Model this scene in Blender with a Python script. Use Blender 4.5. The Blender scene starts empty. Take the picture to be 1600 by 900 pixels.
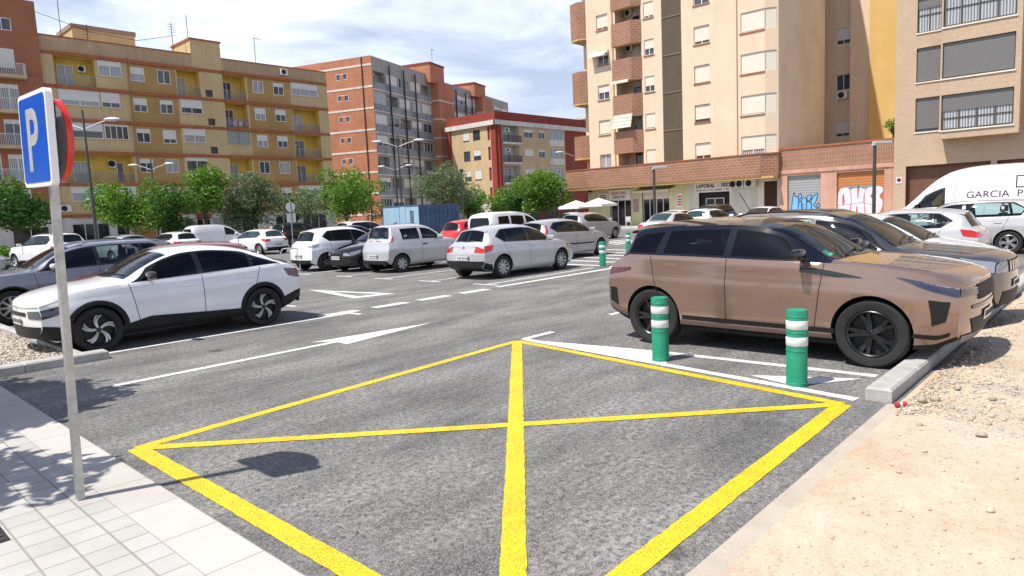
import bpy, bmesh, math, random
import numpy as np
from mathutils import Matrix, Vector
S = bpy.context.scene
COL = S.collection
R = math.radians
# ------------------------------------------------------------------ camera, sky, sun, exposure
cam = bpy.data.cameras.new('Camera'); cam.lens = 24.0; cam.sensor_width = 36; cam.clip_end = 2000; cam.clip_start = 0.05
co = bpy.data.objects.new('Camera', cam); COL.objects.link(co); S.camera = co
_p, _r, _a = R(6.5), R(2.6), R(43.0)
_F = Vector((0, math.cos(_p), -math.sin(_p))); _R0 = Vector((1, 0, 0)); _U0 = _R0.cross(_F)
_R = math.cos(_r)*_R0 - math.sin(_r)*_U0; _U = math.sin(_r)*_R0 + math.cos(_r)*_U0
_M = Matrix((_R, _U, -_F)).transposed().to_4x4()
# world x runs along the parking lanes (43 degrees right of the view), world y to the left of it
co.matrix_world = Matrix.Translation((0, 0, 1.87)) @ Matrix.Rotation(_a - R(90), 4, 'Z') @ _M
SUN_DIR = Vector((-1.15, 0.42, 2.32)).normalized()      # towards the sun
sun = bpy.data.lights.new('Sun', 'SUN'); sun.energy = 5.0; sun.angle = R(0.53); sun.color = (1.0, 0.95, 0.87)
so = bpy.data.objects.new('Sun', sun); COL.objects.link(so)
so.rotation_euler = SUN_DIR.to_track_quat('Z', 'Y').to_euler()
W = bpy.data.worlds.new('World'); S.world = W; W.use_nodes = True
wn = W.node_tree; wn.nodes.clear()
sky = wn.nodes.new('ShaderNodeTexSky'); sky.sky_type = 'NISHITA'; sky.sun_disc = False
sky.sun_elevation = math.asin(SUN_DIR.z); sky.sun_rotation = math.atan2(SUN_DIR.x, SUN_DIR.y)
sky.air_density = 1.0; sky.dust_density = 1.2; sky.ozone_density = 1.6
tc = wn.nodes.new('ShaderNodeTexCoord'); mp = wn.nodes.new('ShaderNodeMapping')
mp.inputs['Scale'].default_value = (1.0, 1.0, 2.6); mp.inputs['Rotation'].default_value = (0.1, 0.25, 0.9)
n1 = wn.nodes.new('ShaderNodeTexNoise'); n1.inputs['Scale'].default_value = 2.3; n1.inputs['Detail'].default_value = 9
n1.inputs['Roughness'].default_value = 0.58; n1.inputs['Distortion'].default_value = 0.5
cr = wn.nodes.new('ShaderNodeValToRGB'); cr.color_ramp.elements[0].position = 0.40; cr.color_ramp.elements[1].position = 0.62
cr.color_ramp.elements[0].color = (0.30, 0.30, 0.30, 1); cr.color_ramp.elements[1].color = (0.9, 0.9, 0.9, 1)
mx = wn.nodes.new('ShaderNodeMix'); mx.data_type = 'RGBA'
mx.inputs[7].default_value = (13.6, 14.3, 15.8, 1)
bg = wn.nodes.new('ShaderNodeBackground'); bg.inputs['Strength'].default_value = 0.082
wo = wn.nodes.new('ShaderNodeOutputWorld')
L_ = wn.links.new
L_(tc.outputs['Generated'], mp.inputs['Vector']); L_(mp.outputs[0], n1.inputs['Vector']); L_(n1.outputs['Fac'], cr.inputs['Fac'])
sz = wn.nodes.new('ShaderNodeSeparateXYZ'); hz = wn.nodes.new('ShaderNodeMapRange'); hz.interpolation_type = 'SMOOTHSTEP'; hz.inputs[1].default_value = 0.34; hz.inputs[2].default_value = 0.66; hz.inputs[3].default_value = 1.0; hz.inputs[4].default_value = 0.12   # cloud thins out towards the zenith
mc = wn.nodes.new('ShaderNodeMath'); mc.operation = 'MULTIPLY'; L_(tc.outputs['Generated'], sz.inputs[0]); L_(sz.outputs[2], hz.inputs[0]); L_(cr.outputs['Color'], mc.inputs[0]); L_(hz.outputs[0], mc.inputs[1]); L_(mc.outputs[0], mx.inputs[0]); tint = wn.nodes.new('ShaderNodeMix'); tint.data_type = 'RGBA'; tint.blend_type = 'MULTIPLY'; tint.inputs[0].default_value = 1; tint.inputs[7].default_value = (.92, 1.0, 1.22, 1); L_(sky.outputs[0], tint.inputs[6]); L_(tint.outputs[2], mx.inputs[6]); L_(mx.outputs[2], bg.inputs['Color']); L_(bg.outputs[0], wo.inputs['Surface'])
S.view_settings.view_transform = 'Standard'; S.view_settings.look = 'None'; S.view_settings.gamma = 1; S.view_settings.use_curve_mapping = False
S.view_settings.exposure = 0.28
S.cycles.max_bounces = 6; S.cycles.diffuse_bounces = 3; S.cycles.glossy_bounces = 3; S.cycles.transmission_bounces = 4; S.cycles.transparent_max_bounces = 6
S.cycles.use_denoising = True; S.cycles.caustics_reflective = False; S.cycles.caustics_refractive = False
random.seed(4); RNG = np.random.default_rng(7)

# ------------------------------------------------------------------ helpers
class MB:
    """collects faces; build() links them as ONE mesh object"""
    def __init__(s): s.v = []; s.f = []; s.m = []; s.sm = []
    def face(s, pts, m=0, smooth=False):
        b = len(s.v); s.v += [tuple(p) for p in pts]; s.f.append(tuple(range(b, b+len(pts)))); s.m.append(m); s.sm.append(smooth)
    def box(s, x0, x1, y0, y1, z0, z1, m=0):
        if x0 > x1: x0, x1 = x1, x0
        if y0 > y1: y0, y1 = y1, y0
        if z0 > z1: z0, z1 = z1, z0
        b = len(s.v)
        s.v += [(x0,y0,z0),(x1,y0,z0),(x1,y1,z0),(x0,y1,z0),(x0,y0,z1),(x1,y0,z1),(x1,y1,z1),(x0,y1,z1)]
        for q in ((0,3,2,1),(4,5,6,7),(0,1,5,4),(1,2,6,5),(2,3,7,6),(3,0,4,7)):
            s.f.append(tuple(b+i for i in q)); s.m.append(m); s.sm.append(False)
        return s
    def prism(s, poly, z0, z1, m=0, top=True):
        n = len(poly); b = len(s.v)
        s.v += [(p[0], p[1], z0) for p in poly] + [(p[0], p[1], z1) for p in poly]
        for i in range(n):
            j = (i+1) % n; s.f.append((b+i, b+j, b+n+j, b+n+i)); s.m.append(m); s.sm.append(False)
        s.f.append(tuple(b+n+i for i in range(n))); s.m.append(m); s.sm.append(False)
        s.f.append(tuple(b+i for i in reversed(range(n)))); s.m.append(m); s.sm.append(False)
        return s
    def grid(s, P, m=0, smooth=True, closeu=False, flip=False):
        P = np.asarray(P, float); a, c = P.shape[:2]; b = len(s.v)
        s.v += [tuple(p) for p in P.reshape(-1, 3)]
        for i in range(a if closeu else a-1):
            i2 = (i+1) % a
            for j in range(c-1):
                q = (b+i*c+j, b+i2*c+j, b+i2*c+j+1, b+i*c+j+1)
                s.f.append(q[::-1] if flip else q); s.m.append(m); s.sm.append(smooth)
        return s
    def tube(s, pts, r, n=8, m=0, cap=True):
        pts = [Vector(p) for p in pts]; k = len(pts)
        rs = r if isinstance(r, (list, tuple)) else [r]*k
        rings = []; prev = None
        for i, p in enumerate(pts):
            d = (pts[min(i+1, k-1)] - pts[max(i-1, 0)]).normalized()
            if prev is None:
                a = Vector((0, 0, 1)) if abs(d.z) < 0.9 else Vector((1, 0, 0)); u = d.cross(a).normalized()
            else: u = (prev - d*prev.dot(d)).normalized()
            prev = u; w = d.cross(u)
            rings.append([p + (u*math.cos(t*2*math.pi/n) + w*math.sin(t*2*math.pi/n))*rs[i] for t in range(n)])
        b = len(s.v)
        for q in rings: s.v += [tuple(p) for p in q]
        for i in range(k-1):
            for t in range(n):
                t2 = (t+1) % n
                s.f.append((b+i*n+t, b+i*n+t2, b+(i+1)*n+t2, b+(i+1)*n+t)); s.m.append(m); s.sm.append(True)
        if cap:
            s.f.append(tuple(b+t for t in reversed(range(n)))); s.m.append(m); s.sm.append(False)
            s.f.append(tuple(b+(k-1)*n+t for t in range(n))); s.m.append(m); s.sm.append(False)
        return s
    def lathe(s, prof, o=(0, 0, 0), n=24, axis='z', m=0, mats=None):
        o = Vector(o); b = len(s.v); k = len(prof)
        for (r, h) in prof:
            for t in range(n):
                a = 2*math.pi*t/n; c, d = r*math.cos(a), r*math.sin(a)
                s.v.append(tuple(o + (Vector((c, d, h)) if axis == 'z' else Vector((c, h, d)) if axis == 'y' else Vector((h, c, d)))))
        for i in range(k-1):
            for t in range(n):
                t2 = (t+1) % n
                s.f.append((b+i*n+t, b+i*n+t2, b+(i+1)*n+t2, b+(i+1)*n+t)); s.m.append(mats[i] if mats else m); s.sm.append(True)
        return s
    def build(s, name, mats, parent=None, loc=None, fixn=True, sharp=40, uvm=True):
        me = bpy.data.meshes.new(name); me.from_pydata(s.v, [], s.f)
        for mm in (mats if isinstance(mats, (list, tuple)) else [mats]): me.materials.append(mm)
        me.polygons.foreach_set('material_index', s.m); me.polygons.foreach_set('use_smooth', s.sm)
        if uvm: boxuv(me)
        if any(s.sm):
            bm = bmesh.new(); bm.from_mesh(me); bmesh.ops.remove_doubles(bm, verts=bm.verts, dist=1e-5)
            if fixn: bmesh.ops.recalc_face_normals(bm, faces=bm.faces)
            bm.to_mesh(me); bm.free(); me.set_sharp_from_angle(angle=R(sharp))
        o = bpy.data.objects.new(name, me); COL.objects.link(o)
        if parent: o.parent = parent
        if loc: o.location = loc
        return o
def boxuv(me):
    n = len(me.loops)
    if not n: return
    uv = me.uv_layers.new(name='UVMap')
    vi = np.empty(n, int); me.loops.foreach_get('vertex_index', vi)
    co_ = np.empty(len(me.vertices)*3); me.vertices.foreach_get('co', co_); co_ = co_.reshape(-1, 3)
    pn = np.empty(len(me.polygons)*3); me.polygons.foreach_get('normal', pn); pn = np.abs(pn.reshape(-1, 3))
    lt = np.empty(len(me.polygons), int); me.polygons.foreach_get('loop_total', lt)
    ln = np.repeat(pn, lt, axis=0); p = co_[vi]
    ax = ln.argmax(1); out = np.empty((n, 2))
    for a, (i, j) in ((0, (1, 2)), (1, (0, 2)), (2, (0, 1))):
        k = ax == a; out[k] = p[k][:, (i, j)]
    uv.data.foreach_set('uv', out.ravel())
def tag(o, label=None, cat=None, group=None, kind=None):
    if label: o['label'] = label
    if cat: o['category'] = cat
    if group: o['group'] = group
    if kind: o['kind'] = kind
    return o
def empty(name, loc=(0, 0, 0), rz=0, label=None, cat=None, group=None):
    o = bpy.data.objects.new(name, None); COL.objects.link(o); o.location = loc; o.rotation_euler = (0, 0, rz); o.empty_display_size = 0.2
    return tag(o, label, cat, group)
def copy_tree(o, parent=None):
    c = o.copy(); COL.objects.link(c)
    if parent: c.parent = parent
    for ch in o.children: copy_tree(ch, c)
    return c

# ------------------------------------------------------------------ materials
def mat(name, col, rough=0.6, metal=0.0, var=0.0, vs=3.0, bump=0.0, bs=40.0, coat=0.0, col2=None, spec=0.5, emis=None, detail=6):
    m = bpy.data.materials.new(name); m.use_nodes = True; t = m.node_tree; p = t.nodes['Principled BSDF']
    p.inputs['Base Color'].default_value = (*col, 1); p.inputs['Roughness'].default_value = rough; p.inputs['Metallic'].default_value = metal
    p.inputs['Specular IOR Level'].default_value = spec
    if coat: p.inputs['Coat Weight'].default_value = coat; p.inputs['Coat Roughness'].default_value = 0.03
    if var or col2 or bump:
        g = t.nodes.new('ShaderNodeTexCoord')
    if var or col2:
        n = t.nodes.new('ShaderNodeTexNoise'); n.inputs['Scale'].default_value = vs; n.inputs['Detail'].default_value = detail; n.inputs['Roughness'].default_value = 0.65
        t.links.new(g.outputs['Object'], n.inputs['Vector'])
        r = t.nodes.new('ShaderNodeValToRGB'); r.color_ramp.elements[0].position = 0.3; r.color_ramp.elements[1].position = 0.7
        a = col; b = col2 if col2 else tuple(min(1, c*(1+var)) for c in col)
        if not col2: a = tuple(c*(1-var) for c in col)
        r.color_ramp.elements[0].color = (*a, 1); r.color_ramp.elements[1].color = (*b, 1)
        t.links.new(n.outputs['Fac'], r.inputs['Fac']); t.links.new(r.outputs['Color'], p.inputs['Base Color'])
    if bump:
        n = t.nodes.new('ShaderNodeTexNoise'); n.inputs['Scale'].default_value = bs; n.inputs['Detail'].default_value = 4
        t.links.new(g.outputs['Object'], n.inputs['Vector'])
        b = t.nodes.new('ShaderNodeBump'); b.inputs['Strength'].default_value = bump; b.inputs['Distance'].default_value = 0.02
        t.links.new(n.outputs['Fac'], b.inputs['Height']); t.links.new(b.outputs[0], p.inputs['Normal'])
    return m
def brickmat(name, c1, c2, mortar, bw=0.25, bh=0.07, ms=0.012, rough=0.85, vert=False, off=0.5, stain=0.2, bump=0.3):
    m = bpy.data.materials.new(name); m.use_nodes = True; t = m.node_tree; p = t.nodes['Principled BSDF']; p.inputs['Roughness'].default_value = rough
    uv = t.nodes.new('ShaderNodeUVMap'); src = uv.outputs[0]
    if vert:
        mpn = t.nodes.new('ShaderNodeMapping'); mpn.inputs['Rotation'].default_value = (0, 0, R(90)); t.links.new(src, mpn.inputs[0]); src = mpn.outputs[0]
    b = t.nodes.new('ShaderNodeTexBrick'); b.inputs['Scale'].default_value = 1; b.inputs['Brick Width'].default_value = bw; b.inputs['Row Height'].default_value = bh
    b.inputs['Mortar Size'].default_value = ms; b.inputs['Color1'].default_value = (*c1, 1); b.inputs['Color2'].default_value = (*c2, 1); b.inputs['Mortar'].default_value = (*mortar, 1)
    b.inputs['Mortar Smooth'].default_value = 0.2; b.offset = off; b.inputs['Bias'].default_value = 0
    t.links.new(src, b.inputs['Vector'])
    g = t.nodes.new('ShaderNodeTexCoord'); n = t.nodes.new('ShaderNodeTexNoise'); n.inputs['Scale'].default_value = 0.35; n.inputs['Detail'].default_value = 7; n.inputs['Roughness'].default_value = 0.7
    t.links.new(g.outputs['Object'], n.inputs['Vector'])
    r = t.nodes.new('ShaderNodeMapRange'); r.inputs[1].default_value = 0.25; r.inputs[2].default_value = 0.75; r.inputs[3].default_value = 1-stain; r.inputs[4].default_value = 1+stain
    t.links.new(n.outputs['Fac'], r.inputs[0])
    x = t.nodes.new('ShaderNodeMix'); x.data_type = 'RGBA'; x.blend_type = 'MULTIPLY'; x.inputs[0].default_value = 1
    t.links.new(b.outputs['Color'], x.inputs[6]); t.links.new(r.outputs[0], x.inputs[7]); t.links.new(x.outputs[2], p.inputs['Base Color'])
    bu = t.nodes.new('ShaderNodeBump'); bu.inputs['Strength'].default_value = bump; bu.inputs['Distance'].default_value = 0.01; bu.invert = True
    t.links.new(b.outputs['Fac'], bu.inputs['Height']); t.links.new(bu.outputs[0], p.inputs['Normal'])
    return m
def wallmat(name, col, stain=0.18, streak=0.12, rough=0.9):
    """rendered wall: blotches and faint vertical rain streaks"""
    m = bpy.data.materials.new(name); m.use_nodes = True; t = m.node_tree; p = t.nodes['Principled BSDF']; p.inputs['Roughness'].default_value = rough
    g = t.nodes.new('ShaderNodeTexCoord')
    n = t.nodes.new('ShaderNodeTexNoise'); n.inputs['Scale'].default_value = 0.45; n.inputs['Detail'].default_value = 8; n.inputs['Roughness'].default_value = 0.68
    mpn = t.nodes.new('ShaderNodeMapping'); mpn.inputs['Scale'].default_value = (3.0, 3.0, 0.18)
    n2 = t.nodes.new('ShaderNodeTexNoise'); n2.inputs['Scale'].default_value = 1.0; n2.inputs['Detail'].default_value = 5
    t.links.new(g.outputs['Object'], n.inputs['Vector']); t.links.new(g.outputs['Object'], mpn.inputs[0]); t.links.new(mpn.outputs[0], n2.inputs['Vector'])
    r = t.nodes.new('ShaderNodeMapRange'); r.inputs[1].default_value = 0.3; r.inputs[2].default_value = 0.7; r.inputs[3].default_value = 1-stain; r.inputs[4].default_value = 1+stain*0.4
    r2 = t.nodes.new('ShaderNodeMapRange'); r2.inputs[1].default_value = 0.35; r2.inputs[2].default_value = 0.6; r2.inputs[3].default_value = 1-streak; r2.inputs[4].default_value = 1
    t.links.new(n.outputs['Fac'], r.inputs[0]); t.links.new(n2.outputs['Fac'], r2.inputs[0])
    mm = t.nodes.new('ShaderNodeMath'); mm.operation = 'MULTIPLY'; t.links.new(r.outputs[0], mm.inputs[0]); t.links.new(r2.outputs[0], mm.inputs[1])
    x = t.nodes.new('ShaderNodeMix'); x.data_type = 'RGBA'; x.blend_type = 'MULTIPLY'; x.inputs[0].default_value = 1; x.inputs[6].default_value = (*col, 1)
    t.links.new(mm.outputs[0], x.inputs[7]); t.links.new(x.outputs[2], p.inputs['Base Color'])
    return m
def slatmat(name, col, period=0.05, rough=0.5, depth=0.25, metal=0.0):
    """roller shutter: horizontal slats as bump and a thin dark joint"""
    m = mat(name, col, rough, metal); t = m.node_tree; p = t.nodes['Principled BSDF']
    uv = t.nodes.new('ShaderNodeUVMap'); w = t.nodes.new('ShaderNodeTexWave'); w.bands_direction = 'Y'; w.inputs['Scale'].default_value = 1/period/ (2*math.pi) * 2 * math.pi / 20 * 1.0 * 3.2
    t.links.new(uv.outputs[0], w.inputs['Vector'])
    r = t.nodes.new('ShaderNodeValToRGB'); r.color_ramp.elements[0].position = 0.0; r.color_ramp.elements[0].color = (*[c*(1-depth) for c in col], 1)
    r.color_ramp.elements[1].position = 0.35; r.color_ramp.elements[1].color = (*col, 1)
    t.links.new(w.outputs['Fac'], r.inputs['Fac']); t.links.new(r.outputs['Color'], p.inputs['Base Color'])
    b = t.nodes.new('ShaderNodeBump'); b.inputs['Strength'].default_value = 0.5; b.inputs['Distance'].default_value = 0.01
    t.links.new(w.outputs['Fac'], b.inputs['Height']); t.links.new(b.outputs[0], p.inputs['Normal'])
    return m
M = {}
M['white'] = mat('white_frame', (.74, .74, .72), .45)
M['shutter'] = slatmat('white_shutter', (.72, .71, .66))
M['cream_shutter'] = slatmat('cream_shutter', (.75, .70, .58))
M['grey_shutter'] = slatmat('grey_shutter', (.165, .16, .155), rough=.45)
M['glass'] = mat('window_glass', (.05, .065, .08), .06, spec=.6, var=.5, vs=.6)
def curtainmat():
    m = mat('curtained_glass', (.33, .35, .36), .12, spec=.6); t = m.node_tree; uv = t.nodes.new('ShaderNodeUVMap'); w = t.nodes.new('ShaderNodeTexWave'); w.bands_direction = 'X'; w.inputs['Scale'].default_value = 2.2; w.inputs['Distortion'].default_value = 2.5; w.inputs['Detail'].default_value = 2
    mpn = t.nodes.new('ShaderNodeMapping'); mpn.inputs['Scale'].default_value = (1, .06, 1); t.links.new(uv.outputs[0], mpn.inputs[0]); t.links.new(mpn.outputs[0], w.inputs['Vector'])
    r = t.nodes.new('ShaderNodeValToRGB'); r.color_ramp.elements[0].color = (.12, .13, .15, 1); r.color_ramp.elements[1].color = (.50, .52, .53, 1); t.links.new(w.outputs['Fac'], r.inputs[0]); t.links.new(r.outputs[0], m.node_tree.nodes['Principled BSDF'].inputs['Base Color']); return m
M['curtain'] = curtainmat()
M['dark'] = mat('dark_recess', (.02, .02, .02), .8)
M['darkframe'] = mat('bronze_frame', (.075, .062, .045), .45)
M['railing'] = mat('railing_metal', (.30, .31, .31), .5)
M['railwhite'] = mat('railing_white', (.62, .62, .60), .5)
M['acunit'] = mat('ac_white', (.70, .69, .65), .5, var=.08)
M['galv'] = mat('galvanised_steel', (.46, .46, .45), .42, .75, var=.22, vs=18, bump=.05)
M['postgreen'] = mat('lamp_post_paint', (.05, .055, .05), .5)
M['lampgrey'] = mat('lamp_head_grey', (.55, .56, .56), .4)
M['cable'] = mat('cable', (.03, .03, .03), .7)
# ------------------------------------------------------------------ ground materials
def asphalt():
    m = bpy.data.materials.new('asphalt'); m.use_nodes = True; t = m.node_tree; p = t.nodes['Principled BSDF']; p.inputs['Roughness'].default_value = 0.82; p.inputs['Specular IOR Level'].default_value = 0.35
    g = t.nodes.new('ShaderNodeTexCoord')
    def noise(sc, det=6, rough=.6, scale=None):
        n = t.nodes.new('ShaderNodeTexNoise'); n.inputs['Scale'].default_value = sc; n.inputs['Detail'].default_value = det; n.inputs['Roughness'].default_value = rough
        if scale:
            k = t.nodes.new('ShaderNodeMapping'); k.inputs['Scale'].default_value = scale; k.inputs['Rotation'].default_value = (0, 0, 0.12); t.links.new(g.outputs['Object'], k.inputs[0]); t.links.new(k.outputs[0], n.inputs['Vector'])
        else: t.links.new(g.outputs['Object'], n.inputs['Vector'])
        return n
    def ramp(src, a, b, ca, cb):
        r = t.nodes.new('ShaderNodeValToRGB'); r.color_ramp.elements[0].position = a; r.color_ramp.elements[1].position = b
        r.color_ramp.elements[0].color = (*ca, 1); r.color_ramp.elements[1].color = (*cb, 1); t.links.new(src, r.inputs[0]); return r.outputs[0]
    def mix(f, a, b, ty='MIX'):
        x = t.nodes.new('ShaderNodeMix'); x.data_type = 'RGBA'; x.blend_type = ty
        for s_, i in ((f, 0), (a, 6), (b, 7)):
            if hasattr(s_, 'links'): t.links.new(s_, x.inputs[i])
            elif i == 0: x.inputs[0].default_value = s_
            else: x.inputs[i].default_value = (*s_, 1)
        return x.outputs[2]
    v = t.nodes.new('ShaderNodeTexVoronoi'); v.inputs['Scale'].default_value = 105; t.links.new(g.outputs['Object'], v.inputs['Vector'])
    stone = ramp(v.outputs['Color'], .15, .95, (.088, .088, .090), (.31, .307, .298))
    crev = ramp(v.outputs['Distance'], .25, .62, (1, 1, 1), (.34, .34, .34))
    base = mix(1.0, stone, crev, 'MULTIPLY')
    fine = noise(160, 3, .7); base = mix(1.0, base, ramp(fine.outputs['Fac'], .3, .7, (.75, .75, .75), (1.3, 1.3, 1.3)), 'MULTIPLY')
    mid = noise(7, 8, .72); base = mix(1.0, base, ramp(mid.outputs['Fac'], .3, .7, (.88, .88, .88), (1.13, 1.13, 1.13)), 'MULTIPLY')
    # pale dust swept into streaks and patches, stronger towards the entrance
    d1 = noise(0.55, 9, .7, (1.0, 2.6, 1)); d2 = noise(22, 6, .75)
    dm = t.nodes.new('ShaderNodeMath'); dm.operation = 'MULTIPLY'
    t.links.new(ramp(d1.outputs['Fac'], .34, .60, (0, 0, 0), (1, 1, 1)), dm.inputs[0]); t.links.new(ramp(d2.outputs['Fac'], .38, .66, (0, 0, 0), (.75, .75, .75)), dm.inputs[1])
    base = mix(dm.outputs[0], base, (.44, .42, .385))
    # tyre tracks: broad darker bands
    tr = noise(0.35, 4, .5, (0.35, 2.2, 1)); base = mix(1.0, base, ramp(tr.outputs['Fac'], .35, .62, (.86, .86, .87), (1.1, 1.1, 1.09)), 'MULTIPLY')
    ov = t.nodes.new('ShaderNodeTexVoronoi'); ov.inputs['Scale'].default_value = .62; wz = noise(9, 4, .7); ad = t.nodes.new('ShaderNodeMath'); ad.operation = 'MULTIPLY_ADD'; ad.inputs[1].default_value = .10
    t.links.new(g.outputs['Object'], ov.inputs['Vector']); t.links.new(wz.outputs['Fac'], ad.inputs[0]); t.links.new(ov.outputs['Distance'], ad.inputs[2])
    base = mix(1.0, base, ramp(ad.outputs[0], .085, .14, (.45, .44, .43), (1, 1, 1)), 'MULTIPLY')
    t.links.new(base, p.inputs['Base Color'])
    b = t.nodes.new('ShaderNodeBump'); b.inputs['Strength'].default_value = 0.75; b.inputs['Distance'].default_value = 0.006; b.invert = True
    t.links.new(v.outputs['Distance'], b.inputs['Height']); t.links.new(b.outputs[0], p.inputs['Normal'])
    return m
def paintmat(name, col, wear=.5):
    m = mat(name, col, .55); t = m.node_tree; p = t.nodes['Principled BSDF']; g = t.nodes.new('ShaderNodeTexCoord')
    n = t.nodes.new('ShaderNodeTexNoise'); n.inputs['Scale'].default_value = 60; n.inputs['Detail'].default_value = 5; n.inputs['Roughness'].default_value = .75
    n2 = t.nodes.new('ShaderNodeTexNoise'); n2.inputs['Scale'].default_value = 1.6; n2.inputs['Detail'].default_value = 6
    t.links.new(g.outputs['Object'], n.inputs['Vector']); t.links.new(g.outputs['Object'], n2.inputs['Vector'])
    a = t.nodes.new('ShaderNodeMath'); a.operation = 'MULTIPLY_ADD'; a.inputs[1].default_value = .45; t.links.new(n2.outputs['Fac'], a.inputs[0]); t.links.new(n.outputs['Fac'], a.inputs[2])
    r = t.nodes.new('ShaderNodeValToRGB'); r.color_ramp.elements[0].position = .53; r.color_ramp.elements[1].position = .72
    r.color_ramp.elements[0].color = (*[c*(1-wear)+.05*wear for c in col], 1); r.color_ramp.elements[1].color = (*col, 1)
    t.links.new(a.outputs[0], r.inputs[0]); v0 = t.nodes.new('ShaderNodeTexVoronoi'); v0.inputs['Scale'].default_value = 75; t.links.new(g.outputs['Object'], v0.inputs['Vector'])
    r0 = t.nodes.new('ShaderNodeMapRange'); r0.inputs[1].default_value = .42; r0.inputs[2].default_value = .75; r0.inputs[3].default_value = 1; r0.inputs[4].default_value = .55; t.links.new(v0.outputs['Distance'], r0.inputs[0])
    x0 = t.nodes.new('ShaderNodeMix'); x0.data_type = 'RGBA'; x0.blend_type = 'MULTIPLY'; x0.inputs[0].default_value = 1; t.links.new(r.outputs[0], x0.inputs[6]); t.links.new(r0.outputs[0], x0.inputs[7])
    n3 = t.nodes.new('ShaderNodeTexNoise'); n3.inputs['Scale'].default_value = 3.5; n3.inputs['Detail'].default_value = 7; n3.inputs['Roughness'].default_value = .7; t.links.new(g.outputs['Object'], n3.inputs['Vector'])
    r3 = t.nodes.new('ShaderNodeMapRange'); r3.inputs[1].default_value = .3; r3.inputs[2].default_value = .55; r3.inputs[3].default_value = .80; r3.inputs[4].default_value = 1; t.links.new(n3.outputs['Fac'], r3.inputs[0])
    x1 = t.nodes.new('ShaderNodeMix'); x1.data_type = 'RGBA'; x1.blend_type = 'MULTIPLY'; x1.inputs[0].default_value = 1; t.links.new(x0.outputs[2], x1.inputs[6]); t.links.new(r3.outputs[0], x1.inputs[7]); t.links.new(x1.outputs[2], p.inputs['Base Color'])
    b = t.nodes.new('ShaderNodeBump'); b.inputs['Strength'].default_value = .35; b.inputs['Distance'].default_value = .004
    v = t.nodes.new('ShaderNodeTexVoronoi'); v.inputs['Scale'].default_value = 75; t.links.new(g.outputs['Object'], v.inputs['Vector']); b.invert = True
    t.links.new(v.outputs['Distance'], b.inputs['Height']); t.links.new(b.outputs[0], p.inputs['Normal'])
    return m
M['asphalt'] = asphalt()
M['yellow'] = paintmat('yellow_road_paint', (.90, .60, .016), .35); M['wpaint'] = paintmat('white_road_paint', (.84, .84, .82), .35)
M['paving'] = brickmat('small_paving_slabs', (.41, .395, .37), (.47, .455, .43), (.27, .255, .23), .2, .2, .007, .8, off=0, stain=.24, bump=.25)
M['border'] = brickmat('border_slabs', (.445, .415, .38), (.50, .475, .44), (.31, .285, .25), .6, .34, .007, .8, off=0, stain=.22, bump=.2, vert=True)
M['concrete'] = mat('kerb_concrete', (.40, .39, .365), .85, var=.18, vs=5, bump=.35, bs=70)
M['sandconc'] = mat('sandy_concrete', (.38, .32, .255), .9, col2=(.47, .415, .345), vs=2.5, bump=.3, bs=60)
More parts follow.
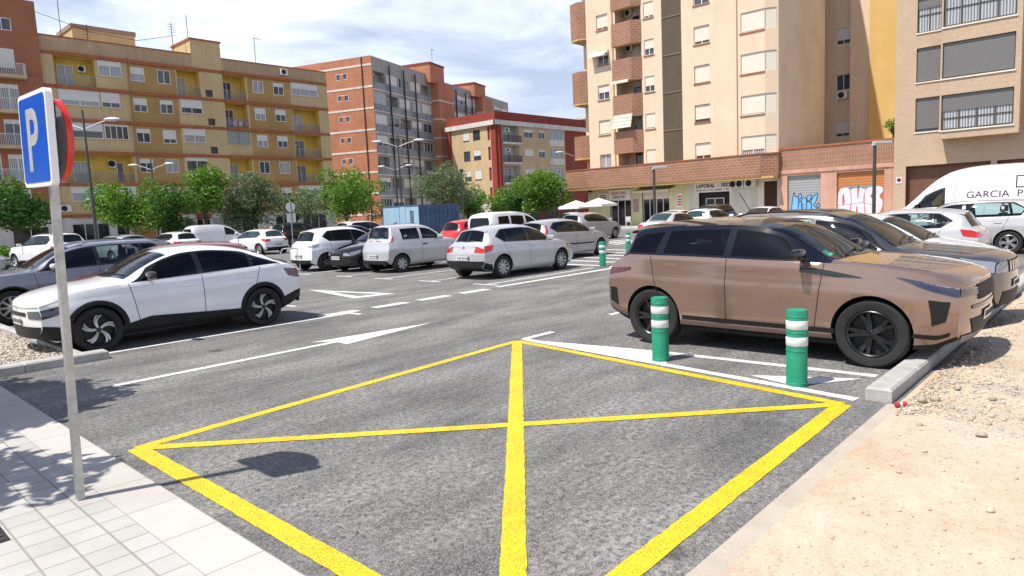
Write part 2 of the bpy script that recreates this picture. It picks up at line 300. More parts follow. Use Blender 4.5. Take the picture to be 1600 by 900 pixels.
def dirtmat():
    m = bpy.data.materials.new('sandy_dirt'); m.use_nodes = True; t = m.node_tree; p = t.nodes['Principled BSDF']; p.inputs['Roughness'].default_value = .95; p.inputs['Specular IOR Level'].default_value = .2; g = t.nodes.new('ShaderNodeTexCoord')
    def nz(sc, d=8, r=.68): n = t.nodes.new('ShaderNodeTexNoise'); n.inputs['Scale'].default_value = sc; n.inputs['Detail'].default_value = d; n.inputs['Roughness'].default_value = r; t.links.new(g.outputs['Object'], n.inputs['Vector']); return n.outputs['Fac']
    def rp(s_, els):
        r = t.nodes.new('ShaderNodeValToRGB')
        while len(r.color_ramp.elements) < len(els): r.color_ramp.elements.new(.5)
        for i, (a, c) in enumerate(els): r.color_ramp.elements[i].position = a; r.color_ramp.elements[i].color = (*c, 1)
        t.links.new(s_, r.inputs[0]); return r.outputs[0]
    def mx_(f, a, b, ty='MIX'):
        x = t.nodes.new('ShaderNodeMix'); x.data_type = 'RGBA'; x.blend_type = ty
        if f is None: x.inputs[0].default_value = 1
        else: t.links.new(f, x.inputs[0])
        t.links.new(a, x.inputs[6]); t.links.new(b, x.inputs[7]); return x.outputs[2]
    base = rp(nz(.9, 10), [(.30, (.41, .285, .19)), (.46, (.49, .39, .29)), (.60, (.53, .445, .345)), (.74, (.43, .32, .22))])
    v = t.nodes.new('ShaderNodeTexVoronoi'); v.inputs['Scale'].default_value = 95; t.links.new(g.outputs['Object'], v.inputs['Vector'])
    grit = rp(v.outputs['Color'], [(.06, (.74, .71, .68)), (.3, (.98, .98, .98)), (.95, (1.1, 1.09, 1.08))]); base = mx_(None, base, grit, 'MULTIPLY')
    gm = rp(nz(1.7, 9, .75), [(.50, (0, 0, 0)), (.62, (1, 1, 1))]); gc = rp(v.outputs['Color'], [(.1, (.20, .17, .145)), (.6, (.42, .37, .31)), (.95, (.60, .55, .48))])
    sy = t.nodes.new('ShaderNodeSeparateXYZ'); t.links.new(g.outputs['Object'], sy.inputs[0]); rg = t.nodes.new('ShaderNodeMapRange'); rg.inputs[1].default_value = 4.8; rg.inputs[2].default_value = 7.2; t.links.new(sy.outputs[0], rg.inputs[0])
    mm = t.nodes.new('ShaderNodeMath'); mm.operation = 'MULTIPLY'; t.links.new(gm, mm.inputs[0]); t.links.new(rg.outputs[0], mm.inputs[1]); base = mx_(mm.outputs[0], base, gc)
    base = mx_(None, base, rp(nz(14, 6, .75), [(.32, (.90, .89, .88)), (.55, (1.03, 1.03, 1.03))]), 'MULTIPLY'); t.links.new(base, p.inputs['Base Color'])
    b = t.nodes.new('ShaderNodeBump'); b.inputs['Strength'].default_value = .45; b.inputs['Distance'].default_value = .008; t.links.new(nz(40, 9, .7), b.inputs['Height']); t.links.new(b.outputs[0], p.inputs['Normal']); return m
M['dirt'] = dirtmat()
M['gravel'] = mat('pale_gravel', (.34, .28, .21), .9, col2=(.56, .50, .42), vs=26, bump=1.0, bs=50)
M['earth'] = mat('street_surface', (.16, .155, .15), .9, var=.25, vs=.5)
M['tiles_far'] = mat('pavement_far', (.44, .42, .385), .85, var=.12, vs=1.5)
def sheet(name, poly, z, m, kind='structure'):
    b = MB(); b.face([(x, y, z) for x, y in poly]); return tag(b.build(name, m), kind=kind)
sheet('ground', [(-500, -500), (900, -500), (900, 900), (-500, 900)], -0.05, M['earth'])
sheet('car_park', [(1.2, 1.2), (44.2, 1.2), (44.2, 63), (1.2, 63)], 0.0, M['asphalt'])
# pavement on the entrance side (border slabs along the asphalt, small slabs behind), long pavements in front of the shops
b = MB(); b.box(1.36, 1.70, -30, 60, -.05, .012); tag(b.build('pavement_border', M['border']), kind='structure')
b = MB(); b.box(-25, 1.36, -30, 60, -.05, .010); tag(b.build('pavement', M['paving']), kind='structure')
b = MB(); b.box(44.2, 60, -40, 37, -.05, .12); tag(b.build('pavement', M['tiles_far']), kind='structure')
b = MB(); b.box(-40, 110, 63, 90, -.05, .12); tag(b.build('pavement', M['tiles_far']), kind='structure')
# ------------------------------------------------------------------ road markings
def strip(mb, a, b_, w, z=.004):
    a = Vector((a[0], a[1], 0)); b_ = Vector((b_[0], b_[1], 0)); d = (b_-a).normalized(); n = Vector((-d.y, d.x, 0))*w/2
    k = max(1, int((b_-a).length/.07)); L = []; Rr = []; rs = random.Random(int(a.x*997+b_.y*131))
    for i in range(k+1): c = a.lerp(b_, i/k); L.append(c-n+n.normalized()*rs.uniform(-.0045, .0045)); Rr.append(c+n+n.normalized()*rs.uniform(-.0045, .0045))
    for i in range(k): mb.face([(q.x, q.y, z) for q in (L[i], L[i+1], Rr[i+1], Rr[i])])
def poly(mb, pts, z=.004): mb.face([(x, y, z) for x, y in pts])
Lc, Tc, Rc, Bc = (1.90, 6.22), (7.08, 6.55), (6.36, 1.93), (1.89, 1.86)
b = MB(); e = .055
strip(b, Lc, Tc, .12, .004); strip(b, Tc, Rc, .12, .0044); strip(b, Rc, Bc, .145, .0048); strip(b, Bc, Lc, .145, .0052); strip(b, Lc, Rc, .12, .0056); strip(b, Tc, Bc, .14, .0060)
tag(b.build('yellow_box_marking', M['yellow']), kind='structure')
b = MB()
strip(b, (2.55, 8.96), (5.62, 8.97), .12); poly(b, [(5.40, 9.28), (5.62, 9.03), (5.62, 8.91), (5.62, 8.64), (7.55, 8.98)], .0044)
for x in (7.0, 8.25, 9.45, 10.72): strip(b, (x, 11.62), (x+.86, 11.60), .27)
strip(b, (12.0, 11.70), (17.7, 11.72), .2)
for i, y in enumerate((11.42, 13.85, 16.2, 18.5)):
    strip(b, (3.0, y), (7.6, y), .11, .0042); strip(b, (7.55, y-.35), (7.55, y+.35), .11, .0046)
for y in (12.38, 14.6, 16.72, 18.8, 21.3, 23.6):
    strip(b, (12.3, y), (17.0, y), .10, .0042); strip(b, (12.3, y-.45), (12.3, y+.45), .11, .0046)
# give-way triangle
A_, B_, C_ = Vector((9.56, 16.34)), Vector((10.05, 13.2)), Vector((9.0, 13.4)); cen = (A_+B_+C_)/3
ins = [Vector((9.53, 15.2)), Vector((9.83, 13.55)), Vector((9.28, 13.65))]
out = [A_, B_, C_]
for i in range(3):
    j = (i+1) % 3; poly(b, [tuple(out[i]), tuple(out[j]), tuple(ins[j]), tuple(ins[i])])
# chevron island with the two bollards, and the stall lines of the right-hand row
strip(b, (7.24, 6.56), (6.58, 1.88), .12, .0042); strip(b, (7.46, 4.4), (7.56, 1.97), .12, .0042); strip(b, (7.24, 6.56), (7.9, 6.56), .12, .0046)
poly(b, [(7.22, 6.52), (6.86, 4.0), (7.52, 4.42)], .0050)
poly(b, [(6.92, 3.05), (6.74, 2.50), (7.37, 2.05)], .0050)
for x in (10.15, 12.75, 15.35, 17.95): strip(b, (x, 1.95), (x, 6.72), .11, .0042); strip(b, (x-.5, 6.72), (x+.5, 6.72), .11, .0046)
# hatched island with the far bollards
strip(b, (17.2, 11.9), (25.5, 15.6), .14, .0044)
for k in range(6): strip(b, (17.6+k*1.25, 12.3+k*.55), (17.8+k*1.3, 14.3+k*.6), .25, .0050)
for y in (16.0, 18.4, 20.8, 23.2): strip(b, (18.0, y), (23.0, y), .1, .0042)
for x in (22.5, 27.5, 32.5, 37.5): strip(b, (x, 2.5), (x, 7.0), .11, .0042)
for x0 in (26, 30, 34): strip(b, (x0, 15.0), (x0+2.4, 15.0), .3, .0042)
for k in range(5): strip(b, (27.5, 17.0+k*.9), (31.0, 17.0+k*.9), .4, .0046)
tag(b.build('white_road_marking', M['wpaint']), kind='structure')
# ------------------------------------------------------------------ kerbs, dirt, gravel
def kerb(segs, name='kerb'):
    mb = MB()
    for (x0, x1, y0, y1) in segs:
        lx = x1-x0 > y1-y0; L = (x1-x0) if lx else (y1-y0); n = max(1, round(L/1.0)); st = L/n
        for i in range(n):
            a, c = i*st+.004, (i+1)*st-.004
            xs = (x0+a, x0+c, y0, y1) if lx else (x0, x1, y0+a, y0+c)
            X0, X1, Y0, Y1 = xs; h = .125; d = .02
            mb.prism([(X0, Y0), (X1, Y0), (X1, Y1), (X0, Y1)], -.05, h-d)
            t = [(X0, Y0, h-d), (X1, Y0, h-d), (X1, Y1, h-d), (X0, Y1, h-d)]; u = [(X0+d, Y0+d, h), (X1-d, Y0+d, h), (X1-d, Y1-d, h), (X0+d, Y1-d, h)]
            for k in range(4): mb.face([t[k], t[(k+1) % 4], u[(k+1) % 4], u[k]])
            mb.face(u)
    return tag(mb.build(name, M['concrete']), kind='structure')
kerb([(6.62, 18.6, 1.60, 1.82)])
kerb([(-3.0, 3.12, 10.92, 11.16)]); kerb([(2.74, 2.86, 11.17, 24.2)])
b = MB(); b.box(1.72, 6.57, 1.30, 1.62, -.05, .010); tag(b.build('flush_kerb', M['sandconc']), kind='structure')
def terrain(name, x0, x1, y0, y1, nx, ny, amp, z0, m, edge=.25, f=1.0):
    xs = x0 + (x1-x0)*np.linspace(0, 1, nx)**1.6; ys = y1 - (y1-y0)*np.linspace(0, 1, ny)**1.6
    P = np.zeros((nx, ny, 3)); X, Y = np.meshgrid(xs, ys, indexing='ij'); Z = np.zeros_like(X)
    for k in range(26):
        a = RNG.uniform(0, 6.28); fr = f*RNG.uniform(.6, 7); Z += np.sin((X*math.cos(a)+Y*math.sin(a))*fr + RNG.uniform(0, 6.28))/fr**.9
    Z = (Z-Z.min())/(Z.max()-Z.min())*amp
    Z *= np.clip(np.minimum(np.minimum(X-x0, x1-X), np.minimum(y1-Y, Y-y0))/edge, 0, 1)
    P[..., 0] = X; P[..., 1] = Y; P[..., 2] = Z+z0
    mb = MB(); mb.grid(P); o = mb.build(name, m); return tag(o, kind='structure'), (xs, ys, Z+z0)
dirt, DT = terrain('dirt', 1.72, 34, -30, 1.55, 150, 150, .075, .004, M['dirt'])
grav, GT = terrain('gravel_bed', -3, 2.73, 11.17, 26, 60, 90, .03, .05, M['gravel'], .1)
_ico = None
def stones(name, pts, sizes, m, parent=None):
    bm = bmesh.new(); bmesh.ops.create_icosphere(bm, subdivisions=1, radius=1); iv = np.array([v.co[:] for v in bm.verts]); fi = np.array([[v.index for v in f.verts] for f in bm.faces]); bm.free()
    n = len(pts); sc = RNG.uniform(.6, 1.25, (n, 1, 3))*np.asarray(sizes).reshape(-1, 1, 1); jit = RNG.uniform(.78, 1.2, (n, len(iv), 1))
    a = RNG.uniform(0, 6.28, n); ca, sa = np.cos(a), np.sin(a)
    V = iv[None]*sc*jit; X = V[..., 0]*ca[:, None]-V[..., 1]*sa[:, None]; Y = V[..., 0]*sa[:, None]+V[..., 1]*ca[:, None]
    V = np.stack([X, Y, V[..., 2]*.7], -1)+np.asarray(pts)[:, None, :]
    F = (fi[None]+np.arange(n)[:, None, None]*len(iv)).reshape(-1, 3)
    me = bpy.data.meshes.new(name); me.vertices.add(n*len(iv)); me.vertices.foreach_set('co', V.reshape(-1)); me.loops.add(len(F)*3); me.loops.foreach_set('vertex_index', F.reshape(-1).astype(np.int32))
    me.polygons.add(len(F)); me.polygons.foreach_set('loop_start', np.arange(0, len(F)*3, 3)); me.polygons.foreach_set('loop_total', np.full(len(F), 3)); me.update(); me.materials.append(m)
    o = bpy.data.objects.new(name, me); COL.objects.link(o); return o
def islandmat(name, cols, rough=.9, trans=0):
    m = bpy.data.materials.new(name); m.use_nodes = True; t = m.node_tree; p = t.nodes['Principled BSDF']; p.inputs['Roughness'].default_value = rough
    g = t.nodes.new('ShaderNodeNewGeometry'); r = t.nodes.new('ShaderNodeValToRGB')
    while len(r.color_ramp.elements) < len(cols): r.color_ramp.elements.new(.5)
    for i, c in enumerate(cols): r.color_ramp.elements[i].position = i/(len(cols)-1); r.color_ramp.elements[i].color = (*c, 1)
    t.links.new(g.outputs['Random Per Island'], r.inputs[0]); t.links.new(r.outputs[0], p.inputs['Base Color'])
    if trans:
        d = t.nodes.new('ShaderNodeBsdfTranslucent'); x = t.nodes.new('ShaderNodeMixShader'); x.inputs[0].default_value = trans
        hs = t.nodes.new('ShaderNodeHueSaturation'); hs.inputs['Value'].default_value = 1.5; hs.inputs['Saturation'].default_value = 1.1; t.links.new(r.outputs[0], hs.inputs['Color']); t.links.new(hs.outputs[0], d.inputs[0])
        t.links.new(p.outputs[0], x.inputs[1]); t.links.new(d.outputs[0], x.inputs[2]); t.links.new(x.outputs[0], t.nodes['Material Output'].inputs[0])
    return m
M['pebble'] = islandmat('pebbles', [(.40, .33, .25), (.55, .50, .43), (.34, .29, .24), (.62, .58, .52), (.46, .38, .30)])
M['rubble'] = islandmat('rubble', [(.42, .31, .21), (.55, .46, .36), (.33, .27, .21), (.60, .54, .46)])
n = 9000; px = RNG.uniform(-1.0, 2.72, n); py = 11.2 + (RNG.uniform(0, 1, n)**1.8)*9
tag(stones('gravel', np.stack([px, py, np.full(n, .055)+RNG.uniform(0, .03, n)], 1), RNG.uniform(.012, .03, n), M['pebble']), kind='stuff')
def dz(x, y):
    xs, ys, Z = DT; i = np.clip(np.searchsorted(xs, x), 0, len(xs)-1); j = np.clip(np.searchsorted(-ys, -y), 0, len(ys)-1); return Z[i, j]
n = 4300
px = np.concatenate([6.2+RNG.exponential(2.2, 3200), RNG.uniform(2.2, 9, n-3200)]); py = np.concatenate([1.5-RNG.exponential(.55, 3200), 1.3-RNG.uniform(0, 1, n-3200)**1.5*6])
k = (px < 19) & (py > -7); px, py = px[k], py[k]; sz = np.minimum(.004+RNG.exponential(.0048, len(px)), .028)
tag(stones('dirt_pebbles', np.stack([px, py, dz(px, py)+sz*.3], 1), sz, M['rubble']), kind='stuff')
for i, (x, y, s_) in enumerate(((6.62, 1.36, .06), (6.72, 1.28, .045), (6.80, 1.40, .04), (6.98, .9, .05), (5.9, .82, .04), (8.1, .75, .035), (7.6, .28, .06), (6.55, 1.22, .035), (7.2, 1.2, .04))):
    o = stones('rock', [(0, 0, 0)], [s_], M['rubble']); o.location = (x, y, float(dz(np.array([x]), np.array([y]))[0])+s_*.4)
    tag(o, 'sandy rock on the dirt just off the front end of the raised kerb', 'rock', 'loose rocks beside the kerb end')
# ------------------------------------------------------------------ buildings
M['cream'] = wallmat('cream_render', (.61, .455, .25), .14, .08); M['ochrebrick'] = brickmat('ochre_brick', (.44, .258, .088), (.50, .305, .11), (.32, .21, .10), .26, .08, .012, stain=.22)
M['redband'] = mat('brown_red_band', (.36, .12, .045), .8, var=.2, vs=1.5); M['loggia'] = wallmat('yellow_loggia_render', (.78, .54, .12)); M['parapet'] = wallmat('peach_parapet', (.52, .36, .22), streak=.12)
M['redbrick2'] = brickmat('plain_red_brick', (.34, .125, .06), (.40, .15, .075), (.24, .12, .07), .25, .075, .008, stain=.15)
M['orangebrick'] = brickmat('orange_brick', (.41, .132, .06), (.53, .20, .098), (.38, .22, .14), .26, .08, .012, stain=.25)
M['bandwhite'] = wallmat('white_band', (.74, .70, .64), .15, .2); M['greyrender'] = wallmat('grey_render', (.44, .42, .38), .2, .3); M['greypanel'] = wallmat('grey_balcony_panel', (.34, .35, .37), .2, .35)
M['yelbrick'] = brickmat('yellow_brick', (.55, .395, .215), (.64, .475, .28), (.46, .34, .21), .25, .075, .01, stain=.18); M['redpaint'] = wallmat('red_painted_render', (.30, .05, .036), .15, .15)
M['darkredbrick'] = brickmat('dark_red_brick', (.24, .035, .025), (.30, .05, .035), (.2, .06, .05), .25, .075, .01)
M['tan'] = wallmat('tan_render', (.74, .585, .42), .08, .04); M['tangrey'] = wallmat('tan_grey_side_render', (.80, .75, .655), .14, .04); M['yellowwall'] = wallmat('ochre_yellow_render', (.68, .46, .17), .10, .05)
M['tile'] = brickmat('brown_red_wall_tiles', (.27, .125, .07), (.33, .155, .09), (.45, .31, .22), .30, .095, .012, .55, stain=.2, off=0, vert=True)
M['tile2'] = brickmat('stretcher_wall_tiles', (.27, .125, .07), (.33, .155, .09), (.45, .31, .22), .36, .19, .014, .55, stain=.2, off=.5)
M['soffit'] = mat('ochre_soffit', (.55, .36, .14), .9, var=.1); M['paleyellow'] = wallmat('pale_yellow_shop_render', (.68, .66, .40), .1, .1); M['shopwhite'] = wallmat('white_shop_render', (.66, .65, .60), .14, .15)
M['pinkrender'] = wallmat('pink_render', (.62, .36, .26), .2, .15); M['beigebrick'] = brickmat('beige_brick', (.51, .375, .26), (.57, .425, .30), (.41, .30, .205), .25, .06, .010, stain=.1)
M['beigestack'] = brickmat('beige_upright_brick', (.51, .375, .26), (.57, .425, .30), (.41, .30, .205), .25, .07, .010, stain=.1, vert=True, off=0)
M['steelshut'] = slatmat('steel_shutter', (.33, .34, .34), .09, .5, .35); M['orangeshut'] = slatmat('orange_shutter', (.50, .19, .06), .09, .55, .3); M['browndoor'] = mat('brown_sheet_door', (.15, .065, .035), .55, var=.15, vs=2)
M['meshm'] = mat('dark_louvre', (.19, .15, .10), .6); M['shopframe'] = mat('shop_frame', (.70, .70, .68), .4); M['shopglass'] = mat('shop_glass', (.018, .018, .018), .08, var=.5, vs=1.2)
M['awning'] = mat('awning_canvas', (.72, .68, .58), .8); M['stripe'] = slatmat('striped_canvas', (.66, .62, .50), .14, .85, .55); M['roofm'] = mat('flat_roof', (.36, .24, .18), .9, var=.2, vs=.6)
M['laundry'] = islandmat('laundry', [(.5, .5, .55), (.35, .08, .12), (.1, .12, .25), (.6, .55, .5), (.2, .3, .45)])
X_, Y_ = Vector((1, 0)), Vector((0, 1))
class F:
    """a facade: origin O, direction u (left to right seen from outside), outward normal n"""
    def __init__(s, O, u): s.O = Vector(O); s.u = Vector(u); s.n = Vector((s.u.y, -s.u.x))
    def p(s, a, z, d=0):
        q = s.O + s.u*a - s.n*d; return (q.x, q.y, z)
    def box(s, mb, a0, a1, z0, z1, d0, d1, m=0):
        p, q = s.p(a0, z0, d0), s.p(a1, z1, d1); mb.box(p[0], q[0], p[1], q[1], z0, z1, m); return mb
    def wall(s, mb, a0, a1, z0, z1, holes=(), depth=.14, m=0, mr=None):
        mr = m if mr is None else mr
        us = sorted({a0, a1, *[h[0] for h in holes], *[h[1] for h in holes]}); zs = sorted({z0, z1, *[h[2] for h in holes], *[h[3] for h in holes]})
        us = [u for u in us if a0-1e-6 <= u <= a1+1e-6]; zs = [z for z in zs if z0-1e-6 <= z <= z1+1e-6]
        for i in range(len(us)-1):
            for j in range(len(zs)-1):
                cu, cz = (us[i]+us[i+1])/2, (zs[j]+zs[j+1])/2
                if any(h[0] < cu < h[1] and h[2] < cz < h[3] for h in holes): continue
                mb.face([s.p(us[i], zs[j]), s.p(us[i+1], zs[j]), s.p(us[i+1], zs[j+1]), s.p(us[i], zs[j+1])], m)
        for h in holes:
            d = h[4] if len(h) > 4 else depth; k = h[5] if len(h) > 5 else mr; A, B, C, D = h[:4]
            mb.face([s.p(A, C), s.p(A, C, d), s.p(A, D, d), s.p(A, D)][::-1], k); mb.face([s.p(B, C), s.p(B, C, d), s.p(B, D, d), s.p(B, D)], k)
            mb.face([s.p(A, C), s.p(B, C), s.p(B, C, d), s.p(A, C, d)], k); mb.face([s.p(A, D), s.p(B, D), s.p(B, D, d), s.p(A, D, d)][::-1], k)
            mb.face([s.p(A, C, d), s.p(B, C, d), s.p(B, D, d), s.p(A, D, d)], k)
        return mb
    def window(s, par, a0, a1, z0, z1, cols=2, blind=.5, rec=.10, frame='white', glass='glass', shut='shutter', box=False, rows=1, name='window', bw=.055):
        b = MB(); w = bw; d0, d1 = rec-.05, rec+.02
        s.box(b, a0, a1, z0, z0+w, d0, d1); s.box(b, a0, a1, z1-w, z1, d0, d1); s.box(b, a0, a0+w, z0+w, z1-w, d0, d1); s.box(b, a1-w, a1, z0+w, z1-w, d0, d1)
        for i in range(1, cols):
            x = a0+(a1-a0)*i/cols; s.box(b, x-.03, x+.03, z0+w, z1-w, d0+.004, d1)
        for i in range(1, rows):
            z = z0+(z1-z0)*i/rows; s.box(b, a0+w, a1-w, z-.03, z+.03, d0+.006, d1)
        o = b.build(name, M[frame], par)
        g = MB(); s.box(g, a0+w, a1-w, z0+w, z1-w, rec-.005, rec+.015); g.build('pane', M[glass], o)
        if blind > 0.02:
            q = MB(); zz = z1-w-(z1-z0-2*w)*blind; s.box(q, a0+w*.6, a1-w*.6, zz, z1-w*.5, d0-.012, d0+.03)
            q.build('roller_blind', M[shut], o)
        return o
    def rail(s, par, a0, a1, z0, z1, d, m='railing', side=0, step=.13, name='railing', r=.014):
        b = MB(); s.box(b, a0, a1, z1-.04, z1, d-.02, d+.02); s.box(b, a0, a1, z0+.05, z0+.08, d-.015, d+.015)
        k = int((a1-a0)/step)
        for i in range(k+1):
            a = a0+(a1-a0)*i/max(k, 1); s.box(b, a-r, a+r, z0, z1-.04, d-r, d+r)
        if side:
            for a in (a0, a1):
                s.box(b, a-.02, a+.02, z1-.04, z1, d+.02, d+side)
                for i in range(1, int(side/step)): s.box(b, a-r, a+r, z0, z1-.04, d+i*step-r, d+i*step+r)
        return b.build(name, M[m], par)
    def ac(s, par, a, z, w=.85, h=.6, d=.32, name='air_conditioner'):
        b = MB(); s.box(b, a, a+w, z, z+h, -d, -.03); c = s.p(a+w*.4, z+h*.5, -d-.004)
        o = b.build(name, M['acunit'], par); g = MB(); ax = 'y' if abs(s.n.y) > .5 else 'x'
        sg = -1 if (s.n.y < -.5 or s.n.x < -.5) else 1
        g.lathe([(0, 0), (h*.40, 0), (h*.40, sg*.012), (h*.36, sg*.02)], c, 18, ax); g.build('fan_grille', M['dark'], o); return o
def beam(par, name, m, f, a0, a1, z0, z1, d0, d1): b = MB(); f.box(b, a0, a1, z0, z1, d0, d1); return b.build(name, M[m], par)
def roof_aerial(par, x, y, z, h, kind=0, name='aerial'):
    b = MB(); b.tube([(x, y, z), (x, y, z+h)], .03, 6)
    if kind == 1:
        for k in range(5): b.tube([(x-.35, y, z+h-.2-k*.25), (x+.35, y, z+h-.2-k*.25)], .018, 5)
    if kind == 2: b.tube([(x, y, z+h-.1), (x+.7, y, z+h-.15)], .02, 5); [b.tube([(x+.15*k, y-.25, z+h-.12), (x+.15*k, y+.25, z+h-.12)], .012, 4) for k in range(1, 5)]
    return b.build(name, M['cable'], par)
# ---- long cream and ochre-brick block across the street ---------------------------------------
A0 = empty('apartment_building', (17.4, 70.6, 0), 0, 'long five storey block in ochre brick with red-brown floor bands and yellow balconies', 'building')
f = F((0, 0), X_); bx = lambda x: x-17.4
fl = [3.1, 5.92, 8.75, 11.6, 14.45, 17.3]
wins = {}
HB = []  # loggia holes (x0,x1,floor)
logg = [(18.4, 21.6, 4), (18.4, 24.0, 1), (28.8, 31.0, 4), (33.4, 35.8, 4), (33.4, 35.8, 3), (33.4, 35.8, 1), (41.1, 44.4, 3), (41.1, 44.4, 2), (41.1, 44.4, 1)]
encl = [(21.85, 23.8, 4, 2, .35), (18.5, 21.7, 3, 2, .72), (21.85, 23.4, 3, 2, .7), (18.7, 21.7, 2, 2, .55), (21.85, 23.85, 2, 4, .12), (18.6, 21.2, 0, 2, .45), (21.5, 24.0, 0, 2, .95),
        (28.9, 31.0, 3, 2, .62), (28.9, 31.05, 2, 2, .5), (28.9, 31.0, 1, 2, .25), (33.4, 35.8, 2, 2, 0), (41.1, 44.4, 4, 3, .5), (33.5, 35.8, 0, 2, .5), (41.2, 44.3, 0, 2, .4), (28.9, 31.0, 0, 2, .6)]
cols = [(24.56, 25.78), (26.97, 28.18), (36.62, 37.82), (38.97, 40.2)]
wb = MB(); holes = []
for (x0, x1, k) in logg: holes.append((bx(x0), bx(x1), fl[k]+.16, fl[k+1]-.15, 1.25, 3))
for (x0, x1, k, c, s_) in encl: holes.append((bx(x0), bx(x1), fl[k]+1.3, fl[k+1]-.17, .14, 0))
for k in range(5):
    for (x0, x1) in cols: holes.append((bx(x0), bx(x1), fl[k]+1.12, fl[k]+2.4, .14, 0))
for k in range(5): holes.append((bx(31.5), bx(32.25), fl[k]+.1+.15, fl[k]+.95, .3, 0))
def part(holes, a0, a1, z0, z1): return [h for h in holes if h[0] >= a0-1e-3 and h[1] <= a1+1e-3 and h[2] >= z0-1e-3 and h[3] <= z1+1e-3]
for (x0, x1, m) in ((17.4, 24.25, 0), (24.25, 28.7, 1), (28.7, 33.38, 0), (33.38, 36.0, 0), (36.0, 41.0, 1), (41.0, 45.7, 0)):
    f.wall(wb, bx(x0), bx(x1), 3.0, 17.3, part(holes, bx(x0), bx(x1), 3.0, 17.3), m=m)
f.wall(wb, 0, 13.0, 17.3, 18.7, m=2); f.wall(wb, 13.0, 16.0, 17.3, 20.2, m=0); f.wall(wb, 16.0, 28.3, 17.3, 18.65, m=2)
g = F((0, 12), -Y_); g.wall(wb, 0, 12, 0, 18.7); g = F((28.3, 0), Y_); g.wall(wb, 0, 12, 0, 18.65)
wb.face([(0, .25, 18.3), (28.3, .25, 18.3), (28.3, 12, 18.3), (0, 12, 18.3)], 2)
wb.build('wall', [M['cream'], M['ochrebrick'], M['parapet'], M['loggia']], A0)
b = MB(); b.box(13.0, 16.0, .02, 4.5, 17.4, 20.18); b.box(12.9, 16.1, -.06, 4.6, 20.18, 20.36, 1); b.build('stair_tower', [M['cream'], M['redband']], A0)
b = MB(); b.box(4.0, 9.5, 4.5, 9.0, 18.3, 20.8); b.box(3.9, 9.6, 4.4, 9.1, 20.8, 21.2, 1); b.build('roof_hut', [M['cream'], M['roofm']], A0)
for k in range(6):
    b = MB()
    for (x0, x1, pr) in ((17.4, 18.4, .03), (18.4, 30.95, .22), (30.95, 33.4, .05), (33.4, 44.45, .22), (44.45, 45.7, .05)): f.box(b, bx(x0)+.002, bx(x1), fl[k]-.15, fl[k]+.15, -pr, -.002)
    b.build('floor_band', M['redband'], A0)
b = MB(); f.box(b, 0, 13, 18.7, 18.8, -.06, .3); f.box(b, 16, 28.3, 18.65, 18.75, -.06, .3); b.build('coping', M['redband'], A0)
for k in range(5):
    for i, (x0, x1) in enumerate(cols):
        f.window(A0, bx(x0), bx(x1), fl[k]+1.12, fl[k]+2.4, 2, random.choice([.3, .45, .5, .6, .7, 0]) if (k, i) not in ((4, 1), (1, 2), (1, 3), (1, 1)) else 0, rec=.05, glass=random.choice(['glass', 'curtain', 'glass']))
for k in range(5): f.window(A0, bx(31.5), bx(32.25), fl[k]+.25, fl[k]+.95, 2, 0, rec=.2, frame='darkframe')
for (x0, x1, k, c, s_) in encl:
    f.window(A0, bx(x0), bx(x1), fl[k]+1.3, fl[k+1]-.17, c, s_, rec=.0, frame='white' if (x0, k) != (33.4, 2) else 'railing', glass=random.choice(['glass', 'curtain']), rows=1 if s_ else 2)
    b = MB(); f.box(b, bx(x0), bx(x1), fl[k]+1.22, fl[k]+1.29, -.07, -.002); b.build('sill', M['cream'], A0)
for (x0, x1, k) in logg:
    w = x1-x0; f.rail(A0, bx(x0), bx(x1), fl[k]+.16, fl[k]+1.12, .0 if k != 2 else .0, 'railing')
    d = bx(x0)+w*.15
    f.window(A0, d, d+min(1.3, w*.42), fl[k]+.2, fl[k]+2.15, 2, 0, rec=1.2, glass=random.choice(['glass', 'curtain']), name='balcony_door')
    if w > 4: f.window(A0, bx(22.9), bx(23.5), fl[k]+.2, fl[k]+2.1, 1, 0, rec=1.2, name='balcony_door')
f2 = F((0, 1.25), X_); f2.ac(A0, bx(20.5), fl[4]+1.6, .65, .6); f2.ac(A0, bx(22.2), fl[1]+1.6, .6, .75); f.ac(A0, bx(39.9), 17.75, .8, .65)
f2.ac(A0, bx(41.3), fl[2]+1.5, .5, .7); f.ac(A0, bx(17.5), 3.5, .9, .6)
b = MB()
for i in range(9): f.box(b, bx(33.6)+i*.23, bx(33.6)+i*.23+.18, fl[3]+.35, fl[3]+1.0-.1*(i % 3), -.06, -.03)
b.build('laundry', M['laundry'], A0)
b = MB()
for x in (24.22, 24.45): b.tube([(bx(x), -.27, 3.3), (bx(x), -.27, 17.9)], .035, 6)
b.build('drainpipe', mat('ochre_pipe', (.40, .24, .12), .6), A0)
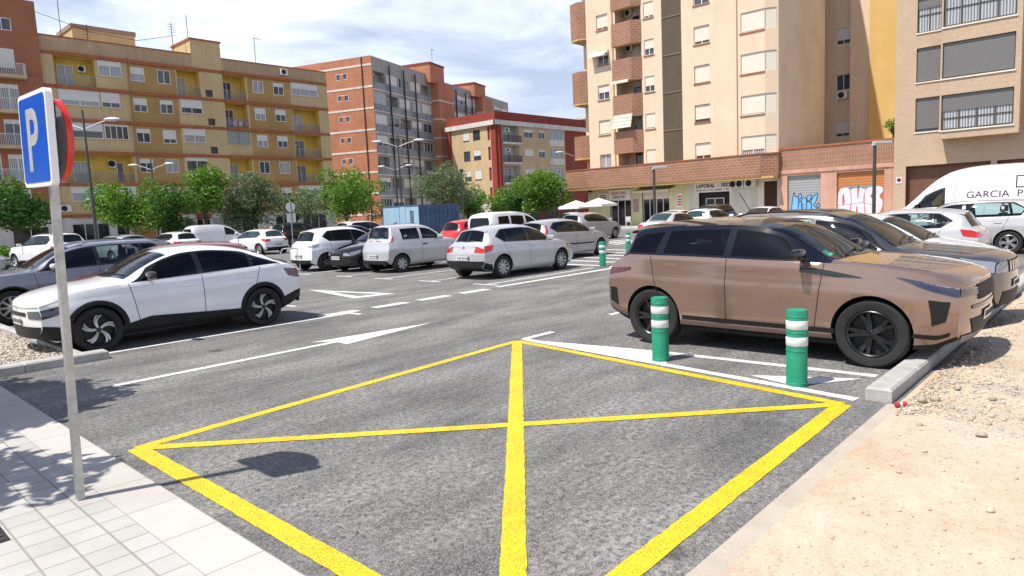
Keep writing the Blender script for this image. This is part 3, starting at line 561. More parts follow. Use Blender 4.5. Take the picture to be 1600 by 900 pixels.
# shops on its ground floor
sh = MB(); f.wall(sh, 0, 28.3, 0, 3.0, [(1.0, 4.0, .1, 2.4, .25, 1), (4.6, 5.6, .1, 2.5, .25, 1), (8.5, 10.2, .05, 2.6, .25, 1), (12.0, 13.4, .05, 2.5, .25, 1), (16.8, 17.9, .05, 2.5, .25, 1), (20.6, 22.6, .05, 2.5, .25, 1), (24, 27, .1, 2.5, .25, 1)])
sh.build('shop_wall', [M['shopwhite'], M['dark']], A0)
for (a0, a1, c) in ((1.0, 4.0, 3), (4.6, 5.6, 1), (12.0, 13.4, 2), (20.6, 22.6, 2), (24, 27, 3)): f.window(A0, a0, a1, .1, 2.4, c, 0, rec=.12, glass='shopglass', frame='shopframe', name='shop_window')
beam(A0, 'orange_panel', 'orangeshut', f, 6.0, 8.0, .05, 2.6, -.03, .0); beam(A0, 'grey_shutter', 'steelshut', f, 10.4, 11.9, .05, 2.5, -.03, .0); beam(A0, 'grey_shutter', 'steelshut', f, 13.6, 16.6, .05, 2.5, -.03, 0); beam(A0, 'red_awning', 'redpaint', f, 12.0, 13.4, 2.5, 2.85, -.4, -.01)
for (x, y, h, k) in ((19.9, 73.0, 5.0, 2), (22.2, 73.5, 2.6, 1), (29.3, 72.0, 3.6, 1), (31.5, 73.5, 5.0, 0), (38.2, 72.5, 3.6, 2)): roof_aerial(A0, bx(x), y-70.6, 18.3, h, k)
b = MB(); b.tube([(bx(17.6), 1.4, 21.0), (bx(22), 1.5, 19.9), (bx(26), 1.5, 19.7), (bx(29.3), 1.4, 20.6)], .025, 5); b.build('overhead_cable', M['cable'], A0)
# ---- plain red-brick block at the left edge ----------------------------------------------------
F0 = empty('apartment_building', (2.0, 70.2, 0), 0, 'plain red brick block with white railed balconies at the left edge of the photo', 'building')
f = F((0, 0), X_); hs = []; ys = [3.2+2.9*k for k in range(6)]
for k in range(6): hs += [(10.2, 11.7, ys[k]+.15, ys[k]+2.3, .15, 0), (12.2, 13.5, ys[k]+.15, ys[k]+2.3, .15, 0)] if k < 5 else [(12.2, 13.55, ys[k]+.9, ys[k]+1.9, .15, 0)]
wb = MB(); f.wall(wb, 0, 15.38, 2.9, 21.3, hs); f.wall(wb, 0, 15.38, 0, 2.9, m=1); g = F((15.38, 0), Y_); g.wall(wb, 0, 12, 18, 21.3); g = F((0, 12), -Y_); g.wall(wb, 0, 12, 0, 21.3); wb.face([(0, 0, 21.3), (15.38, 0, 21.3), (15.38, 12, 21.3), (0, 12, 21.3)])
wb.build('wall', [M['redbrick2'], M['shopwhite']], F0)
for k in range(6):
    if k < 5:
        for (a0, a1) in ((10.2, 11.7), (12.2, 13.5)): f.window(F0, a0, a1, ys[k]+.15, ys[k]+2.3, 2, .15 if k < 4 else .75, rec=.06, glass='curtain' if k % 2 else 'glass')
        b = MB(); f.box(b, 9.6, 14.05, ys[k]-.15, ys[k]+.02, -.9, -.002); o = b.build('balcony_slab', M['cream'], F0); f.rail(o, 9.65, 14.0, ys[k]+.03, ys[k]+1.05, -.86, 'railwhite', side=.84, step=.12)
    else: f.window(F0, 12.2, 13.55, ys[k]+.9, ys[k]+1.9, 2, 0, rec=.06)
beam(F0, 'string_course', 'redbrick2', f, 0, 15.38, 15.15, 15.3, -.05, -.002); f.ac(F0, 11.3, 4.9, .9, .65)
for k in (0,): f.window(F0, 11.8, 14.5, .3, 2.3, 2, 0, rec=.0, glass='shopglass', name='shop_window')
# ---- orange-brick slab with white bands, turned 20 degrees to the street -----------------------
B0 = empty('apartment_building', (57.2, 77.3, 0), R(20), 'tall orange brick slab with white bands and long grey balconied side', 'building')
g = F((0, 14), -Y_); bands = [22.2-2.86*k for k in range(8)]; hs = []
for k in range(7): hs.append((8.15, 10.0, bands[k]-1.55, bands[k]-.75, .18, 0))
wb = MB(); g.wall(wb, 0, 14, 0, 23.35, hs)
f = F((0, 0), X_)
hs = []; nb = 5; bayw = 16.0/nb
for k in range(7):
    z = bands[k]-2.2
    for i in range(nb):
        hs.append((i*bayw+.25, (i+1)*bayw-.15, z, z+1.45, .9 if (k*3+i) % 4 == 0 else .2, 1))
f.wall(wb, .0, 16.0, 0, 23.3, hs, m=1)
for (a0, d, L) in ((16.0, -1.4, 5.0),):   # stair tower of plain brick standing forward
    wb.box(a0, a0+L, d, 6, 0, 22.1, 0)
hs2 = []
for k in range(7):
    for i in range(3): hs2.append((21.0+i*3.7+.3, 21.0+(i+1)*3.7-.3, bands[k]-2.2, bands[k]-.75, .2, 1))
f.wall(wb, 21.0, 32.1, 0, 22.9, hs2, m=1); wb.box(32.1, 36.5, -1.4, 6, 0, 22.0, 0); 
hs3 = [(36.5+i*3.5+.3, 36.5+(i+1)*3.5-.3, bands[k]-2.2, bands[k]-.75, .2, 1) for k in range(7) for i in range(3)]
f.wall(wb, 36.5, 47, 0, 22.9, hs3, m=1)
wb.face([(0, .1, 22.9), (47, .1, 22.9), (47, 14, 22.9), (0, 14, 22.9)], 1)
wb.build('wall', [M['orangebrick'], M['greyrender']], B0)
for k in range(8):
    b = MB(); g.box(b, 0, 14, bands[k]-.13, bands[k]+.13, -.04, -.002); b.build('white_band', M['bandwhite'], B0)
for k in range(7):
    z = bands[k]-1.55; o = g.window(B0, 8.15, 10.0, z, z+.8, 2, 0, rec=.04, frame='white'); b = MB(); g.box(b, 8.75, 9.4, z+.06, z+.74, -.03, .03); b.build('brick_pier', M['orangebrick'], o)
g_dark = F((0, 14), -Y_); beam(B0, 'drainpipe', 'cable', g, 12.4, 12.55, 0, 23.3, -.1, -.01)
for k in range(7):
    b = MB(); f.box(b, .15, 15.9, bands[k]-3.15, bands[k]-2.25, -.12, -.003); f.box(b, .1, 15.95, bands[k]-3.3, bands[k]-3.16, -.2, -.003, 1)
    b.build('balcony_front', [M['greypanel'], M['bandwhite']], B0)
    for i in range(nb):
        rnd = random.Random(k*7+i); c = rnd.choice([2, 3, 4])
        if (k*3+i) % 4 == 0: f.window(B0, i*bayw+.6, i*bayw+1.9, bands[k]-2.1, bands[k]-.8, 2, rnd.choice([0, .3]), rec=.85)
        else: f.window(B0, i*bayw+.27, (i+1)*bayw-.17, bands[k]-2.18, bands[k]-.77, c, rnd.choice([0, 0, .4, .7, .95]), rec=.08, glass=rnd.choice(['glass', 'curtain', 'glass']))
    b = MB(); f.box(b, 21.1, 32.0, bands[k]-3.15, bands[k]-2.25, -.12, -.003); b.build('balcony_front', M['greypanel'], B0)
    for i in range(3): f.window(B0, 21.0+i*3.7+.32, 21.0+(i+1)*3.7-.32, bands[k]-2.18, bands[k]-.77, 3, [0, .5, .95, .3][(k+i) % 4], rec=.08)
    if k < 2:
        b = MB(); f.box(b, 36.6, 46.9, bands[k]-3.15, bands[k]-2.25, -.12, -.003); b.build('balcony_front', M['greypanel'], B0)
        for i in range(3): f.window(B0, 36.5+i*3.5+.32, 36.5+(i+1)*3.5-.32, bands[k]-2.18, bands[k]-.77, 3, .3*i, rec=.08)
for a in (3.8, 7.6, 10.8): beam(B0, 'drainpipe', 'cable', f, a, a+.13, 0, 22.6, -.4, -.22)
for a in (24, 27.5, 30): beam(B0, 'drainpipe', 'cable', f, a, a+.13, 0, 22.2, -.4, -.22)
for (a0, a1, z) in ((14.5, 19.0, 24.7), (30.0, 34.5, 24.0)):
    b = MB(); b.box(a0, a1, -.9, 6, 21.9, z); b.box(a0-.1, a1+.1, -1.0, 6.1, z, z+.25, 1); b.build('roof_stair_tower', [M['orangebrick'], M['redpaint']], B0)
for k in range(1, 8):
    for (a0, L) in ((16.0, 5.0), (32.1, 4.4)): b = MB(); b.prism([(a0-.04, -1.44), (a0+L, -1.44), (a0+L, -1.402), (a0-.002, -1.402), (a0-.002, 0), (a0-.04, 0)], bands[k]-.1, bands[k]+.1); b.build('white_band', M['bandwhite'], B0)
for (a, h, kk) in ((5, 1.5, 0), (10, 1.2, 0), (22.5, 6.0, 2), (3, 1.2, 0)): roof_aerial(B0, a, 3, 22.9, h, kk)
# ---- yellow-brick corner house with red trim ---------------------------------------------------
D0 = empty('apartment_building', (72.2, 69.2, 0), 0, 'four storey yellow brick corner house with red parapet and red corner strip', 'building')
g = F((0, 10.2), -Y_); f = F((0, 0), X_); fd = [3.3, 6.2, 9.15, 12.05]; hs = []
gw = [(3.4, 4.8), (5.55, 7.05)]
for z in fd: hs += [(a0, a1, z+.25, z+1.75, .15, 0) for a0, a1 in gw] + [(8.6, 9.1, z+.1, z+2.0, .15, 2)]
wb = MB(); g.wall(wb, 0, 9.2, 3.0, 14.9, hs); g.wall(wb, 9.2, 10.2, 3.0, 14.9, m=2); g.wall(wb, 0, 10.2, 0, 3.0, m=3)
fh = []
for z in fd: fh += [(1.2, 5.0, z-.3, z+2.2, 1.2, 3), (6.2, 8.3, z+.55, z+1.75, .15, 0), (9.5, 11.0, z+.55, z+1.75, .15, 0), (12.1, 15.6, z+.55, z+2.1, .2, 3)]
f.wall(wb, 0, 1.0, 3.0, 14.9, m=2); f.wall(wb, 1.0, 16.0, 3.0, 14.9, fh); f.wall(wb, 16.0, 22, 3.0, 14.9, m=4); f.wall(wb, 0, 22, 0, 3.0, m=2)
wb.face([(0, 0, 15.3), (22, 0, 15.3), (22, 10.2, 15.3), (0, 10.2, 15.3)], 2); wb.build('wall', [M['yelbrick'], M['dark'], M['redpaint'], M['bandwhite'], M['darkredbrick']], D0)
b = MB(); g.box(b, -.3, 10.5, 14.2, 14.85, -.35, -.004, 1); f.box(b, -.35, 22.2, 14.2, 14.85, -.35, -.004, 1); b.box(-.15, 22, -.15, 10.2, 14.86, 16.1, 0); b.build('red_parapet', [M['redpaint'], M['bandwhite']], D0)
b = MB(); f.box(b, .35, .9, 3.0, 14.2, -.3, -.004); b.build('red_corner_strip', M['redpaint'], D0); b = MB(); g.box(b, .1, .8, 3.0, 14.2, -.25, -.004); b.build('red_corner_strip', M['redpaint'], D0)
for z in fd:
    for i, (a0, a1) in enumerate(gw): g.window(D0, a0, a1, z+.25, z+1.75, 2, random.choice([.0, .0, .9, .55]), rec=.06, frame='darkframe', glass='glass'); 
    f.window(D0, 6.2, 8.3, z+.55, z+1.75, 2, random.choice([.9, .3, .9]), rec=.08); f.window(D0, 9.5, 11.0, z+.55, z+1.75, 2, random.choice([.9, .2]), rec=.08)
    f.window(D0, 12.1, 15.6, z+.55, z+2.1, 4, 0, rec=.1, glass='curtain'); b = MB(); f.box(b, 12.0, 15.7, z-.45, z+.5, -.1, -.003); b.build('balcony_front', M['bandwhite'], D0)
    b = MB(); f.box(b, 1.1, 5.1, z-.55, z-.28, -.5, -.003); o = b.build('balcony_slab', M['bandwhite'], D0); f.rail(o, 1.15, 5.05, z-.26, z+.7, -.46, 'cable', side=.4); f.ac(D0, 1.8, z+1.2, .8, .55) if z != fd[1] else None
    f.window(D0, 2.6, 4.2, z-.2, z+1.9, 2, 0, rec=1.15, glass='curtain', name='balcony_door')
for a0 in (2, 6.5, 11, 15): f.window(D0, a0, a0+2.5, .1, 2.6, 2, 0, rec=.0, glass='shopglass', frame='darkframe', name='shop_window')
beam(D0, 'red_shop_awning', 'redpaint', f, 1.5, 18, 2.7, 3.3, -.9, -.01)
# red and white blocks seen beyond it
G0 = empty('apartment_building', (95.5, 62.0, 0), 0, 'pale rendered block partly hidden behind the tan tower', 'building'); f = F((0, 0), X_); wb = MB(); wb.box(0, 22, 0, 10, 0, 16.6, 0); wb.build('wall', M['shopwhite'], G0)
for k in range(4): f.window(G0, 2, 4, 4+k*3, 5.3+k*3, 2, .4, rec=.0)
b = MB(); b.box(-.2, 22.2, -.2, 10.2, 16.6, 17.0); b.build('parapet', M['bandwhite'], G0); roof_aerial(G0, 3, 3, 17, 5.5, 1)
# ---- tan tower with tiled balconies on the right -----------------------------------------------
C0 = empty('apartment_building', (48.0, 35.0, 0), -R(90), 'tall tan rendered tower with brown tiled balconies and shops beneath', 'building')
cy = lambda y: 35.0-y       # world y -> distance along the facade
f = F((0, 0), X_); H = 27.0; hs = []
fc = [4.95, 7.75, 10.6, 13.4, 16.2, 19.0, 21.8]           # window sill heights
for z in fc:
    hs += [(cy(33.97), cy(32.85), z, z+1.2, .22, 0), (cy(29.48), cy(28.6), z, z+1.2, .18, 0), (cy(25.22), cy(23.97), z, z+1.28, .22, 0), (cy(32.12), cy(29.72), z-.75, z+1.75, 1.5, 0)]
# columns: mesh shaft is recessed, then plain, then a half-metre step forward at y=23.7, then a splayed bay
wb2 = MB()
f.wall(wb2, 0, cy(27.9), 4.4, H, [h for h in hs if h[1] <= cy(27.9)])
f.wall(wb2, cy(26.23), cy(23.72), 4.4, H, [h for h in hs if h[0] >= cy(26.3)])
def vq(mb, p, q, z0, z1, m=0): mb.face([(p[0], p[1], z0), (q[0], q[1], z0), (q[0], q[1], z1), (p[0], p[1], z1)], m)
vq(wb2, (cy(23.72), 0), (cy(23.15), -.45), 4.4, H); bayL = cy(21.5); bayR = cy(19.68)
vq(wb2, (cy(23.15), -.45), (bayL, -.45), 4.4, H)
vq(wb2, (cy(27.9), 0), (cy(27.9), .45), 4.4, H); vq(wb2, (cy(26.23), .45), (cy(26.23), 0), 4.4, H); vq(wb2, (cy(27.9), .45), (cy(26.23), .45), 4.4, H, 2)
fb = F((0, -.45), X_); f_bay = fb
fb.wall(wb2, bayL, bayR, 4.4, H, [(bayL+.1, bayR-.01, z, z+1.35, .2, 0) for z in fc])
# splayed end of the bay
c1, c2 = (bayR, -.45), (cy(18.9), -.05); dvec = Vector((c2[0]-c1[0], c2[1]-c1[1])); dl = dvec.length
ends = F(c1, dvec.normalized()); ends.wall(wb2, 0, dl, 4.4, H, [(.0+.01, dl-.12, z, z+1.35, .12, 0) for z in fc])
rs = F((cy(18.9), -.05), Y_); rs.wall(wb2, 0, 9.1, 3.2, H, m=1); wb2.face([(0, 0, H), (16.1, 0, H), (16.1, 9, H), (0, 9, H)], 0)
ls = F((0, 12), -Y_); ls.wall(wb2, 0, 12, 3.2, H); wb2.build('wall', [M['tan'], M['tangrey'], M['dark']], C0)
for z in [3.9+2.83*k for k in range(1, 8)]:
    for ff, p0, p1 in ((f, 0, cy(32.15)), (f, cy(29.6), cy(27.9)), (f, cy(26.2), cy(23.74)), (fb, cy(23.14), bayL)): beam(C0, 'render_joint', 'tangrey', ff, p0, p1, z+.35, z+.37, -.006, -.002)
for n_, (px_, d_) in enumerate(((cy(32.4), -.08), (cy(21.7), -.53))):
    b = MB(); b.tube([(px_, d_, 3.5), (px_, d_, H)], .05, 6); b.build('drainpipe', M['tan'], C0)
for k, z in enumerate(fc):
    f.window(C0, cy(33.97), cy(32.85), z, z+1.2, 2, [.0, .95, .5, .4, .88, .7, .5][k], rec=.15, shut='cream_shutter', glass='curtain' if k == 0 else 'glass', frame='white')
    f.window(C0, cy(29.48), cy(28.6), z, z+1.2, 2, [.95, .95, .62, .6, .9, .5, .6][k], rec=.12, shut='cream_shutter')
    f.window(C0, cy(25.22), cy(23.97), z, z+1.28, 2, [.75, .84, 1.0, .86, .4, .9, .6][k], rec=.15, shut='cream_shutter', frame='darkframe' if k in (1, 2) else 'white')
    fb.window(C0, bayL+.1, bayR-.02, z, z+1.35, 2, [.72, .97, 1.0, .97, .1, .4, .9][k], rec=.13, shut='cream_shutter', glass='curtain')
    f.window(C0, cy(31.4), cy(29.9), z-.6, z+1.2, 2, [.0, .3, .2, .45, .2, .5, .0][k], rec=1.42, name='balcony_door')
    ends_w = MB()
    for (a0, a1, z0, z1, d0, d1) in ((.02, dl-.13, z, z+.05, .03, .09), (.02, dl-.13, z+1.3, z+1.35, .03, .09), (.02, dl-.13, z+.05, z+1.3, .05, .07)):
        p = [ends.p(a0, z0, d0), ends.p(a1, z0, d0), ends.p(a1, z1, d0), ends.p(a0, z1, d0)]; ends_w.face(p)
    ends_w.build('window', M['cream_shutter'] if k != 4 else M['curtain'], C0)
    for (p0, p1, ff) in ((cy(34.02), cy(32.8), f), (cy(29.53), cy(28.55), f), (cy(25.27), cy(23.92), f), (bayL+.02, bayR, fb)): beam(C0, 'sill', 'redband', ff, p0, p1, z-.08, z-.002, -.06, .12)
def tiled_balcony(z0, h, k):
    b = MB(); a0, a1, a2 = cy(32.15), cy(30.35), cy(29.68)
    for (p, q) in (((a0, -.55), (a1, -.55)), ((a1, -.55), (a2, -.02)), ((a0, 0), (a0, -.55))): vq(b, p, q, z0, z0+h)
    b.face([(a0, 0, z0), (a0, -.55, z0), (a1, -.55, z0), (a2, 0, z0)][::-1], 1); b.face([(a0, 0, z0+h), (a0, -.55, z0+h), (a1, -.55, z0+h), (a2, 0, z0+h)]); b.build('tiled_balcony', [M['tile2'], M['soffit']], C0)
for k, z in enumerate(fc[1:]): tiled_balcony(z-1.72, 1.75, k)
# balconies round the left corner
for (z0, z1) in ((5.7, 7.9), (10.3, 13.25), (15.6, 18.9), (21.2, 24)):
    b = MB(); b.prism([(-1.75, .2), (-.85, -.05), (0, .35), (0, 4), (-1.75, 4)], z0+.35, z1); b.prism([(-1.75, .2), (-.85, -.05), (0, .35), (0, 4), (-1.75, 4)], z0+.2, z0+.34, 1); b.build('corner_balcony', [M['tile2'], M['soffit']], C0)
beam(C0, 'corner_column', 'tan', F((0, 0), X_), -1.2, -.7, 3.1, 24, 1.2, 1.7)
# dark louvred stair shaft
b = MB()
for i in range(18):
    a = cy(27.86)+i*(1.62/18); b.box(a, a+.045, .02, .10, 4.9, H)
for k, z in enumerate(fc): f.box(b, cy(27.88), cy(26.25), z-.35, z-.27, -.02, .12)
b.build('stair_louvre', M['meshm'], C0)
for z in fc: f.window(C0, cy(27.4), cy(26.6), z-.2, z+.9, 2, 0, rec=.40, frame='white')
# long tiled band over the shops
b = MB(); z0, z1 = 3.42, 5.02
P_ = [(-1.9, 3.0), (-1.9, -1.0), (15.2, -1.0), (16.2, -.35), (16.2, .5), (16.2, 3.0)]
b.prism(P_, z0, z1-.07); b.prism([(x*1.0+(.05 if x > 5 else -.05), y-.05 if y < 1 else y) for x, y in P_], z1-.068, z1, 1); b.build('tiled_band', [M['tile2'], M['redband']], C0)
b = MB(); b.box(-1.85, 16.1, -.95, 2.9, z0-.14, z0-.002); b.build('soffit', M['soffit'], C0)
# awnings and blinds on it
def awning(par, fa, a0, a1, z, drop, out, m='awning'):
    b = MB(); p = [fa.p(a0, z, -.02), fa.p(a1, z, -.02), fa.p(a1, z-drop, -out), fa.p(a0, z-drop, -out)]; q = [tuple(Vector(v)+Vector((0, 0, -.03))) for v in p]
    b.face(p); b.face(q[::-1]); b.face([p[3], p[2], tuple(Vector(p[2])+Vector((0, 0, -.18))), tuple(Vector(p[3])+Vector((0, 0, -.18)))]); return b.build('awning', M[m], par)
awning(C0, f, cy(34.5), cy(32.8), 14.55, .35, .6); awning(C0, f, cy(32.1), cy(30.5), 11.95, .25, .8); 
b = MB(); p = [f.p(cy(32.05), 9.25, -.5), f.p(cy(30.35), 9.25, -.5), f.p(cy(30.3), 8.0, -.95), f.p(cy(32.1), 8.0, -.95)]; b.face(p); b.face([tuple(Vector(v)+Vector((.02, .03, 0))) for v in p][::-1]); b.build('awning', M['stripe'], C0)
f15 = F((0, 1.5), X_)
for z in (16.2, 13.4): f15.ac(C0, cy(32.0), z+.9, .7, .5)
# shops under the tower (set back under the band)
s = F((0, 1.2), X_)
wb = MB(); s.wall(wb, -1.2, cy(26.6), 0, 3.3, [(cy(33.9), cy(31.8), .1, 2.3, .3, 2), (cy(30.7), cy(28.2), .1, 2.95, .3, 2)], m=0)
s.wall(wb, cy(26.6), cy(20.9), 0, 3.3, [(cy(25.6), cy(23.1), .1, 2.55, .3, 2)], m=1); s.wall(wb, cy(20.9), cy(18.9), 0, 3.3, [(cy(20.45), cy(19.5), .05, 3.1, .3, 2)], m=3)
b2 = F((-1.2, 5), -Y_); b2.wall(wb, 0, 3.8, 0, 3.3); wb.build('shop_wall', [M['paleyellow'], M['shopwhite'], M['dark'], M['tangrey']], C0)
s.window(C0, cy(33.9), cy(31.8), .1, 2.3, 3, 0, rec=.2, frame='shopframe', glass='shopglass', name='shop_window'); s.window(C0, cy(30.7), cy(28.2), .1, 2.3, 4, 0, rec=.2, frame='shopframe', glass='shopglass', name='shop_window'); beam(C0, 'roller_shutter_box', 'cream_shutter', s, cy(30.7), cy(28.2), 2.3, 2.95, .1, .25)
s.window(C0, cy(25.1), cy(23.6), .1, 2.1, 2, 0, rec=.2, frame='shopframe', glass='shopglass', name='shop_door'); b = MB(); 
for i in range(12): s.box(b, cy(20.45)+i*.08, cy(20.45)+i*.08+.03, .1, 3.05, .05, .1)
b.build('metal_gate', M['browndoor'], C0)
awning(C0, s, cy(30.9), cy(27.6), 3.2, .25, 1.1)
def text(par, body, fr, a, z, h, d, m, width=None, name='lettering', shear=0, bold=0, extr=.004):
    cu = bpy.data.curves.new(name, 'FONT'); cu.body = body; cu.size = 1; cu.extrude = .01; cu.shear = shear; cu.offset = bold
    t = bpy.data.objects.new(name, cu); COL.objects.link(t); dg = bpy.context.evaluated_depsgraph_get(); me = bpy.data.meshes.new_from_object(t.evaluated_get(dg)); bpy.data.objects.remove(t)
    v = np.array([p.co[:] for p in me.vertices]); mn, mx_ = v.min(0), v.max(0); sc = h/(mx_[1]-mn[1]); sx = width/(mx_[0]-mn[0]) if width else sc
    for i, p in enumerate(me.vertices): p.co = fr.p(a+(v[i][0]-mn[0])*sx, z+(v[i][1]-mn[1])*sc, d-(extr if v[i][2] > 0 else 0))
    me.materials.clear(); me.materials.append(m); o = bpy.data.objects.new(name, me); COL.objects.link(o); o.parent = par; return o
M['ink'] = mat('navy_lettering', (.02, .025, .07), .5); M['redink'] = mat('red_lettering', (.45, .03, .03), .5); M['signwhite'] = mat('sign_white', (.80, .80, .78), .35); M['poster'] = mat('orange_poster', (.65, .30, .10), .5, col2=(.15, .25, .45), vs=2.2)
sg = empty('shop_sign', (48.0+1.2, 24.3, 2.55), -R(90), 'white shop sign reading LABORAL - FISC over the dark office door', 'sign'); k = F((0, 0), X_)
beam(sg, 'board', 'signwhite', k, -1.6, 1.45, 0, .74, -.12, -.01); text(sg, 'LABORAL  -  FISC', k, -1.45, .34, .30, -.13, M['ink'], 2.75, bold=.03, shear=.15)
b = MB(); rr = random.Random(3)
a = -1.5
while a < 1.3:
    w = rr.uniform(.04, .09); k.box(b, a, a+w, .12, .12+rr.uniform(.07, .11), -.126, -.121); a += w+(.03 if rr.random() < .8 else .15)
b.build('small_print', M['ink'], sg)
sg = empty('shop_sign', (48.0+1.2, 32.85, 2.32), -R(90), 'white cafe sign with two rows of red and navy lettering above the parasols', 'sign')
beam(sg, 'board', 'signwhite', k, -1.05, 1.05, 0, .85, -.15, -.01); b = MB(); a = -.8
for row, z, mi in ((0, .46, 0), (1, .14, 1)):
    a = -.8+row*.12
    for i in range(11 if row == 0 else 9):
        w = .10; cx_ = a+w/2; k.box(b, a, a+w, z+.0, z+.035, -.16, -.151, mi); k.box(b, a, a+w, z+.17, z+.205, -.16, -.151, mi); k.box(b, a, a+.03, z+.035, z+.17, -.16, -.151, mi); 
        if i % 3: k.box(b, a+w-.03, a+w, z+.035, z+.17, -.16, -.151, mi)
        a += w+.03 if i != 5 else w+.10
b.build('lettering', [M['redink'], M['ink']], sg)
for i, (y, z, w, h, m, lab) in enumerate(((27.25, 1.45, .5, 1.15, 'signwhite', 'tall white poster with dark printing on pale yellow shop wall'), (31.3, 1.25, .5, 1.05, 'poster', 'orange and blue food poster beside the cafe door'), (34.6, 2.1, .95, .85, 'signwhite', 'small white hanging sign at the left corner of the tower'))):
    o = empty('poster' if i < 2 else 'hanging_sign', (49.2, y, z), -R(90), lab, 'poster' if i < 2 else 'sign'); beam(o, 'board', m, k, -w/2, w/2, 0, h, -.05, -.01)
    b = MB()
    for q in range(4): k.box(b, -w*.36, w*.36, h*(.18+.18*q), h*(.27+.18*q), -.055, -.051)
    if i != 1: b.build('printing', M['redink'] if i == 0 else M['ink'], o)
for i, (y, w, lab) in enumerate(((22.6, .55, 'narrow white air conditioner against the end of the office sign'), (22.1, .5, 'boxy white air conditioner between two others over the white wall'), (21.35, .85, 'wide air conditioner with dark fan, right of the other two over the white wall'))):
    o = s.ac(None, cy(y)-w/2, 0, w, .56, .42); o.name = 'air_conditioner'; o.matrix_world = Matrix.Translation((48, 35, 2.76)) @ Matrix.Rotation(-R(90), 4, 'Z'); tag(o, lab, 'air conditioner')
# ---- low tiled garage wing between the towers --------------------------------------------------
W0 = empty('garage_building', (48.0, 18.85, 0), -R(90), 'single storey pink garage row with tiled parapet and two graffitied shutters', 'building'); wy = lambda y: 18.85-y
f = F((0, 0), X_); wb = MB(); f.wall(wb, 0, 7.5, 0, 3.75, [(wy(18.33), wy(16.1), .05, 3.35, .3, 0), (wy(15.1), wy(12.25), .05, 3.35, .3, 0)], m=0); f.wall(wb, 0, 7.5, 3.75, 5.15, m=1)
wb.face([(0, .0, 5.15), (7.5, .0, 5.15), (7.5, 12, 4.9), (0, 12, 4.9)], 2); wb.build('wall', [M['pinkrender'], M['tile'], M['roofm']], W0)
beam(W0, 'coping', 'redband', f, 0, 7.5, 5.152, 5.27, -.06, .2); beam(W0, 'ledge', 'pinkrender', f, 0, 7.5, 3.5, 3.74, -.06, -.003)
beam(W0, 'grey_shutter', 'steelshut', f, wy(18.33), wy(16.1), .05, 3.35, .16, .2); beam(W0, 'orange_shutter', 'orangeshut', f, wy(15.1), wy(12.25), .05, 3.35, .16, .2)
M['gblue'] = mat('blue_spray', (.16, .42, .78), .5, var=.2, vs=4); M['gblack'] = mat('black_spray', (.015, .015, .03), .5); M['gwhite'] = mat('white_spray', (.66, .64, .68), .5, var=.12, vs=3); M['gpink'] = mat('pink_spray', (.55, .10, .16), .5); M['gteal'] = mat('teal_spray', (.08, .32, .36), .5)
def blob(mb, fr, pts, d, m=0, n=4):
    P = []; k = len(pts)
    for i in range(k):
        p0, p1, p2, p3 = (Vector(pts[(i+j-1) % k]) for j in range(4))
        for t in range(n):
            t /= n; P.append(.5*((2*p1)+(-p0+p2)*t+(2*p0-5*p1+4*p2-p3)*t*t+(-p0+3*p1-3*p2+p3)*t**3))
    mb.face([fr.p(p.x, p.y, d) for p in P], m); return P
def outline(mb, fr, P, d, w, m=1, closed=True):
    k = len(P)
    for i in range(k if closed else k-1):
        a, c = Vector(P[i]), Vector(P[(i+1) % k])
        if (c-a).length < 1e-4: continue
        t = (c-a).normalized(); nn = Vector((-t.y, t.x))*w/2; a2, c2 = a-t*w*.3, c+t*w*.3
        mb.face([fr.p(q.x, q.y, d) for q in (a2-nn, c2-nn, c2+nn, a2+nn)], m)
b = MB(); o_ = wy(18.33)
for i, pts in enumerate(([(.3, .1), (.28, 1.0), (.42, 1.75), (.5, 1.5), (.75, 1.35), (.7, .7), (.75, .1)], [(.72, .1), (.72, .9), (.85, 1.15), (1.0, .9), (1.02, .5), (.95, .1)], [(.95, .5), (.95, 1.2), (1.1, 1.4), (1.28, 1.2), (1.25, .6), (1.1, .4)], [(1.28, .1), (1.3, 1.0), (1.5, 1.05), (1.62, .8), (1.6, .1)],
                         [(1.55, .1), (1.62, .8), (1.6, 1.2), (2.0, 1.62), (1.92, 1.1), (1.75, .85), (1.95, .6), (1.9, .1)], [(.72, 1.3), (.78, 1.62), (.92, 1.6), (.9, 1.35)], [(1.36, 1.12), (1.32, 1.4), (1.55, 1.56), (1.62, 1.4), (1.5, 1.2)], [(1.98, .8), (2.05, .95), (2.18, .86), (2.12, .7), (2.0, .7)])):
    P = blob(b, f, [(o_+p[0]*.98, p[1]+.45) for p in pts], .1578-.0006*i); outline(b, f, P, .156-.0006*i-.003, .045)
b.build('graffiti', [M['gblue'], M['gblack']], W0)
b = MB(); o_ = wy(15.08)
for i, pts in enumerate(([(.05, .1), (.0, 1.3), (.15, 1.85), (.55, 1.95), (.8, 1.7), (.85, .9), (.7, .2)], [(.75, .1), (.85, 1.0), (.82, 1.9), (1.2, 1.85), (1.25, 1.2), (1.35, 1.85), (1.7, 1.9), (1.6, 1.1), (1.72, .1), (1.3, .1), (1.2, .7), (1.1, .1)], [(1.75, .1), (1.65, 1.3), (1.8, 1.85), (2.6, 1.92), (2.75, 1.6), (2.55, 1.3), (2.74, .95), (2.65, .4), (2.4, .1)])):
    P = blob(b, f, [(o_+p[0], p[1]+.42) for p in pts], .1578-.0006*i); outline(b, f, P, .154-.0006*i, .03)
for pts in ([(.32, .85), (.30, 1.3), (.38, 1.55), (.44, 1.2), (.42, .8)], [(2.0, 1.35), (2.2, 1.5), (2.25, 1.3), (2.05, 1.2)]):
    P = blob(b, f, [(o_+p[0], p[1]+.42) for p in pts], .1535, 1)
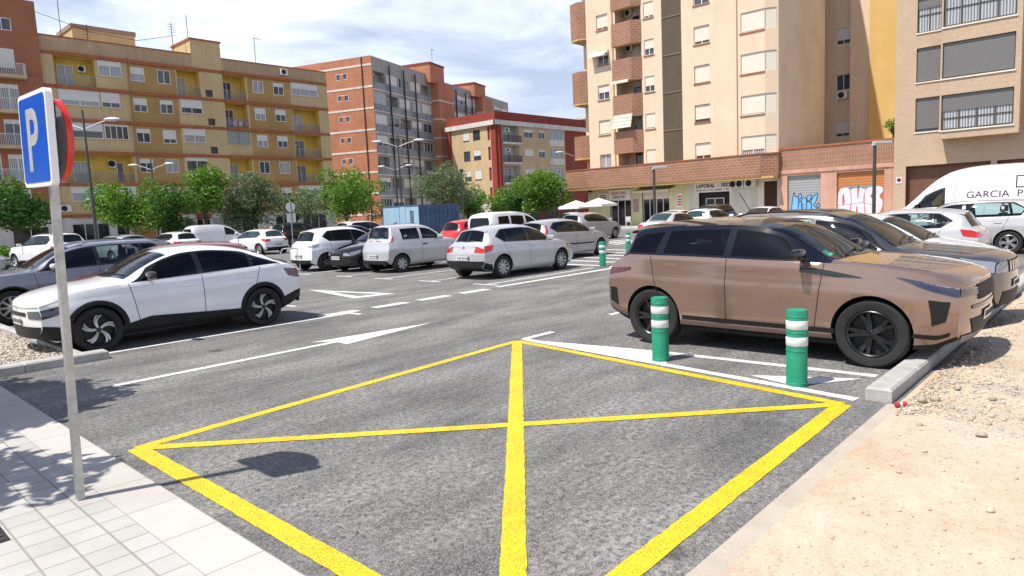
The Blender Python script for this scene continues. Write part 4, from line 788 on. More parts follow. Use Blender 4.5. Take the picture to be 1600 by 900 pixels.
outline(b, f, [(o_+.55, 2.42), (o_+.9, 2.30), (o_+1.3, 2.40), (o_+1.6, 2.28), (o_+2.3, 2.42)], .152, .09, 2, False); outline(b, f, [(o_, 1.2), (o_+.8, 1.25), (o_+1.5, 1.35), (o_+2.4, 1.1)], .1515, .025, 1, False)
b.build('graffiti', [M['gwhite'], M['gpink'], M['gteal']], W0)
# yellow blind walls and light-well behind the wing
Y0 = empty('apartment_building', (57.1, 18.8, 0), -R(90), 'recessed yellow and tan block with a column of small windows above the garages', 'building')
wb = MB(); f = F((0, 3.0), X_); hs = [(-.2, .9, z, z+1.25, .2, 0) for z in (6.6, 10.3, 13.9, 17.6, 21.2)]
f.wall(wb, -4, 1.05, 0, 28, hs, m=0); wb.box(1.05, 2.55, 2.3, 10, 0, 28, 1); wb.box(2.55, 8.9, 1.9, 10, 0, 28.5, 2)
wb.build('wall', [M['tan'], M['tan'], M['yellowwall']], Y0)
for i, z in enumerate((6.6, 10.3, 13.9, 17.6, 21.2)): f.window(Y0, -.2, .9, z, z+1.25, 2, [.8, 0, .75, .8, .5][i], rec=.12)
f.ac(Y0, -.05, 9.6, .8, .6)
# ---- beige brick block with wide dark blinds at the right edge ---------------------------------
E0 = empty('apartment_building', (46.5, 11.35, 0), -R(90), 'beige brick block with wide dark blinded windows at the right edge', 'building'); ey = lambda y: 11.35-y
f = F((0, 0), X_); fe = [5.35, 8.2, 11.0, 13.8, 16.6]; hs = [(ey(10.26), ey(9.05), z, z+1.95, .25, 0) for z in fe] + [(ey(8.82), 18, 3.6, 4.6, .0, 0)][:0]
wb = MB(); f.wall(wb, 0, 20, 3.5, 22, hs); f.wall(wb, 0, ey(10.75), 0, 3.5); f.wall(wb, ey(10.75), 20, 0, 3.5, [(ey(10.7), ey(6.5), .05, 3.4, .4, 1), (ey(6.2), ey(2.5), .05, 3.4, .4, 1)]); g = F((0, 14), -Y_); g.wall(wb, 0, 14, 0, 22)
wb.face([(0, 0, 22), (20, 0, 22), (20, 14, 22), (0, 14, 22)]); wb.build('wall', [M['beigebrick'], M['browndoor']], E0)
fb = F((0, -.85), X_); o0, o1 = ey(8.85), ey(5.2)
wb = MB(); fb.wall(wb, o0, o1, 4.78, 22, [(o0+.06, o1-.25, z-.1, z+1.85, .3, 0) for z in fe], m=0)
wb.face([(o0, 0, 4.78), (o0, -.85, 4.78), (o1, -.85, 4.78), (o1, 0, 4.78)][::-1], 1); vq(wb, (o0, 0), (o0, -.85), 4.78, 22); vq(wb, (o1, -.85), (o1, 0), 4.78, 22); wb.build('projecting_bay', [M['beigestack'], M['soffit']], E0)
for i, z in enumerate(fe):
    f.window(E0, ey(10.26), ey(9.05), z, z+1.95, 2, [.93, 1.0, .3, .5, 1][i], rec=.16, frame='darkframe', shut='grey_shutter', rows=1 if i < 2 else 2, glass='curtain' if i == 2 else 'glass')
    fb.window(E0, o0+.06, o1-.25, z-.1, z+1.85, 4 if i in (0, 2) else 2, [.45, 1.0, .0, 1, .5][i], rec=.16, frame='darkframe', shut='grey_shutter', rows=3 if i == 0 else 2, glass='curtain', bw=.09)
    beam(E0, 'sill', 'tangrey', f, ey(10.3), ey(9.0), z-.07, z-.003, -.05, .15); beam(E0, 'sill', 'tangrey', fb, o0, o1-.2, z-.18, z-.105, -.06, .1)
o = empty('no_parking_sign', (46.5, 11.05, 2.42), -R(90), 'small white square no-parking plate on the beige brick pier', 'sign'); beam(o, 'plate', 'signwhite', k, -.15, .15, 0, .36, -.03, -.004)
b = MB(); b.lathe([(0, 0), (.09, 0), (.09, -.004)], (0, -.034, .2), 18, 'y'); b.build('disc', M['ink'], o); b = MB(); b.lathe([(.09, 0), (.12, 0), (.12, -.006), (.09, -.006)], (0, -.034, .2), 18, 'y'); b.build('ring', M['redink'], o)
beam(E0, 'pipe', 'pinkrender', F((0, 0), X_), -.12, -.06, 0, 3.4, -.1, -.02)
# ------------------------------------------------------------------ trees
M['leaf_a'] = islandmat('leaves_fresh', [(.05, .125, .014), (.14, .27, .03), (.085, .19, .022), (.21, .36, .05), (.03, .08, .012)], .5, .35)
M['leaf_b'] = islandmat('leaves_dark', [(.03, .09, .014), (.07, .17, .026), (.045, .125, .02), (.10, .22, .036)], .5, .3)
M['leaf_c'] = islandmat('leaves_olive', [(.085, .135, .055), (.15, .205, .095), (.06, .11, .04), (.21, .26, .15), (.11, .175, .055)], .5, .3)
M['bark'] = mat('bark', (.10, .075, .055), .95, var=.35, vs=6, bump=.6, bs=25)
def leafmesh(C, sz, up=.35):
    n = len(C); a = RNG.normal(size=(n, 3)); a[:, 2] *= .5; a /= np.linalg.norm(a, axis=1)[:, None]; r = RNG.normal(size=(n, 3)); r[:, 2] += up
    b = np.cross(a, r); b /= np.linalg.norm(b, axis=1)[:, None]; s = (sz*RNG.uniform(.6, 1.3, n))[:, None]
    nn = np.cross(a, b)
    V = np.stack([C-a*s, C+b*s*.5+nn*s*.12, C+a*s, C-b*s*.5+nn*s*.12], 1); return V.reshape(-1, 3)
def tree(label, x, y, h, w, trunk, leaf, nleaf, size=.10, cz=None, seed=1, group='street trees', ncl=20, gap=.35, name='tree', lean=0, sparse=False, cat='tree'):
    rs = np.random.default_rng(seed); t = empty(name, (x, y, 0), 0, label, cat, group)
    ch = h-trunk; cc = np.array([lean, 0, trunk+ch*.5]); cl = []
    for i in range(ncl):
        d = rs.normal(size=3); d /= np.linalg.norm(d); rad = rs.uniform(.35, 1.0)
        c = cc + d*np.array([w/2, w/2, ch/2])*rad; c[2] = max(c[2], trunk*.85); cl.append((c, rs.uniform(.15, .30)*min(w, ch*1.3)*(.8 if sparse else 1)))
    tr = MB(); r0 = .05+.018*h; top = Vector((lean*.6, 0, trunk+ch*.55)); bend = rs.uniform(-.15, .15, 2)
    tr.tube([(0, 0, -.05), (bend[0]*.5, bend[1]*.5, trunk*.5), (bend[0]+lean*.3, bend[1], trunk), top], [r0*1.25, r0, r0*.8, r0*.3], 8); tr.build('trunk', M['bark'], t)
    nleaf = int(nleaf*.85); lb = MB()
    for c, r in cl:
        k = rs.uniform(.0, .6); s0 = Vector((bend[0]+lean*.3, bend[1], trunk)).lerp(top, k); m_ = s0.lerp(Vector(c), .5)+Vector(rs.uniform(-.15, .15, 3)); lb.tube([s0, m_, Vector(c)], [r0*.45, r0*.28, r0*.08], 5)
    lb.build('limbs', M['bark'], t)
    wts = np.array([r**2 for _, r in cl]); wts /= wts.sum(); idx = rs.choice(ncl, nleaf, p=wts); d = rs.normal(size=(nleaf, 3)); d /= np.linalg.norm(d, axis=1)[:, None]
    rr = rs.uniform(gap, 1.0, nleaf)**.6; C = np.array([c for c, _ in cl])[idx]+d*(rr*np.array([r for _, r in cl])[idx]*rs.choice([1, 1, 1, 1.22], nleaf))[:, None]*np.array([1, 1, .85]); V = leafmesh(C, size)
    me = bpy.data.meshes.new('crown'); F_ = np.arange(len(V)).reshape(-1, 4); me.vertices.add(len(V)); me.vertices.foreach_set('co', V.reshape(-1)); me.loops.add(len(V)); me.loops.foreach_set('vertex_index', F_.reshape(-1).astype(np.int32))
    me.polygons.add(len(F_)); me.polygons.foreach_set('loop_start', np.arange(0, len(V), 4)); me.polygons.foreach_set('loop_total', np.full(len(F_), 4)); me.update(); me.materials.append(M[leaf]); o = bpy.data.objects.new('crown', me); COL.objects.link(o); o.parent = t
    return t
tree('bushy green tree at the left edge in front of the plain red brick block', 9.6, 48, 4.75, 4.2, 1.8, 'leaf_b', 6500, .12, seed=3)
tree('broad orange tree with low round crown beside the tall lamp post', 18.0, 56, 6.0, 4.6, 1.5, 'leaf_a', 9000, .12, seed=5, lean=.2)
tree('low dark round tree right beside the broad orange tree', 21.2, 56.6, 4.9, 3.8, 1.3, 'leaf_b', 7000, .12, seed=6)
tree('bright green tree with a bare forked trunk before the ochre block', 24.8, 58, 6.7, 4.3, 2.5, 'leaf_a', 7500, .12, seed=8)
tree('grey-green olive-toned tree leaning over the road sign', 29.3, 58, 5.9, 6.3, 1.9, 'leaf_c', 9500, .13, seed=9, lean=-.4)
tree('sparse olive-toned tree with a dark trunk behind the road sign', 33.6, 58.6, 5.0, 4.4, 1.6, 'leaf_c', 3500, .12, seed=19, sparse=True)
tree('large fresh green round tree before the corner of the orange brick slab', 38.8, 58, 6.3, 7.6, 1.5, 'leaf_a', 13000, .13, seed=11, ncl=22)
tree('loose open-crowned tree with a pale trunk behind the blue cabin', 50.6, 57, 7.6, 6.6, 2.3, 'leaf_c', 6500, .14, seed=13, sparse=True, ncl=20)
tree('small leafy tree low behind the blue cabin', 55.3, 58, 4.6, 4.4, 1.4, 'leaf_a', 4500, .14, seed=14, sparse=True)
tree('small round tree between the blue cabin and the yellow brick house', 51.6, 49, 4.1, 3.6, 1.3, 'leaf_a', 6000, .13, seed=15)
tree('dense dark green tree left of the tiled band of the tan tower', 46.4, 40.6, 4.3, 4.0, 1.5, 'leaf_b', 8500, .12, seed=17)
tree('tall bright green tree touching the left end of the tiled band', 43.8, 36.9, 4.75, 3.9, 1.7, 'leaf_a', 9500, .12, seed=18)
tree('leafy young tree on the pavement just outside the left edge of the photo', -1.75, 7.35, 4.4, 2.8, 2.2, 'leaf_b', 8500, .11, seed=23)
tree('leafy young tree farther along the pavement beyond the left edge of the photo', -.75, 10.0, 5.4, 3.0, 2.4, 'leaf_b', 12000, .12, seed=24)
tree('weedy shrub growing on the garage roof beside the beige block', 48.8, 11.9, 6.7, 1.1, 5.15, 'leaf_a', 500, .08, seed=31, name='shrub', group=None, ncl=6, cat='shrub')
tree('clipped hedge bush behind the white car at the left edge', 8.3, 46.2, 1.1, 2.6, .15, 'leaf_a', 2500, .08, seed=33, name='bush', group=None, cat='bush')
# ------------------------------------------------------------------ lamp posts
def lamp_post(x, y, h, rz, label, double=True, arm=1.3):
    t = empty('street_lamp', (x, y, 0), rz, label, 'street lamp', 'street lamps'); b = MB(); b.tube([(0, 0, 0), (0, 0, h*.35), (0, 0, h)], [.11, .085, .05], 10); b.lathe([(.16, 0), (.16, .35), (.12, .45)], n=10); b.build('post', M['postgreen'], t)
    for s_ in ((1, -1) if double else (1,)):
        b = MB(); z = h*.93; b.tube([(0, 0, z-.45), (s_*arm*.5, 0, z-.18), (s_*arm, 0, z)], .03, 6); a = b.build('arm', M['lampgrey'], t)
        b = MB(); P = []
        for i in range(9):
            u = i/8; r = .19*math.sin(math.pi*min(1, .12+u*.83))**.7; P.append([(s_*(arm-.15+u*.85), r*math.cos(q*2*math.pi/10), z+.03+r*.62*math.sin(q*2*math.pi/10)) for q in range(11)])
        b.grid(P); b.build('lamp_head', M['lampgrey'], a)
    return t
lamp_post(12.2, 42.6, 8.3, R(43-90), 'tall double-armed street lamp nearest the parking sign, left of the broad orange tree')
lamp_post(22.9, 63.2, 7.7, R(43-90), 'double-armed street lamp rising out of the broad orange tree crown')
lamp_post(49.0, 72.0-9, 8.0, R(43-90), 'double-armed street lamp before the left corner of the orange brick slab')
lamp_post(36.3, 46.1, 8.6, R(43-90+180), 'double-armed street lamp standing behind the blue cabin', arm=1.5)
lamp_post(57.0, 43.6, 8.1, R(43-90), 'street lamp whose head shows just left of the tan tower', arm=1.2)
def led_lamp(x, y, h, label, rz=0):
    t = empty('street_lamp', (x, y, 0), rz, label, 'street lamp', 'street lamps'); b = MB(); b.tube([(0, 0, 0), (0, 0, h)], [.085, .075], 10); b.lathe([(.10, 0), (.10, .5), (.085, .52)], n=10); b.build('post', M['postgreen'], t)
    b = MB(); b.box(-.05, .75, -.13, .13, h-.02, h+.07); b.box(-.1, .1, -.1, .1, h-.12, h-.021); b.build('lamp_head', M['lampgrey'], t)
led_lamp(36.8, 22.1, 4.05, 'short single-headed street lamp in front of the cafe windows', R(-47)); led_lamp(35.0, 9.35, 4.2, 'short single-headed street lamp in front of the orange graffitied shutter', R(-47))
# ------------------------------------------------------------------ the parking sign
P0 = empty('parking_sign', (1.25, 5.36, 0), R(-2), 'blue parking sign with a white P on a galvanised post in the pavement', 'road sign'); P0.rotation_euler = (R(1.4), R(1.33), R(1.5))
b = MB(); b.box(-.022, .022, -.03, .03, -.02, 2.78); b.build('post', M['galv'], P0)
b = MB(); b.box(-.032, -.0225, -.03, -.01, 1.5, 2.1); b.build('bracket', M['galv'], P0)
M['signblue'] = mat('sign_blue', (.012, .095, .56), .28, var=.12, vs=2, coat=.3); M['signred'] = mat('sign_red', (.62, .03, .02), .35, coat=.3); M['signback'] = mat('sign_back', (.40, .42, .44), .4, .5)
def rrect(w, h, r, n=6):
    P = []
    for cx_, cz_, a0 in ((w-r, h-r, 0), (-w+r, h-r, 90), (-w+r, -h+r, 180), (w-r, -h+r, 270)):
        for i in range(n+1): a = R(a0+90*i/n); P.append((cx_+r*math.cos(a), cz_+r*math.sin(a)))
    return P
def plate(par, name, m, P, x0, x1, zc, yc=0):
    b = MB(); n = len(P); A = [(x0, p[0]+yc, p[1]+zc) for p in P]; B = [(x1, p[0]+yc, p[1]+zc) for p in P]; b.face(A); b.face(B[::-1])
    for i in range(n): b.face([A[i], A[(i+1) % n], B[(i+1) % n], B[i]])
    return b.build(name, m, par)
zc = 2.46
sp = plate(P0, 'sign_panel', M['signwhite'], rrect(.30, .30, .045), -.085, -.045, zc); plate(sp, 'blue_field', M['signblue'], rrect(.272, .272, .03), -.0885, -.0855, zc)
fr = F((0, 0), X_)
class SF:   # sign face looking along -x; a runs from far (+y) to near (-y)
    def p(s, a, z, d=0): return (-.0895+d, -a, z)
text(sp, 'P', SF(), -.13, zc-.20, .40, 0, M['signwhite'], .24, name='letter_P', bold=.02, extr=-.0)
b = MB(); b.lathe([(.0, .066), (.258, .066), (.27, .058), (.27, .024), (.25, .024)], (0, 0, zc), 40, 'x'); o = b.build('no_entry_disc', M['signred'], P0); b = MB(); b.lathe([(0, .034), (.25, .034)], (0, 0, zc), 32, 'x'); b.build('back_plate', M['signback'], o); b = MB(); b.box(.0665, .069, -.2, .2, zc-.05, zc+.05); b.build('white_bar', M['signwhite'], o)
for zz in (zc-.12, zc+.12): b = MB(); b.box(-.044, .030, -.06, .06, zz-.02, zz+.02); b.build('clamp', M['signback'], P0)
# drain grating in the pavement
b = MB(); b.box(.18, .78, 5.0, 5.95, .0105, .014)
for i in range(14): b.box(.2, .76, 5.03+i*.066, 5.03+i*.066+.03, .014, .019, 1)
tag(b.build('drain_grating', [M['dark'], M['postgreen']]), 'dark drain grating set in the pavement beside the parking sign post', 'grating')
# ------------------------------------------------------------------ bollards
M['green'] = mat('bollard_green', (.0, .22, .12), .48, col2=(.025, .29, .17), vs=7, bump=.1, bs=20); M['reflective'] = mat('reflective_band', (.68, .68, .68), .35, var=.12, vs=30)
def bollard(x, y, label):
    t = empty('bollard', (x, y, 0), 0, label, 'bollard', 'green flexible bollards'); r = .10; b = MB()
    b.lathe([(r*1.02, 0), (r*1.02, .03), (r, .04), (r, .75), (r*.97, .765), (r*.6, .77), (0, .77)], n=28); o = b.build('post', M['green'], t)
    for z in (.41, .575):
        b = MB(); b.lathe([(r+.001, z), (r+.004, z+.004), (r+.004, z+.084), (r+.001, z+.088)], n=28); b.build('reflective_band', M['reflective'], t)
    b = MB(); [b.lathe([(r+.001, z), (r+.005, z+.004), (r+.001, z+.008)], n=28) for z in (.03, .36, .54, .70)]; b.build('rim', M['green'], t)
    return t
bollard(6.80, 2.50, 'green and white bollard beside the front door of the bronze SUV, nearest to the kerb'); bollard(7.06, 4.20, 'green and white bollard in front of the rear wheel of the bronze SUV')
bollard(17.5, 12.4, 'green and white bollard standing alone on the hatched island beyond the bronze SUV'); bollard(23.4, 15.3, 'far green and white bollard just left of the rear of the bronze SUV'); bollard(23.9, 15.0, 'far green bollard mostly hidden behind the rear window of the bronze SUV')
# ------------------------------------------------------------------ blue site cabin
M['cab1'] = mat('pale_blue_sheet', (.36, .50, .62), .5, col2=(.27, .42, .56), vs=.9); M['cab2'] = mat('dark_blue_sheet', (.06, .125, .215), .55, var=.3, vs=.8)
K0 = empty('site_cabin', (30.1, 36.4, 0), 0, 'blue metal site cabin with pale end panels among the trees', 'cabin')
b = MB(); b.box(0, 3.7, 0, 4.0, .03, 2.42, 0); b.box(-.02, 3.72, -.02, 4.02, 2.42, 2.52, 0)
for i in range(9): b.box(.2+i*.4, .26+i*.4, -.035, -.002, .2, 2.38)
b.build('body', M['cab2'], K0)
b = MB(); b.box(-.03, -.002, .03, 1.42, .15, 2.40); b.box(-.03, -.002, 1.46, 2.1, .15, 2.42); b.box(-.03, -.002, 2.15, 3.97, .15, 2.40); b.build('end_panel', M['cab1'], K0)
b = MB(); [b.box(-.05, -.031, .55, .95, 1.1+.11*i, 1.15+.11*i) for i in range(10)]; b.build('louvre', M['dark'], K0)
rr = random.Random(8); b = MB(); pts = []
for j in range(3):
    pts = [(2.7+rr.uniform(-.5, .9), 1.0+rr.uniform(-.35, .45)) for _ in range(7)]
    for i in range(6): b.tube([(-.035, pts[i][0], pts[i][1]), (-.035, pts[i+1][0], pts[i+1][1])], .018, 4)
b.build('graffiti', M['darkframe'], K0)
# ------------------------------------------------------------------ parasols, sign backs, thin posts
def parasol(x, y, h, w, label):
    t = empty('parasol', (x, y, 0), 0, label, 'parasol', 'white cafe parasols'); b = MB(); b.tube([(0, 0, 0), (0, 0, h)], .03, 8); b.build('pole', M['galv'], t); b = MB(); q = [(-w, -w), (w, -w), (w, w), (-w, w)]
    for i in range(4):
        a, c = q[i], q[(i+1) % 4]; m_ = ((a[0]+c[0])/2, (a[1]+c[1])/2)
        b.face([(a[0], a[1], h-.38), (m_[0], m_[1], h-.34), (0, 0, h+.12)]); b.face([(m_[0], m_[1], h-.34), (c[0], c[1], h-.38), (0, 0, h+.12)]); b.face([(a[0], a[1], h-.55), (c[0], c[1], h-.55), (c[0], c[1], h-.38), (a[0], a[1], h-.38)])
    b.build('canopy', M['awning2'], t)
M['awning2'] = mat('white_canvas', (.80, .79, .75), .8)
parasol(44.4, 33.9, 2.3, 1.05, 'left white cafe parasol, nearer the tree'); parasol(44.7, 31.9, 2.4, 1.05, 'right white cafe parasol in front of the cafe door')
for i, (x, y) in enumerate(((45.4, 29.6), (45.6, 31.5))):
    t = empty('cafe_chair', (x, y, .12), .4, 'pale cafe chair on the pavement, ' + ('right of the cafe door' if i == 0 else 'under the right parasol'), 'chair'); b = MB(); b.box(-.2, .2, -.2, .2, .42, .46); b.build('seat', M['railwhite'], t); b = MB(); b.box(-.2, -.17, -.2, .2, .5, .85); b.build('backrest', M['railwhite'], t)
    for sx in (-.18, .18):
        for sy in (-.18, .18): b = MB(); b.tube([(sx, sy, 0), (sx, sy, .42)], .015, 6); b.build('leg', M['railwhite'], t)
t = empty('road_sign', (23.7, 42.0, 0), R(-47), 'grey back of a round and a square road sign on one post before the trees', 'road sign'); b = MB(); b.tube([(0, 0, 0), (0, 0, 3.2)], .035, 8); b.build('post', M['galv'], t)
b = MB(); b.lathe([(0, .04), (.32, .04), (.32, .07), (0, .07)], (0, 0, 2.75), 24, 'y'); b.build('round_panel', M['signback'], t); b = MB(); b.box(-.3, .3, .04, .07, 1.72, 2.32); b.build('square_panel', M['signback'], t)
t = empty('utility_post', (41.2, 43.8, 0), 0, 'thin dark post between the blue cabin and the small round tree', 'post'); b = MB(); b.tube([(0, 0, 0), (0, 0, 5.4)], [.07, .05], 8); b.build('shaft', M['postgreen'], t); b = MB(); b.box(-.12, .12, -.12, .12, 5.4, 5.6); b.build('cap', M['postgreen'], t)
t = empty('bike_hoop', (12.6, 22.6, 0), R(-40), 'bent galvanised hoop barrier beside the white electric hatchback', 'barrier'); b = MB(); b.tube([(-.32, 0, 0), (-.32, 0, .72), (-.27, 0, .83), (-.2, 0, .86), (.2, 0, .86), (.27, 0, .83), (.32, 0, .72), (.32, 0, 0)], .025, 8); b.build('hoop', M['galv'], t); b = MB(); [b.box(s_*.32-.06, s_*.32+.06, -.06, .06, 0, .012) for s_ in (-1, 1)]; b.build('base_plate', M['galv'], t)
for i, (x, y, lab) in enumerate(((7.5, 46.5, 'timber tree guard under the tree at the left edge'), (28.6, 55.5, 'timber tree guard beside the olive-toned tree'), (43.4, 39.2, 'timber tree guard before the dense dark tree by the tower'))):
    t = empty('tree_guard', (x, y, 0), .3, lab, 'tree guard'); 
    for sx in (-.35, .35): b = MB(); b.box(sx-.04, sx+.04, -.04, .04, 0, 1.6); b.build('stake', M['soffit'], t)
    b = MB(); b.box(-.45, .45, -.06, -.041, 1.25, 1.36); b.build('rail', M['soffit'], t)
# crushed can at the kerb end, white litter on the dirt
t = empty('crushed_can', (6.50, 1.50, .012), .6, 'crushed red drinks can at the end of the raised kerb', 'can'); b = MB(); b.lathe([(0, -.045), (.024, -.046), (.027, -.03), (.018, 0), (.027, .03), (.024, .044), (0, .045)], (0, 0, .025), 14, 'y'); b.build('can_body', mat('faded_can_red', (.34, .045, .04), .45), t); b = MB(); b.lathe([(.0225, -.010), (.0205, .0), (.0225, .010)], (0, 0, .025), 14, 'y'); b.build('silver_band', M['lampgrey'], t)
o = stones('litter', [(RNG.uniform(-.14, .14), RNG.uniform(-.1, .1), RNG.uniform(.03, .07)) for _ in range(14)], [.045]*14, M['signwhite']); o.location = (9.55, .72, .04); tag(o, 'crumpled white paper litter lying on the dirt past the nose of the bronze SUV', 'litter')
# ------------------------------------------------------------------ person and scooter far behind
def skin(name, verts, edges, rad, m, par, sub=2):
    me = bpy.data.meshes.new(name); me.from_pydata(verts, edges, []); o = bpy.data.objects.new(name, me); COL.objects.link(o); o.modifiers.new('skin', 'SKIN'); 
    for i, r in enumerate(rad): me.skin_vertices[0].data[i].radius = (r, r) if not isinstance(r, tuple) else r
    me.skin_vertices[0].data[0].use_root = True
    q = o.modifiers.new('s', 'SUBSURF'); q.levels = sub; q.render_levels = sub; dg = bpy.context.evaluated_depsgraph_get(); m2 = bpy.data.meshes.new_from_object(o.evaluated_get(dg)); bpy.data.objects.remove(o)
    m2.materials.clear(); m2.materials.append(m); m2.polygons.foreach_set('use_smooth', [True]*len(m2.polygons)); n_ = bpy.data.objects.new(name, m2); COL.objects.link(n_); n_.parent = par; return n_
M['skinm'] = mat('skin', (.50, .30, .21), .6); M['shirt'] = mat('red_shirt', (.50, .10, .07), .8); M['jeans'] = mat('dark_blue_trousers', (.05, .07, .16), .9); M['hairm'] = mat('dark_hair', (.03, .02, .015), .7)
pt = empty('person', (24.6, 46.4, 0), R(20), 'person in a red top and dark blue trousers standing under the trees', 'person')
J = [(0, 0, .95), (0, 0, 1.15), (0, 0, 1.38), (0, 0, 1.47), (.01, 0, 1.60), (.01, 0, 1.70), (0, .19, 1.36), (.02, .26, 1.10), (.12, .24, .90), (0, -.19, 1.36), (.0, -.25, 1.10), (.10, -.25, .88), (0, .09, .90), (.02, .10, .50), (0, .11, .08), (.12, .12, .03), (0, -.09, .90), (-.01, -.10, .50), (-.04, -.11, .08), (.08, -.12, .03), (.15, .235, .82), (.13, -.25, .80)]
E_ = [(0, 1), (1, 2), (2, 3), (3, 4), (4, 5), (2, 6), (6, 7), (7, 8), (2, 9), (9, 10), (10, 11), (0, 12), (12, 13), (13, 14), (14, 15), (0, 16), (16, 17), (17, 18), (18, 19), (8, 20), (11, 21)]
skin('body', J, E_, [.13, .12, .12, .055, .095, .07, .055, .042, .03, .055, .042, .03, .085, .058, .042, .035, .085, .058, .042, .035, .035, .035], M['skinm'], pt)
skin('shirt', [J[i] for i in (0, 1, 2, 6, 7, 9, 10)], [(0, 1), (1, 2), (2, 3), (3, 4), (2, 5), (5, 6)], [.15, .14, .145, .075, .058, .075, .058], M['shirt'], pt); skin('trousers', [J[i] for i in (0, 12, 13, 14, 16, 17, 18)], [(0, 1), (1, 2), (2, 3), (0, 4), (4, 5), (5, 6)], [.155, .105, .08, .06, .105, .08, .06], M['jeans'], pt)
skin('hair', [(-.02, 0, 1.60), (-.01, 0, 1.70), (.03, 0, 1.74)], [(0, 1), (1, 2)], [.098, .10, .07], M['hairm'], pt)
# ------------------------------------------------------------------ cars
def pchip(pts, x):
    p = np.array(pts, float); X, Y = p[:, 0], p[:, 1]; h = np.diff(X); d = np.diff(Y)/h; m = np.zeros(len(X))
    for i in range(1, len(X)-1):
        if d[i-1]*d[i] > 0: w1, w2 = 2*h[i]+h[i-1], h[i]+2*h[i-1]; m[i] = (w1+w2)/(w1/d[i-1]+w2/d[i])
    m[0], m[-1] = d[0], d[-1]; x = np.clip(np.asarray(x, float), X[0], X[-1]); i = np.clip(np.searchsorted(X, x)-1, 0, len(h)-1); t = (x-X[i])/h[i]
    return (2*t**3-3*t**2+1)*Y[i]+(t**3-2*t**2+t)*h[i]*m[i]+(-2*t**3+3*t**2)*Y[i+1]+(t**3-t**2)*h[i]*m[i+1]
INSET = [(0, .11), (.06, .06), (.16, .028), (.30, .012), (.46, .007), (.60, .0), (.70, .0), (.76, .012), (.86, .030), (.93, .036), (1, .060)]
NB, NG, NR = 14, 8, 7
